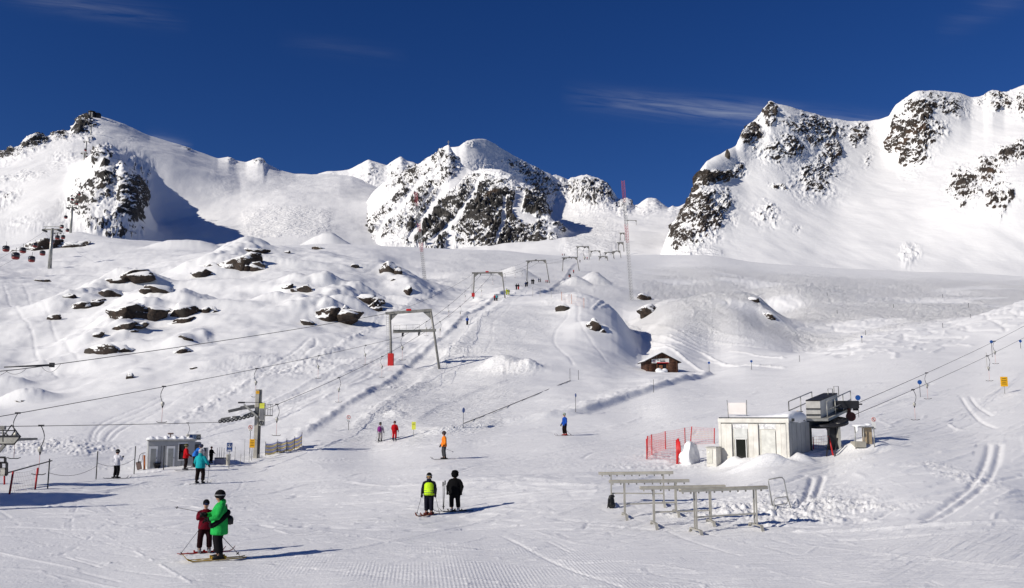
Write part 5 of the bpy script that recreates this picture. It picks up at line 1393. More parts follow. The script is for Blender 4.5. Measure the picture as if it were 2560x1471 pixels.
# ------------------------------------------------------------------ nets and barriers
def net_fence(posts, hpx, label, name="net_fence", pmat=None, nets=None, r=.03, cell=.22, lean=None, sag=.15):
    """posts: list of foot pixels"""
    F = [hit(*p) for p in posts]; ks = [f.y / FPX for f in F]
    base = F[0]
    root = thing(name, label, "fence", base)
    tops = []
    for i, (f, k) in enumerate(zip(F, ks)):
        h = (hpx[i] if isinstance(hpx, (list, tuple)) else hpx) * k
        ln_ = (lean[i] if lean else 0) * h
        a, b = f - base, f - base + Vector((ln_, 0, h)); tops.append((a, b))
        MB().tube([a - Z3 * .3, b], r, 8).build("post", pmat[i] if isinstance(pmat, list) else (pmat or RED), root)
    for i, nm in enumerate(nets or []):
        if nm is None: continue
        (a0, b0), (a1, b1) = tops[i], tops[i + 1]
        W, H = (a1 - a0).length, (b0 - a0).length
        nu, nv = max(3, int(W / cell)), max(3, int(H * .9 / cell))
        def P(u, v): 
            lo, hi = a0.lerp(a1, u), b0.lerp(b1, u)
            return lo.lerp(hi, v * (.97 - sag * 4 * u * (1 - u) * v)) + Z3 * .03
        byc = {}
        for j in range(nv + 1):
            mt = nm[int(j / (nv + 1) * len(nm))] if isinstance(nm, list) else nm
            byc.setdefault(mt.name, (mt, MB()))[1].tube([P(u / nu, j / nv) for u in range(nu + 1)], .0055, 3, cap=False)
        mt0 = nm[0] if isinstance(nm, list) else nm
        for q in range(nu + 1): byc.setdefault(mt0.name, (mt0, MB()))[1].tube([P(q / nu, j / nv) for j in range(nv + 1)], .005, 3, cap=False)
        for mt, mb in byc.values(): mb.build("netting", mt, root)
    return root
net_fence([(22, 1236), (87, 1224)], [54, 52], "sagging red-posted net at the left edge", pmat=RED, nets=[paint("grey_net", (.35, .30, .30), .7)], r=.05, lean=[.12, .07], sag=.10)
net_fence([(1617, 1147), (1630, 1138), (1664, 1124), (1713, 1113), (1725, 1112), (1785, 1110)], [55, 50, 44, 42, 44, 38], "red safety net on red posts left of the white station cabin", pmat=[RED, RED, RED, RED, RED, RED], nets=[NETM, NETM, NETM, NETM, [NETM, NETY, NETY, NETM]], r=.035, cell=.13, lean=[.05, 0, 0, 0, .12, .06], sag=.03)
net_fence([(1617, 1149), (1692, 1160)], [50, 58], "front run of red safety net at the red pole bundle", pmat=RED, nets=[NETM], r=.03, cell=.13, sag=.05)
# striped barrier
F = [hit(*p) for p in [(663, 1140), (693, 1134), (716, 1131), (736, 1125), (754, 1115)]]
root = thing("striped_barrier", "yellow and blue wavy striped windbreak right of the pylon", "fence", F[0]); k = F[0].y / FPX
yb, bb = translucent("barrier_yellow", (.90, .80, .50)), translucent("barrier_blue", (.62, .64, .82))
for p in F: MB().tube([p - F[0] - Z3 * .2, p - F[0] + Z3 * 34 * k], .022, 6).build("post", STEEL_D, root)
nb_ = 6
for i in range(len(F) - 1):
    a, b = F[i] - F[0], F[i + 1] - F[0]
    for j in range(nb_):
        vs, fs = [], []
        for q in range(9):
            u = q / 8; p = a.lerp(b, u) - Z3 * k * 3.2 * (math.sin(u * math.pi) - .3) + Vector((0, .06 * math.sin(u * math.pi), 0))
            th = 27 * k / nb_
            vs += [p + Z3 * (2 * k + th * j), p + Z3 * (2 * k + th * (j + 1) - .002)]
        for q in range(8): fs.append((2*q, 2*q+2, 2*q+3, 2*q+1))
        st = MB(); st._add(vs, fs, True)
        o = st.build("stripe", yb if j % 2 == 0 else bb, root)
        sd = o.modifiers.new("thick", 'SOLIDIFY'); sd.thickness = .008
# fence on the far side of the central knoll
net_fence([(1332, 742), (1350, 743), (1378, 745), (1404, 752), (1429, 760), (1460, 770)], [24, 22, 20, 22, 24, 25], "thin orange net fence on posts along the top of the central knoll", pmat=[STEEL, STEEL, STEEL, paint("orange_post", (.5, .2, .1), .6), paint("orange_post2", (.5, .2, .1), .6), paint("orange_post3", (.5, .2, .1), .6)], nets=[None, None, None, paint("orange_net", (.7, .35, .25), .7), paint("orange_net2", (.7, .35, .25), .7)], r=.05, cell=.5)
# red pole bundle
f = hit(1696, 1161); k = f.y / FPX
root = thing("red_pole_bundle", "bundle of bright red slalom poles leaning by the snow pile", "poles", f)
for i, (x0, x1, h) in enumerate(((-4, -1, 60), (-2, 0, 62), (5, 1, 62), (3, .5, 60), (6, 3, 55))):
    MB().tube([(x0 * k, -.05 * i, -.1), (x1 * k, -.04 * i, h * k)], .045, 8).build("pole", RED, root)
# dark rope fence between posts at the left
for (u, v), (u2, v2), hh, lb in [((240, 1199), (335, 1186), 40, "thin rope strung between the dark posts beside the white-jacket skier"), ((119, 1222), (240, 1199), 38, "thin rope strung from the left dark post")]:
    a, b = hit(u, v), hit(u2, v2); k = a.y / FPX
    tag(MB().tube([a.lerp(b, i / 8) + Z3 * (hh * k - .35 * 4 * (i / 8) * (1 - i / 8)) for i in range(9)], .012, 5).build("rope", CABLE), lb, "rope", "ropes between the dark posts")
# ------------------------------------------------------------------ lift station at the left edge (most of it stands outside the picture)
Y0 = 50.0; k = Y0 / FPX
P0 = on_ground(at(10, 1180, Y0).x, Y0)
root = thing("drive_station", "steel lift platform and counterweight cage cut off by the left edge", "lift station", P0)
def LP(px, py, y=Y0): return at(px, py, y) - P0
m = MB()
A, B, C_, D_ = LP(-160, 1110), LP(34, 1111), LP(50, 1091), LP(-160, 1090)
MB().sheet([A, B, C_, D_], .06, Vector((0, -1, 0))).build("platform_side", STEEL_L, root)
MB().beam(LP(-160, 1091), LP(50, 1091), .10).beam(LP(-160, 1111), LP(36, 1111), .08).build("platform_edge", STEEL_D, root)
MB().box((LP(-55, 1100).x, 1.0, LP(-55, 1100).z), (cm(200, Y0), 2.0, .12)).build("deck", RUSTY, root)
m = MB()
for a, b in (((-160, 1077), (40, 1077)), ((50, 1091), (29, 1063)), ((29, 1063), (8, 1092)), ((36, 1079), (28, 1091)), ((36, 1111), (52, 1091)), ((22, 1096), (36, 1111)), ((14, 1083), (22, 1092)), ((-160, 1083), (14, 1083))): m.tube([LP(*a), LP(*b)], .032, 6)
m.build("railing", STEEL_D, root)
MB().beam(LP(12, 1112), LP(-30, 1160), .16).build("strut", RUSTY, root)
MB().tube([LP(7, 1072), LP(8, 1105)], .05, 6).box(LP(7, 1070), (.28, .2, .22)).build("guide_pulley", RUSTY, root)
m = MB()
for a, b in (((-3, 1157), (17, 1157)), ((17, 1157), (17, 1188)), ((-3, 1188), (17, 1188)), ((-3, 1172), (17, 1172)), ((2, 1157), (2, 1188)), ((13, 1144), (13, 1157)), ((-10, 1144), (13, 1144))): m.beam(LP(*a, Y0 - 2), LP(*b, Y0 - 2), .10)
m.build("counterweight_cage", STEEL_D, root)
MB().box(LP(7, 1180, Y0 - 1.9), (.38, .3, .4)).build("counterweight", CREAM, root)
MB().tube([LP(11, 1190, Y0 - 2), LP(11, 1212, Y0 - 2)], .05, 6).build("guide_post", RED_PAD, root)
MB().beam(LP(-30, 1196, Y0 - 2), LP(130, 1152, Y0 + 6), .06).build("guy_rail", STEEL_D, root)
for x in (-34.5, -40): MB().box((x - P0.x, 1.0, 0), (.5, .5, 6)).build("support_leg", RUSTY, root)
cab = MB().box((-32.3 - P0.x, 39.0 - P0.y, 2.0), (8.6, 6.0, 4.6)).build("offscreen_cabin", CREAM, root)  # unseen station building, placed and sized to cast the ground shadow at left
MB().box((-32.3 - P0.x, 39.0 - P0.y, 4.39), (9.2, 6.6, .18)).build("cabin_roof", STEEL_L, cab)
MB().tube([(-30.0 - P0.x, 33.4 - P0.y, -.5), (-30.0 - P0.x, 33.4 - P0.y, 7.6)], .22, 10).build("mast", RUSTY, root)

# ------------------------------------------------------------------ log cabin
f = hit(1655, 931); k = f.y / FPX
root = thing("log_cabin", "small dark log cabin with a snowy gable roof and a banner", "cabin", f, 0.06)
W, H, D = 76 * k, 21 * k, 62 * k
lr = 2.2 * k; nl = 7
for i in range(nl):
    z = lr * .8 + i * lr * 1.75
    for sx in (-1, 1):
        MB().tube([(sx * (W / 2 - 1 * k), -2.5 * k, z), (sx * (W / 2 - 1 * k), D, z)], lr, 8).build("log", WOOD, root)
        MB().tube([(sx * (W / 2 + 2.5 * k), 0, z + lr * .3), (sx * 15 * k, 0, z + lr * .3)], lr * .95, 8).build("log", WOOD, root)
    MB().tube([(-W / 2 - 2 * k, D - 2 * k, z + lr * .3), (W / 2 + 2 * k, D - 2 * k, z + lr * .3)], lr, 8).build("log", WOOD, root)
rz = nl * lr * 1.75 + 1 * k; rh = 20 * k
nb = 12
for i in range(nb):                                       # gable boards
    x0, x1 = -W / 2 + W * i / nb, -W / 2 + W * (i + 1) / nb
    hh = lambda x: rh * (1 - abs(x) / (W / 2 + 8 * k)) - 1.2 * k
    MB().sheet([(x0 + .01, 0, rz - 2 * k), (x1 - .01, 0, rz - 2 * k), (x1 - .01, 0, rz + hh(x1)), (x0 + .01, 0, rz + hh(x0))], .06 + .02 * (i % 2), Vector((0, -1, 0))).build("gable_board", WOOD, root)
MB().box((0, 2.2 * k, H * .5), (W * .9, .05, H)).build("back_panel", BLACK, root)
MB().box((-3 * k, -.2 * k, H * .42), (9 * k, .08, H * .8)).build("door", WOOD_L, root)
for x in (-12.5, 13): MB().box((x * k, -.4 * k, H * .46), (1.6 * k, .12, H * .95)).build("door_post", WOOD_L, root)
for s in (-1, 1):
    top, eave = Vector((0, 0, rz + rh)), Vector((s * (W / 2 + 10 * k), 0, rz - 4 * k))
    d = (eave - top).normalized(); nrm = Vector((-d.z * s, 0, d.x * s)) if s > 0 else Vector((d.z, 0, -d.x))
    nrm = Vector((nrm.x, 0, abs(nrm.z)))
    y0, y1 = -7 * k, D + 5 * k
    slab = MB().sheet([top + Vector((0, y0, 0)), eave + Vector((0, y0, 0)), eave + Vector((0, y1, 0)), top + Vector((0, y1, 0))], 1.6 * k, nrm).build("roof", paint("dark_roof_edge", (.03, .02, .018), .7), root)
    sn = MB().sheet([top + Vector((0, y0 + 1 * k, 0)) + nrm * 2.0 * k, eave * .93 + top * .07 + Vector((0, y0 + 1 * k, 0)) + nrm * 2.0 * k, eave * .93 + top * .07 + Vector((0, y1, 0)) + nrm * 2.0 * k, top + Vector((0, y1, 0)) + nrm * 2.0 * k], 2.4 * k, nrm).build("roof_snow", SNOW_OBJ, slab, bevel=.08)
MB().sheet([(-26 * k, -2.2 * k, H * 1.15 - 2 * k), (18 * k, -2.2 * k, H * 1.15 - 1 * k), (18 * k, -2.2 * k, H * 1.15 + 10 * k), (-26 * k, -2.2 * k, H * 1.15 + 8 * k)], .03, Vector((0, -1, 0))).build("banner", WHITE, root)
bn_ = root.children[-1]
MB().box((2 * k, -2.2 * k - .025, H * 1.15 - .6 * k), (30 * k, .012, 2.2 * k)).build("red_stripe", RED, bn_)
MB().box((-20 * k, -2.2 * k - .025, H * 1.15 + 3.2 * k), (7 * k, .012, 7 * k)).build("banner_picture", paint("banner_grey", (.28, .22, .26), .6), bn_)
MB().box((-10 * k, -2.2 * k - .025, H * 1.15 + 6 * k), (6 * k, .012, 2 * k)).box((-3 * k, -2.2 * k - .025, H * 1.15 + 6 * k), (4 * k, .012, 2 * k)).box((4 * k, -2.2 * k - .025, H * 1.15 + 6 * k), (7 * k, .012, 1.6 * k)).box((2 * k, -2.2 * k - .025, H * 1.15 + 2.6 * k), (13 * k, .012, 2 * k)).build("banner_lettering", SIGN_BLK, bn_)
me = remesh(MB().ball((-9 * k, -5 * k, .2), 1, (9 * k, 5 * k, 7 * k)).ball((6 * k, -4 * k, .2), 1, (8 * k, 4 * k, 6.5 * k)).ball((-2 * k, -7 * k, 0), 1, (10 * k, 5 * k, 4.5 * k)), .07, "doorstep_snow", 6); me.materials.append(SNOW_OBJ); link("doorstep_snow", me, root)

# ------------------------------------------------------------------ right-hand station: white container cabin
CX = hit(1800, 1158); kc = CX.y / FPX
CY = CX.y; W, H, D = 177 * kc, 2.62, 2.9
ROT = -math.radians(38)
root = thing("station_cabin", "white container cabin of the right drag lift, half drifted in", "cabin", (CX.x, CY, at(1800, 1046, CY).z - H), ROT)
# local frame: x along the front, y into the depth, front face at y = 0
MB().box((W / 2, D / 2, H / 2 - .3), (W - .1, D - .1, H + .4)).build("core", CREAM, root)
def bay(x0, x1, zlo=0.0, zhi=H - .3):
    n = max(2, int((x1 - x0) / .28)); st = (x1 - x0) / n
    for i in range(n): MB().box((x0 + st * (i + .5), .02 - .05 * (i % 2), (zlo + zhi) / 2), (st - .03, .12, zhi - zlo)).build("wall_panel", CREAM, root)
w1, w2, w3, w4 = W * .20, W * .43, W * .58, W * .82
bay(.12, w1); bay(w2, w3); bay(w4, W - .12)
for x0, x1 in ((w1, w2), (w3, w4)):
    MB().box(((x0 + x1) / 2, .04, H - .50), (x1 - x0 - .02, .06, .42)).build("lintel_panel", paint("peeling_paint", (.62, .62, .60), .6, 0, .5, 6, 0, .4, (.40, .40, .42)), root)
for x in (.07, W - .07): MB().box((x, .02, H / 2 - .1), (.14, .16, H + .2)).build("corner_post", CREAM, root)
MB().box((W / 2, .0, H - .12), (W + .04, .14, .22)).build("top_rail", CREAM, root)
MB().box((W / 2, -.02, H + .025), (W - .1, .12, .055)).build("gutter", STEEL_D, root)
# first window: half-shuttered, a dark coat behind the glass
wi = MB().box(((w1 + w2) / 2, .03, H * .44), (w2 - w1 - .06, .06, H * .70)).build("window", STEEL_L, root)
MB().box(((w1 + w2) / 2 + .02, -.01, H * .69), (w2 - w1 - .14, .03, H * .19)).build("shutter", paint("shutter_grey", (.55, .56, .54), .5), wi)
MB().box(((w1 + w2) / 2 + .02, -.012, H * .36), (w2 - w1 - .22, .03, H * .44)).build("pane", BLACKGLASS, wi)
MB().box((w1 + .17, -.03, H * .36), (.04, .03, H * .46)).box((w2 - .13, -.03, H * .36), (.04, .03, H * .46)).box(((w1 + w2) / 2 + .02, -.03, H * .585), (w2 - w1 - .2, .03, .04)).build("frame", WHITE, wi)
# second window: closed shutter
wi = MB().box(((w3 + w4) / 2, .03, H * .44), (w4 - w3 - .06, .06, H * .70)).build("window", STEEL_L, root)
MB().box(((w3 + w4) / 2 + .05, -.01, H * .44), (w4 - w3 - .18, .03, H * .66)).build("shutter", paint("shutter_grey2", (.58, .58, .54), .5), wi)
for i in range(9): MB().box((W + .0, D * (i + .5) / 9, H / 2 - .15), (.05 + .03 * (i % 2), D / 9 - .012, H - .1)).build("side_panel", GREY_PANEL, root)  # white cabin's right side: its shade is put into a greyer panel colour
for i, y in enumerate((.5, 1.2, 2.0)): MB().box((W + .05, y, H - .08), (.06, .22, .14)).build("vent", BLACK, root)
m = MB()
for i in range(24):
    u = (i + .5) / 24; m.ball((W * (.14 + .84 * u), D * .5, H + .03), 1, (W / 24 * 1.8, D * .5, .10 + .30 * u ** 2 + .03 * math.sin(i * 2.1)), 10, 6)
me = remesh(m, .05, "roof_snow", 8); me.materials.append(SNOW_OBJ); link("roof_snow", me, root)
sg = MB().box((W * .225, .5, H + .52), (W * .26, .04, .62)).build("roof_board", paint("pinkish_board", (.66, .62, .60), .5, 0, .06), root)
for xa, xb in ((.09, .075), (.36, .365)): MB().tube([(W * xa, .5, H - .05), (W * xb, .5, H + .98)], .02, 6).build("board_post", STEEL, sg)
# person's dark coat inside the window
cR = Matrix.Rotation(ROT, 3, 'Z')
def CL(x, y, z): return root.location + cR @ Vector((x, y, z))
# electrical cabinet at the cabin's left corner
b = hit(1779, 1166); b = Vector((b.x, b.y, b.z)); kb = b.y / FPX
eb = thing("electric_cabinet", "pale electric cabinet against the white cabin's left corner", "cabinet", b, ROT)
MB().box((0, .3, 22 * kb), (26 * kb, .6, 46 * kb)).build("body", CREAM, eb, bevel=.02)
MB().box((-4 * kb, -.015, 24 * kb), (15 * kb, .03, 34 * kb)).build("door", paint("cabinet_door", (.55, .54, .48), .5), eb); MB().box((-6 * kb, -.04, 34 * kb), (4 * kb, .012, 4 * kb)).build("sticker", WHITE, eb)
MB().box((0, .3, 46 * kb), (29 * kb, .72, 2.4 * kb)).build("lid", STEEL_L, eb)

# snow pile between net and cabinet
v, f_ = ICO[4]; b = hit(1740, 1160); kb = b.y / FPX
q = v * np.array([.78, .65, .85]); q[:, 2] = np.minimum(q[:, 2], .80 + .1 * fbm(q[:, 0] * 2, q[:, 1] * 2, 2, 5)); nn_ = np.array([.80, -.59, .08]); q = q - np.maximum(q @ nn_ - .02, 0)[:, None] * nn_
q += (fbm(q[:, 0] * 2.2 + 3, q[:, 2] * 2.2 + q[:, 1], 4, 12) * .14)[:, None] * v
me = bpy.data.meshes.new("snow_pile"); me.from_pydata((q).tolist(), [], f_); me.polygons.foreach_set("use_smooth", [True] * len(f_)); me.materials.append(SNOW_OBJ)
tag(link("snow_pile", me, None, (b.x, b.y + .35, b.z + .35)), "shaded block of piled snow between the red net and the electric cabinet", "snow pile")

# ------------------------------------------------------------------ drive unit on legs right of the cabin
DX = hit(2078, 1132); kd = DX.y / FPX; YD_ = DX.y + .4
root = thing("lift_drive", "raised lift drive with railings, motor housing and bullwheel beside the white cabin", "lift station", (DX.x, YD_, DX.z))
O = Vector((DX.x, YD_, DX.z))
def DP(px, py, dy=0.0): return at(px, py, YD_ + dy) - O
NW = 1.9                                                   # platform depth
p0, p1, p2 = DP(2008, 1050), DP(2069, 1050), DP(2128, 1021, 2.6)
MB().sheet([p0, p1, p2, p2 + (p0 - p1)], .10, Z3).build("platform", RUSTY, root)
MB().beam(p0, p1, .12, .14).beam(p1, p2, .12, .14).build("platform_edge", STEEL_L, root)
h0, h1 = DP(2016, 1046, .2), DP(2052, 1046, .2); hv = (p2 - p1) * .72
hs = MB(); hz = Vector((0, 0, cm(42, YD_)))
vs = [h0, h1, h1 + hv, h0 + hv]; vs = [Vector((q.x, q.y, h0.z if i < 2 else h0.z + .5)) for i, q in enumerate(vs)]
top = [q + hz * (1.0 if i < 2 else .93) for i, q in enumerate(vs)]
hs._add(vs + top, [(0,1,5,4),(1,2,6,5),(2,3,7,6),(3,0,4,7),(3,2,1,0)], False); hs.build("motor_housing", CREAM, root)
MB().sheet([q + Z3 * .03 for q in top], .06).build("housing_lid", STEEL_D, root)
for z in (.2, .55): MB().beam(vs[0] + hz * z + Vector((0, -.02, 0)), vs[1] + hz * z + Vector((0, -.02, 0)), .05, .06).build("housing_band", STEEL_D, root)
rl = MB(); hr = Z3 * cm(45, YD_)
for a, b, n in ((p1, p2, 4), (p0 + (p2 - p1) * .0 + Vector((-.75, 0, .0)), p0 + Vector((-.75, 0, 0)) + (p2 - p1) * .9, 3)):
    for z in (.5, 1.0): rl.tube([a + hr * z, b + hr * z], .028, 6)
    for i in range(n): q = a.lerp(b, i / (n - 1)); rl.tube([q, q + hr], .028, 6)
rl.tube([p0 + Vector((-.75, 0, 0)), p0 + Vector((-.75, 0, 0)) + hr], .028, 6).tube([p0 + hr * .45, p0 + Vector((-.75, 0, 0)) + hr * .45], .028, 6)
rl.build("railing", STEEL, root)
for q in (.45, .7):
    a = p1.lerp(p2, q) + Vector((-.35, .5, 0)); MB().tube([a + hr * .8, a + hr * 1.45, a + hr * 1.45 + Vector((.3, .1, 0)), a + hr * .8 + Vector((.3, .1, 0))], .025, 6).build("ladder_hoop", STEEL, root)
bw = DP(2060, 1056, .9); Rt = Matrix.Rotation(.16, 3, 'X') @ Matrix.Rotation(-.10, 3, 'Y')
MB().lathe([(1.15, -.06), (1.28, -.10), (1.28, .10), (1.15, .06)], bw, 28, Rt).build("bullwheel", STEEL_D, root)
sp = MB()
for i in range(6):
    a = i * math.pi / 3; sp.beam(bw, bw + Rt @ Vector((math.cos(a), math.sin(a), 0)) * 1.2, .07)
sp.build("spokes", STEEL_D, root)
MB().beam(DP(2012, 1058), DP(2098, 1054, 1.5), .35, .22).build("girder", STEEL_D, root)
for x, lab in ((2020, 0), (2086, 1)):
    MB().box((DP(x, 1090).x, .25, (DP(x, 1058).z - .6) / 2), (.46, .4, DP(x, 1058).z + .6)).build("leg", STEEL_D, root)
MB().box((DP(2095, 1090).x, -.0, (DP(x, 1058).z - .6) / 2), (.12, .5, DP(x, 1058).z + .6)).build("leg_plate", STEEL_L, root)
MB().beam(DP(2072, 1060, .6), DP(2092, 1105, .5), .42, .25, Vector((0, 1, 0))).build("tension_arm", STEEL_D, root)
MB().tube([DP(2098, 1060), DP(2099, 1130)], .02, 5).tube([DP(2094, 1060), DP(2095, 1130)], .02, 5).build("ladder_rail", STEEL_D, root)
dm = DP(2112, 1012, 1.8)
MB().box(dm, (1.3, .8, .42)).build("motor", STEEL_D, root)
MB().lathe([(.26, -.08), (.26, .08)], DP(2127, 1042, 2.0), 16, Matrix.Rotation(math.pi / 2, 3, 'X')).box(DP(2122, 1032, 2.1), (.18, .2, .9)).build("guide_sheave", paint("sheave_maroon", (.08, .015, .015), .5), root)
MB().box(DP(2135, 1011, 2.0), (.9, .08, .08)).box(DP(2135, 1018, 2.0), (.12, .1, .4)).box(DP(2142, 1018, 2.0), (.12, .1, .4)).build("bracket", STEEL_D, root)
# barriers under the drive
b = hit(2075, 1138); kb = b.y / FPX
tr = thing("red_trestle", "red and black trestle poles under the lift drive", "trestle", b)
MB().tube([(-14 * kb, -.3, -.1), (0, 0, 46 * kb)], .04, 6).build("dark_leg", STEEL_D, tr); MB().tube([(5 * kb, -.2, -.1), (0, .05, 46 * kb)], .045, 6).build("red_leg", RED, tr); MB().tube([(2 * kb, -.5, -.2), (22 * kb, .1, 40 * kb)], .04, 6).build("cross_leg", STEEL_D, tr)
b = hit(2030, 1138)
yp = thing("yellow_post", "yellow and dark red post behind the drive's left leg", "post", (b.x, b.y + 2.2, b.z)); MB().box((0, 0, .5), (.14, .1, 1.4)).build("lower_part", RED_PAD, yp); MB().box((0, 0, 1.75), (.15, .1, 1.1)).build("upper_part", YELLOW, yp)
A_, B_ = hit(2030, 1126), hit(2085, 1122)
net_fence([(2034, 1124), (2084, 1120)], 30, "red and yellow safety net seen under the lift drive", pmat=RED, nets=[[NETM, NETM, NETY, NETM]], r=.03, cell=.12, sag=.02)
b = hit(2160, 1118); kb = b.y / FPX
kb_o = thing("plywood_kiosk", "small open frame kiosk with plywood panels right of the lift drive", "kiosk", b)
MB().box((-10 * kb, .2, 5 * kb), (24 * kb, .8, 14 * kb)).build("base_box", paint("kiosk_grey", (.35, .33, .28), .7), kb_o)
for x in (5, 17): MB().box((x * kb, .1, 26 * kb), (11.5 * kb, .06, 40 * kb)).build("plywood_panel", WOOD_P, kb_o)
for x in (-22, -1, 24): MB().tube([(x * kb, -.1, -.2), (x * kb, -.1, 48 * kb)], .03, 6).build("frame_post", STEEL, kb_o)
MB().tube([(-22 * kb, -.1, 48 * kb), (24 * kb, -.1, 47 * kb)], .03, 6).build("frame_top", STEEL, kb_o)
me = remesh(MB().ball((-4 * kb, .1, 51 * kb), 1, (22 * kb, .4, 3.4 * kb)).ball((-18 * kb, -.05, 42 * kb), 1, (3 * kb, .25, 10 * kb)).ball((12 * kb, .0, 53 * kb), 1, (9 * kb, .3, 4 * kb)), .05, "frozen_snow", 3); me.materials.append(SNOW_OBJ); link("frozen_snow", me, kb_o)

# right-hand haul ropes and T-bars
RA, RB = at(2128, 1041, YD_ + 2.2), at(2090, 1033, YD_ + 2.2)
_, RR1 = rope([RA, at(2640, 800, 120.0)], .015, "lower haul rope of the right drag lift", sag=.004)
_, RR2 = rope([at(2140, 1010, YD_ + 2.6), at(2640, 770, 124.0)], .015, "upper haul rope of the right drag lift", sag=.004)
for rp, px, dpx, lb, fl in [(RR1, 2272, 74, "nearest T-bar of the right lift, by the right station", -1), (RR2, 2308, 64, "T-bar of the right lift beside a blue disc marker", 1), (RR1, 2462, 62, "T-bar of the right lift above the yellow sign's slope", -1), (RR2, 2482, 56, "T-bar of the right lift next to a grey pole", 1)]:
    q_ = along(rp, px); tbar(q_, cm(dpx, q_.y), lb, fl)

# ------------------------------------------------------------------ ski racks
RACK = paint("rack_board", (.40, .375, .31), .7, 0, .25, 2.5)
RACK_S = paint("rack_steel", (.40, .385, .34), .5, .2, .2, 2.5)
def rack(a, b, feet, label):
    """a, b: pixels of the two ends of the top rail; feet: pixels of the two feet"""
    F = [hit(*q) for q in feet]; ya, yb = F[0].y, F[1].y
    TA, TB = at(*a, ya - .1), at(*b, yb + .1)
    zt = max(F[0].z, F[1].z) + 1.35
    root = thing("ski_rack", label, "ski rack", F[0], 0, "metal ski racks in the foreground")
    o = F[0]; TA, TB = TA - o, TB - o
    d = (TB - TA).normalized(); n = d.cross(Z3).normalized()
    MB().beam(TA, TB, .22, .04).build("top_board", RACK, root)
    MB().beam(TA - n * .11 - Z3 * .05, TB - n * .11 - Z3 * .05, .025, .08).build("front_rail", RACK_S, root); MB().beam(TA + n * .11 - Z3 * .05, TB + n * .11 - Z3 * .05, .025, .08).build("back_rail", RACK_S, root)
    L = (TB - TA).length; nn = int(L / .28)
    for i in range(nn): q = TA + d * (L * (i + .5) / nn); MB().box(q - n * .12 - Z3 * .12, (.05, .03, .09), math.atan2(d.y, d.x)).build("ski_hook", RACK_S, root)
    fr = []
    for f in F:
        g = f - o
        t_ = (g - TA).dot(d) / L; t_ = min(max(t_, .06), .94); top = TA + d * (L * t_) - Z3 * .08
        g = Vector((top.x, top.y, g.z)); fr.append((g, top))
        for s in (-1, 1): MB().beam(g + n * .09 * s + Z3 * .12, top + n * .09 * s, .05).build("leg", RACK_S, root)
        ft = MB().beam(g + n * .42 + Z3 * .13, g - n * .42 + Z3 * .13, .10, .05).beam(g + n * .42 + Z3 * .14, g + n * .55 - Z3 * .08, .10, .05).beam(g - n * .42 + Z3 * .14, g - n * .55 - Z3 * .08, .10, .05)
        ft.build("foot", RACK_S, root)
    MB().beam(fr[0][0].lerp(fr[0][1], .38), fr[1][0].lerp(fr[1][1], .38), .04, .05).build("stretcher", RACK_S, root)
    return root
rack((1496, 1182), (1683, 1180), [(1530, 1262), (1662, 1266)], "rearmost of the four ski racks")
rack((1523, 1202), (1722, 1200), [(1562, 1294), (1692, 1288)], "second ski rack from the back, left of the others")
rack((1600, 1218), (1812, 1214), [(1636, 1316), (1780, 1312)], "third ski rack from the back")
rack((1700, 1224), (1916, 1216), [(1742, 1334), (1893, 1322)], "nearest ski rack, reaching furthest right")
# rucksack leaning at the racks
f = hit(1528, 1271); k = f.y / FPX
root = thing("rucksack", "black rucksack standing in the snow at the left ski rack", "rucksack", f, .4)
MB().ball((0, 0, 15 * k), 1, (9 * k, 6.5 * k, 16 * k), 14, 10).ball((1 * k, 0, 8 * k), 1, (10.5 * k, 7.5 * k, 9 * k), 14, 8).build("bag", BLACK, root)
MB().ball((-1 * k, -6 * k, 9 * k), 1, (7 * k, 3 * k, 7 * k)).build("front_pocket", BLACK, root); MB().ball((2 * k, 0, 28 * k), 1, (8 * k, 6 * k, 4 * k)).build("lid", BLACK, root)
MB().tube([(-8 * k, -3 * k, 24 * k), (-11 * k, -4 * k, 12 * k), (-12 * k, -3 * k, 1 * k)], .02, 6).tube([(2 * k, -2 * k, 31 * k), (4 * k, -2 * k, 35 * k), (6 * k, -2 * k, 31 * k)], .015, 6).build("strap", STEEL_D, root)
# tubular frame
f = hit(1950, 1272); Yf = f.y; k = Yf / FPX
root = thing("tube_frame", "bent steel tube frame standing in churned snow right of the racks", "frame", f, 0)
def TP(px, py, dy=0): return at(px, py, Yf + dy) - f
MB().tube([TP(1931, 1264), TP(1921, 1205), TP(1922, 1199), TP(1950, 1194), TP(1956, 1195), TP(1960, 1200), TP(1968, 1240), TP(1977, 1270)], .022, 8).build("hoop", STEEL, root)
MB().tube([TP(1924, 1222), TP(1930, 1262), TP(1938, 1264), TP(1966, 1259), TP(1970, 1252), TP(1966, 1242), TP(1938, 1246), TP(1934, 1254), TP(1938, 1280, -.3)], .02, 8).build("seat_tube", STEEL, root)
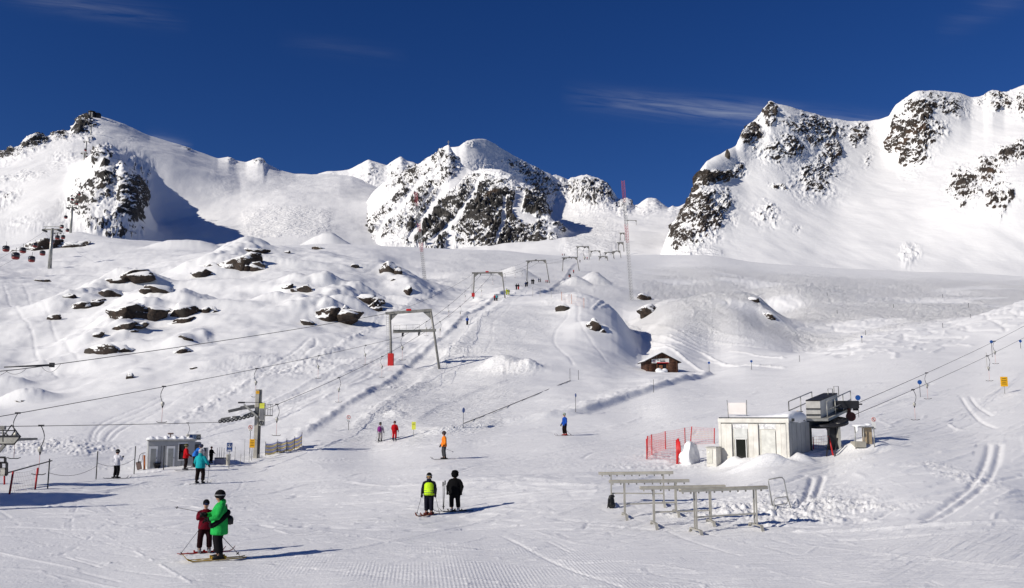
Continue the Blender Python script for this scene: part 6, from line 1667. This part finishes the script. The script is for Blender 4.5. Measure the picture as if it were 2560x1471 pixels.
# ------------------------------------------------------------------ people
def cloth(name, col, var=.25): return paint(name, col, .9, 0, var, 4, .03, .06)
SKIN = paint("skin", (.45, .25, .17), .55, 0, .1, 8)
C = {}
def cc(name, col):
    if name not in C: C[name] = cloth(name, col)
    return C[name]
def assign(me, mats, fn):
    for m in mats: me.materials.append(m)
    n = len(me.polygons); c = np.empty(n * 3); me.polygons.foreach_get("center", c); c = c.reshape(-1, 3)
    me.polygons.foreach_set("material_index", fn(c).astype(np.int32))
def ski_mesh(L=1.62, w=.085):
    m = MB(); vs, fs = [], []; n = 16
    for i in range(n + 1):
        q = i / n; y = -L * .45 + L * q
        z = .03 + (.16 * ((q - .88) / .12) ** 2 if q > .88 else 0) + (.02 * ((.05 - q) / .05) ** 2 if q < .05 else 0)
        ww = w * (.5 if q in (0, 1) else 1) * (1 + .25 * abs(q - .5))
        for x, dz in ((-ww / 2, 0), (ww / 2, 0), (ww / 2, -.018), (-ww / 2, -.018)): vs.append((x, y, z + dz))
    for i in range(n):
        a, b = i * 4, i * 4 + 4
        for j in range(4): fs.append((a + j, a + (j + 1) % 4, b + (j + 1) % 4, b + j))
    fs += [(3, 2, 1, 0), (n*4, n*4+1, n*4+2, n*4+3)]
    m._add(vs, fs, False)
    m.box((0, .0, .05), (.065, .36, .03)); m.box((0, .17, .08), (.06, .05, .06)); m.box((0, -.17, .08), (.06, .05, .06))
    return m
def person(px, py, hpx, yaw, label, jacket, trousers, boots=(.03, .03, .03), head='helmet', headcol=(.012, .012, .013), gloves=(.012, .012, .012), goggles=(.02, .02, .03),
           arms=None, lean=0.0, side=0.0, stance=.13, ski=None, ski_col=(.15, .03, .03), poles=None, extras=(), name="person", hood=None, long=.0, bulk=1.0, Y=None, knee=.04, skin_vis=True):
    """a standing skier; local frame: y is ahead, x to the right, z up.  arms: (right, left) each (elbow, wrist) in body units of a 1.75 m figure"""
    f = hit(px, py) if Y is None else Y
    H = hpx * f.y / FPX; k = H / 1.86                      # 1.86 m: 1.75 m of body + boot sole + helmet
    root = thing(name, label, "person", f, yaw, "skiers on the slopes")
    V = lambda x, y, z: Vector((x, y, z)) * k
    def tl(p):                                            # lean the upper body about the hips
        x, y, z = p; zz = z - .98
        if zz > 0:
            y, z = y + math.sin(lean) * zz, .98 + math.cos(lean) * zz - 0
            x += math.sin(side) * zz
        return V(x, y, z)
    z0 = .06
    hipz, kz, az = .95, .54, .14
    A = arms or (((.30, .02, 1.13), (.30, .18, .93)), ((-.30, .02, 1.13), (-.30, .18, .93)))
    # body: one continuous figure
    b = MB()
    b.tube([tl((0, 0, .92)), tl((0, .0, 1.08)), tl((0, .01, 1.28)), tl((0, 0, 1.42)), tl((0, .0, 1.50))], [.155 * k, .145 * k, .165 * k, .14 * k, .07 * k], 12, .72)
    b.tube([tl((0, .0, 1.44)), tl((0, .015, 1.58))], [.062 * k, .058 * k], 10)
    b.ball(tl((0, .03, 1.66)), .112 * k, (.84, .98, 1.14)); b.ball(tl((0, .118, 1.655)), .02 * k, (.8, 1, 1.2), 8, 6)
    b.ball(tl((0, .09, 1.60)), .045 * k, (1, .8, .7), 10, 6)
    for s in (-1, 1): b.ball(tl((s * .085, .02, 1.66)), .024 * k, (.5, .8, 1.2), 8, 6)
    for i, s in enumerate((1, -1)):
        el, wr = Vector(A[i][0]), Vector(A[i][1])
        b.tube([tl((s * .15, 0, 1.40)), tl((s * .20, 0, 1.39)), tl(el), tl(wr)], [.06 * k, .062 * k, .047 * k, .034 * k], 10)
        hx = s * (stance * .75 + .03)
        b.tube([V(s * .085, 0, .96), V(hx, knee, kz), V(s * stance, -.02, az)], [.10 * k, .066 * k, .05 * k], 10)
        b.tube([V(s * stance, -.05, .09), V(s * stance, .15, .075)], [.05 * k, .04 * k], 8)
    me = remesh(b, .028 * k, "body", 3); sk = SKIN
    assign(me, [sk], lambda c: np.zeros(len(c))); link("body", me, root)
    # trousers
    tr = MB()
    for s in (-1, 1):
        hx = s * (stance * .75 + .03)
        tr.tube([V(s * .075, 0, 1.0), V(s * .095, .0, .86), V(hx, knee, kz), V(s * stance, -.015, .19)], [.135 * k, .130 * k * bulk, .100 * k * (1 + (bulk - 1) * .4), .094 * k * (1 + (bulk - 1) * .4)], 12)
    tr.tube([V(-.08, 0, .97), V(.08, 0, .97)], .125 * k, 10); tr.tube([V(0, 0, .88), V(0, 0, 1.06)], [.14 * k, .155 * k], 12, .78)
    me = remesh(tr, .028 * k, "trousers"); me.materials.append(cc(*trousers)); link("trousers", me, root)
    # jacket
    jk = MB(); lo = .82 - long
    jk.tube([tl((0, 0, lo)) if lo > .98 else V(0, 0, lo), V(0, 0, .97), tl((0, .0, 1.12)), tl((0, .01, 1.30)), tl((0, 0, 1.43)), tl((0, .0, 1.51))], [.235 * k * bulk, .222 * k * bulk, .20 * k * bulk, .205 * k * bulk, .175 * k, .085 * k], 14, .80)
    for i, s in enumerate((1, -1)):
        el, wr = Vector(A[i][0]), Vector(A[i][1]); w2 = el.lerp(wr, .92)
        jk.tube([tl((s * .13, 0, 1.41)), tl((s * .205, 0, 1.385)), tl(el.lerp(Vector((s * .205, 0, 1.385)), .4)), tl(el), tl(w2)], [.08 * k, .088 * k, .080 * k * bulk, .070 * k * bulk, .054 * k], 12)
    if hood: jk.ball(tl((0, -.06, 1.52)), .12 * k, (1.05, .8, .8))
    me = remesh(jk, .026 * k, "jacket"); me.materials.append(cc(*jacket)); link("jacket", me, root)
    # gloves with five fingers, boots
    gm = cc("gloves_%02d" % int(sum(gloves) * 300), gloves)
    hands = []
    for i, s in enumerate((1, -1)):
        el, wr = tl(Vector(A[i][0])), tl(Vector(A[i][1])); d = (wr - el).normalized(); hands.append(wr + d * .085 * k)
        up = Vector((0, 0, 1)); sx = d.cross(up); sx = sx.normalized() if sx.length > .1 else Vector((1, 0, 0)); up = sx.cross(d)
        g = MB(); g.tube([wr - d * .05 * k, wr + d * .02 * k], [.056 * k, .046 * k], 10); g.ball(wr + d * .065 * k, .05 * k, (1, 1, .75), 10, 7)
        for j, (o_, L_) in enumerate(((-.033, .065), (-.011, .075), (.011, .07), (.033, .055))):
            b0 = wr + d * .095 * k + sx * o_ * k; b1 = b0 + d * L_ * .55 * k - up * .012 * k; b2 = b1 + d * L_ * .15 * k - up * .04 * k
            g.tube([b0, b1, b2], [.014 * k, .013 * k, .010 * k], 6)
        t0 = wr + d * .05 * k + sx * -.045 * k * s; g.tube([t0, t0 + d * .04 * k + sx * -.02 * k * s, t0 + d * .075 * k - up * .02 * k], [.016 * k, .014 * k, .011 * k], 6)
        g.build("glove", gm, root)
        bt = MB().tube([V(s * stance, -.03, .30), V(s * stance, -.035, .18), V(s * stance, -.03, .10)], [.068 * k, .062 * k, .07 * k], 10).tube([V(s * stance, -.11, .095), V(s * stance, .06, .09), V(s * stance, .17, .075)], [.055 * k, .056 * k, .04 * k], 8, .8).box(V(s * stance, .02, .05), (.10 * k, .31 * k, .03 * k))
        bt.build("boot", cc("boots_%03d" % int(boots[0] * 600 + boots[2] * 97), boots), root)
    # head gear
    hc = tl((0, .02, 1.685)); tilt = Matrix.Rotation(-lean * .6, 3, 'X')
    hm = cc("head_%03d" % int(headcol[0] * 500 + headcol[2] * 111), headcol)
    if head == 'helmet':
        hl = MB().ball(hc + V(0, -.005, .025), .138 * k, (.90, 1.05, .98), 16, 10)
        for s in (-1, 1): hl.ball(hc + V(s * .10, -.01, -.06), .055 * k, (.5, .9, 1.1), 8, 6)
        hl.build("helmet", hm, root)
        gg = MB().tube([hc + V(math.sin(a) * .128, math.cos(a) * .142 - .0, .0 + .02) for a in [i * math.pi / 8 for i in range(17)]], .016 * k, 6); gb = gg.build("goggle_strap", cc("strap", (.30, .30, .30)), root)
        MB().ball(hc + V(0, .112, .0), .055 * k, (1.45, .5, .8), 12, 8).build("goggles", cc("gog_%03d" % int(sum(goggles) * 200), goggles), root)
    elif head == 'hat':
        MB().ball(hc + V(0, -.005, .035), .125 * k, (.92, 1.02, 1.0), 14, 9).build("hat", hm, root)
        MB().ball(hc + V(0, .110, -.005), .05 * k, (1.5, .5, .75), 12, 8).build("goggles", cc("gog_%03d" % int(sum(goggles) * 200), goggles), root)
    elif head == 'hood':
        h_ = MB().ball(hc + V(0, -.01, .0), .165 * k, (.95, 1.05, 1.12), 16, 10); rr_ = random.Random(5)
        for i in range(60):
            a = rr_.uniform(0, 6.28); e_ = rr_.uniform(-.9, 1.1); h_.ball(hc + V(.155 * math.cos(a) * math.cos(e_), .16 * math.sin(a) * math.cos(e_), .17 * math.sin(e_)), .03 * k, (1, 1, 1), 6, 4)
        h_.build("fur_hood", hm, root)
    # skis
    if ski is not None:
        sm = cc("ski_%03d" % int(ski_col[0] * 500 + ski_col[1] * 300), ski_col)
        for s in (-1, 1):
            o = ski_mesh().build("ski", sm, root, V(s * stance, 0, 0)); o.scale = (k, k, k); o.rotation_euler = (0, 0, ski)
    R = Matrix.Rotation(yaw, 3, 'Z')
    Wd = lambda p: f + R @ Vector(p)
    if poles:
        for i, (which, tip, plabel) in enumerate(poles):
            hp = hands[which]; tp = V(*tip); d = (tp - hp).normalized(); gp = hp - d * .06 * k
            pr = thing("ski_pole", plabel, "ski pole", Wd(tp), 0, "ski poles")
            rel = (R @ (gp - tp)); MB().tube([(0, 0, 0), rel], .009 * max(k, f.y * .0009 / .9 * 1.0), 6).build("shaft", STEEL_D, pr)
            u = rel.normalized(); MB().tube([rel - u * .12 * k, rel + u * .02 * k], .02 * k, 6).build("grip", BLACK, pr)
            MB().lathe([(.045 * k, 0), (.045 * k, .012)], u * .07 * k, 10, u.to_track_quat('Z', 'Y').to_matrix()).build("basket", BLACK, pr)
    return root, k, V, tl, hands, Wd
DK = ("black_trousers", (.008, .008, .009)); 
# green jacket, facing left towards his companion
g = person(545, 1400, 168, math.radians(118), "skier in a bright green jacket with a black stripe and shoulder bag", ("green_jacket", (.02, .36, .07)), ("black_trousers", (.008, .008, .010)), ski=0.0, ski_col=(.45, .28, .03), hood=True, long=.16, bulk=1.24, goggles=(.03, .02, .02),
     arms=(((.30, .12, 1.16), (.18, .36, 1.17)), ((-.31, .10, 1.15), (-.20, .34, 1.08))), poles=[(0, (.30, -.62, .03), "ski pole held behind the green-jacket skier")])
root, k, V, tl, hands, Wd = g
ring_ = [V(.240 * math.cos(a) * 1.0, .205 * math.sin(a), 1.07 - .17 * math.sin(a)) for a in [i * 2 * math.pi / 24 for i in range(25)]]
sash = MB().tube(ring_, .078 * k, 8)
remesh_o = remesh(sash, .02 * k, "black_stripe"); remesh_o.materials.append(cc("black_trousers", (.008, .008, .01))); link("black_stripe", remesh_o, root)
fb = Wd(V(.02, -.27, 1.02)); bag = thing("shoulder_bag", "black shoulder bag behind the green-jacket skier's hip", "bag", fb, math.radians(118))
MB().ball((0, 0, 0), 1, (.13 * k, .10 * k, .13 * k), 12, 8).box((0, 0, -.02 * k), (.22 * k, .15 * k, .17 * k)).build("pouch", BLACK, bag, bevel=.02); MB().tube([(-.0, .0, .1 * k), (.02 * k, .06 * k, .22 * k), (.05 * k, .10 * k, .42 * k)], .015 * k, 6).build("strap", BLACK, bag)
person(510, 1383, 129, math.radians(-158), "skier in a dark red jacket pointing a ski pole to the left", ("maroon_jacket", (.13, .006, .015)), ("dark_maroon_trousers", (.020, .006, .008)), head='hat', headcol=(.008, .008, .012), ski=math.radians(95), ski_col=(.40, .02, .02), goggles=(.02, .03, .08), boots=(.25, .25, .26), bulk=1.06, stance=.16,
     arms=(((.27, .06, 1.18), (.13, .26, 1.36)), ((-.26, .16, 1.16), (-.10, .33, 1.20))), poles=[(0, (1.05, .55, 1.66), "ski pole stretched out to the left by the dark red skier"), (1, (.80, .30, .03), "ski pole lying low beside the dark red skier")])
# child in a yellow vest
g = person(1072, 1288, 103, math.radians(178), "child skier in a yellow-green safety vest and black helmet", ("navy_jacket", (.012, .014, .020)), ("navy_trousers", (.012, .012, .022)), ski=math.radians(-25), ski_col=(.16, .05, .03), goggles=(.45, .28, .08), boots=(.10, .02, .02), stance=.11, bulk=1.05,
     arms=(((.29, .0, 1.12), (.30, .14, .92)), ((-.29, .0, 1.12), (-.30, .14, .92))), poles=[(0, (.52, .12, .03), "ski pole in the vest child's hand on the left"), (1, (-.50, .18, .03), "ski pole in the vest child's hand on the right")])
root, k, V, tl, hands, Wd = g
vb = MB().tube([V(0, 0, .86), V(0, 0, 1.0), V(0, .005, 1.15), V(0, .01, 1.32), V(0, 0, 1.42)], [.252 * k, .242 * k, .225 * k, .222 * k, .16 * k], 16, .84)
ob = vb.build("safety_vest", cc("vest_yellow", (.55, .85, .03)), root)
for z in (.98, 1.06): MB().tube([V(0, 0, z - .014), V(0, 0, z + .014)], [(.2455 if z < 1 else .238) * k, (.2435 if z < 1 else .236) * k], 16, .84).build("reflective_band", cc("vest_grey", (.20, .26, .10)), ob)
MB().ball(V(0, .07, 1.50), .10 * k, (1.15, .8, 1.0)).build("scarf", cc("scarf_navy", (.012, .018, .03)), root)
# adult all in black
person(1137, 1279, 99, math.radians(168), "adult skier all in black with a furry hood and white boots", ("black_coat", (.006, .006, .007)), ("black_trousers", (.006, .006, .007)), head='hood', headcol=(.005, .005, .006), boots=(.55, .55, .56), ski=math.radians(-60), ski_col=(.03, .03, .035), stance=.16, bulk=1.30, long=.10, gloves=(.02, .02, .02),
     arms=(((.34, .0, 1.12), (.33, .10, .90)), ((-.34, .0, 1.12), (-.33, .08, .90))))
for i, (dx, lb) in enumerate(((0, "left of two ski poles planted beside the black-clad skier"), (7, "right of two ski poles planted beside the black-clad skier"))):
    b = hit(1108 + i * 1, 1274); kk = b.y / FPX
    pr = thing("ski_pole", lb, "ski pole", b, 0, "ski poles"); tip = Vector(((-1 + i * 4) * kk, 0, (66 + i * 3) * kk))
    MB().tube([(0, 0, 0), tip], .013, 6).build("shaft", STEEL_D, pr); MB().tube([tip * .84, tip], .028, 6).build("grip", BLACK, pr); MB().lathe([(.05, 0), (.05, .015)], (0, 0, .10), 10).build("basket", BLACK, pr)
# teal jacket from behind
person(499, 1210, 86, math.radians(-8), "skier in a turquoise jacket seen from behind in the left foreground", ("teal_jacket", (.015, .33, .36)), ("brown_black_trousers", (.012, .007, .007)), headcol=(.5, .48, .48), ski=math.radians(-4), ski_col=(.5, .5, .5), hood=True, bulk=1.15, stance=.17,
     arms=(((.34, .04, 1.12), (.36, .20, .98)), ((-.34, .04, 1.12), (-.36, .20, .98))), poles=[(0, (.44, .0, .03), "pale ski pole beside the turquoise skier")])
person(463, 1176, 65, math.radians(-62), "skier in a red jacket in front of the grey hut's window", ("red_jacket", (.42, .008, .012)), ("brown_black_trousers", (.012, .007, .007)), headcol=(.10, .09, .03), ski=0.0, ski_col=(.3, .3, .32), arms=(((.28, .06, 1.13), (.24, .28, 1.0)), ((-.28, .06, 1.13), (-.24, .26, 1.0))), bulk=1.05)
person(486, 1169, 61, math.radians(-50), "skier in a bright blue jacket bending forward in the queue", ("skyblue_jacket", (.03, .17, .60)), ("brown_black_trousers", (.012, .007, .007)), headcol=(.012, .02, .08), ski=0.0, ski_col=(.3, .3, .32), lean=.62, arms=(((.27, .20, 1.12), (.22, .40, 1.0)), ((-.27, .20, 1.12), (-.22, .40, 1.0))))
person(503, 1164, 52, math.radians(150), "skier in a white-grey jacket half hidden behind the turquoise skier", ("palegrey_jacket", (.55, .56, .58)), ("brown_black_trousers", (.012, .007, .007)), ski=None)
person(527, 1158, 41, math.radians(-30), "skier in a black jacket and red cap at the end of the queue", ("black_coat", (.006, .006, .007)), ("black_trousers", (.006, .006, .007)), head='hat', headcol=(.10, .012, .012), ski=None, bulk=1.15, arms=(((.3, .08, 1.14), (.22, .28, 1.08)), ((-.3, .04, 1.12), (-.28, .15, .95))))
person(290, 1197, 72, math.radians(-25), "skier in a white jacket holding up a phone between the dark posts", ("white_jacket", (.62, .62, .66)), ("black_trousers", (.006, .006, .007)), ski=math.radians(-65), ski_col=(.10, .10, .11), arms=(((.25, .14, 1.15), (.16, .30, 1.32)), ((-.27, .04, 1.13), (-.24, .18, .98))))
g = person(1110, 1149, 70, math.radians(112), "skier in an orange jacket and grey trousers gliding left", ("orange_jacket", (.75, .20, .02)), ("grey_trousers", (.06, .062, .068)), headcol=(.03, .008, .008), ski=0.0, ski_col=(.05, .05, .06), stance=.15,
     arms=(((.30, .0, 1.12), (.28, .15, .90)), ((-.30, .0, 1.12), (-.28, .12, .90))), poles=[(0, (.25, -.75, .45), "ski pole trailing behind the orange skier")])
person(1412, 1090, 57, math.radians(118), "skier in a royal blue jacket with red boots below the snow bank", ("royal_jacket", (.012, .06, .32)), ("brown_black_trousers", (.012, .007, .007)), head='hat', headcol=(.30, .36, .28), boots=(.42, .015, .01), ski=0.0, ski_col=(.3, .28, .28), stance=.17,
     arms=(((.30, .0, 1.12), (.28, .15, .90)), ((-.30, .0, 1.12), (-.28, .12, .90))), poles=[(0, (.2, -.75, .05), "ski pole trailing behind the blue skier with red boots")])
g = person(950, 1104, 48, math.radians(-10), "skier with a pink and purple rucksack seen from behind", ("plum_white_jacket", (.40, .34, .42)), ("pale_trousers", (.30, .28, .28)), head='helmet', ski=0.0, ski_col=(.2, .2, .2), poles=[(0, (.42, -.05, .03), "right pole of the purple-rucksack skier"), (1, (-.42, -.05, .03), "left pole of the purple-rucksack skier")])
root, k, V, tl, hands, Wd = g
MB().ball(V(0, -.24, 1.16), 1, (.19 * k, .14 * k, .28 * k)).ball(V(0, -.33, 1.06), 1, (.13 * k, .08 * k, .13 * k)).build("rucksack", cc("plum_pack", (.22, .03, .20)), root)
person(986, 1101, 48, math.radians(-12), "skier dressed all in red seen from behind", ("scarlet_jacket", (.40, .008, .012)), ("scarlet_trousers", (.45, .010, .015)), ski=0.0, ski_col=(.2, .2, .2), headcol=(.10, .01, .01), bulk=1.08, poles=[(0, (.42, -.05, .03), "right pole of the all-red skier"), (1, (-.42, -.05, .03), "left pole of the all-red skier")])
# dark figure at work behind the cabin's window
wp = CL(W * 0 + (w1 + w2) / 2 + .1, -.005, .30)

# lift riders and far skiers: too small to show parts
def far_person(px, py, hpx, top, legs, label, Yf=None, yaw=0.0):
    f = hit(px, py) if Yf is None else at(px, py, Yf)
    k = hpx * f.y / FPX / 1.80
    V = lambda x, y, z: Vector((x, y, z)) * k
    b = MB()
    for s in (-1, 1):
        b.tube([V(s * .09, 0, .98), V(s * .12, .02, .5), V(s * .12, 0, .06)], [.14 * k, .11 * k, .09 * k], 7)
        b.tube([V(s * .2, 0, 1.40), V(s * .29, .03, 1.14), V(s * .24, .2, .98)], [.09 * k, .08 * k, .06 * k], 7); b.tube([V(s * .12, -.1, .05), V(s * .12, .2, .05)], .05 * k, 6)
    b.tube([V(0, 0, .85), V(0, 0, 1.1), V(0, 0, 1.4), V(0, 0, 1.5)], [.21 * k, .20 * k, .21 * k, .08 * k], 9, .75); b.tube([V(0, 0, 1.5), V(0, 0, 1.6)], .07 * k, 7); b.ball(V(0, 0, 1.68), .13 * k, (1, 1, 1.05), 9, 7)
    me = remesh(b, .06 * k, "person", 2)
    assign(me, [cc(*top), cc(*legs), cc("far_dark", (.01, .01, .012))], lambda c: np.where(c[:, 2] > 1.54 * k, 2, np.where(c[:, 2] > .86 * k, 0, np.where(c[:, 2] < .14 * k, 2, 1))))
    o = link("person", me, None, f); o.rotation_euler = (0, 0, yaw)
    return tag(o, label, "person", "far skiers on the drag lift and slopes")
BL = ("far_black", (.012, .012, .014)); NV = ("far_navy", (.015, .03, .10)); RDc = ("far_red", (.38, .02, .02)); TL_ = ("far_teal", (.06, .25, .30)); YG = ("far_yellowgreen", (.38, .42, .03)); OL = ("far_olive", (.16, .20, .02)); GY = ("far_grey", (.25, .26, .28)); BLU = ("far_blue", (.02, .06, .28))
for a in [(1168, 813, 22, BLU, BL, "blue-clad skier riding alone on the drag-lift track"), (1237, 753, 17, RDc, BL, "red-jacket rider below the second portal, left of a pair"), (1242, 753, 17, TL_, BL, "turquoise-jacket rider below the second portal, right of a pair"),
          (1267, 738, 17, YG, YG, "yellow-green rider right of the second portal, left of a pair"), (1272, 738, 15, OL, YG, "olive rider right of the second portal, right of a pair"), (1291, 725, 16, BL, BL, "dark rider in the third pair, on the left"), (1296, 725, 16, BL, RDc, "rider with red legs in the third pair, on the right"),
          (1314, 718, 14, NV, BL, "navy rider at the third portal's left leg"), (1318, 717, 15, BL, BL, "black rider at the third portal's left leg"), (1330, 711, 14, BL, BL, "left rider of the pair inside the third portal"), (1334, 711, 14, BL, BL, "right rider of the pair inside the third portal"),
          (1347, 706, 11, NV, BL, "navy rider of the pair near the third portal's right leg"), (1351, 706, 11, GY, BL, "grey rider of the pair near the third portal's right leg"), (1365, 708, 8, RDc, BL, "red figure crouching left of the third portal's right foot"), (1369, 708, 8, RDc, BL, "red figure crouching at the third portal's right foot"),
          (1423, 695, 11, BL, RDc, "dark rider with red legs below the fourth portal"), (1426, 695, 10, BL, BL, "black rider below the fourth portal"), (1434, 684, 10, RDc, BL, "red-jacket rider beside the fourth portal's foot"), (1450, 657, 8, BL, BL, "lone dark rider between the fourth and fifth portals"), (1468, 650, 8, RDc, BL, "red-clad figure under the tallest far portal")]:
    far_person(*a[:5], a[5])
for px, lb in ((1406, "first of four tiny skiers on the glacier foot, from the left"), (1411, "second of four tiny skiers on the glacier foot, from the left"), (1416, "third of four tiny skiers on the glacier foot, from the left"), (1420, "last of four tiny skiers on the glacier foot, from the left")):
    far_person(px, 640, 6, BL if px % 2 else RDc, BL, lb)
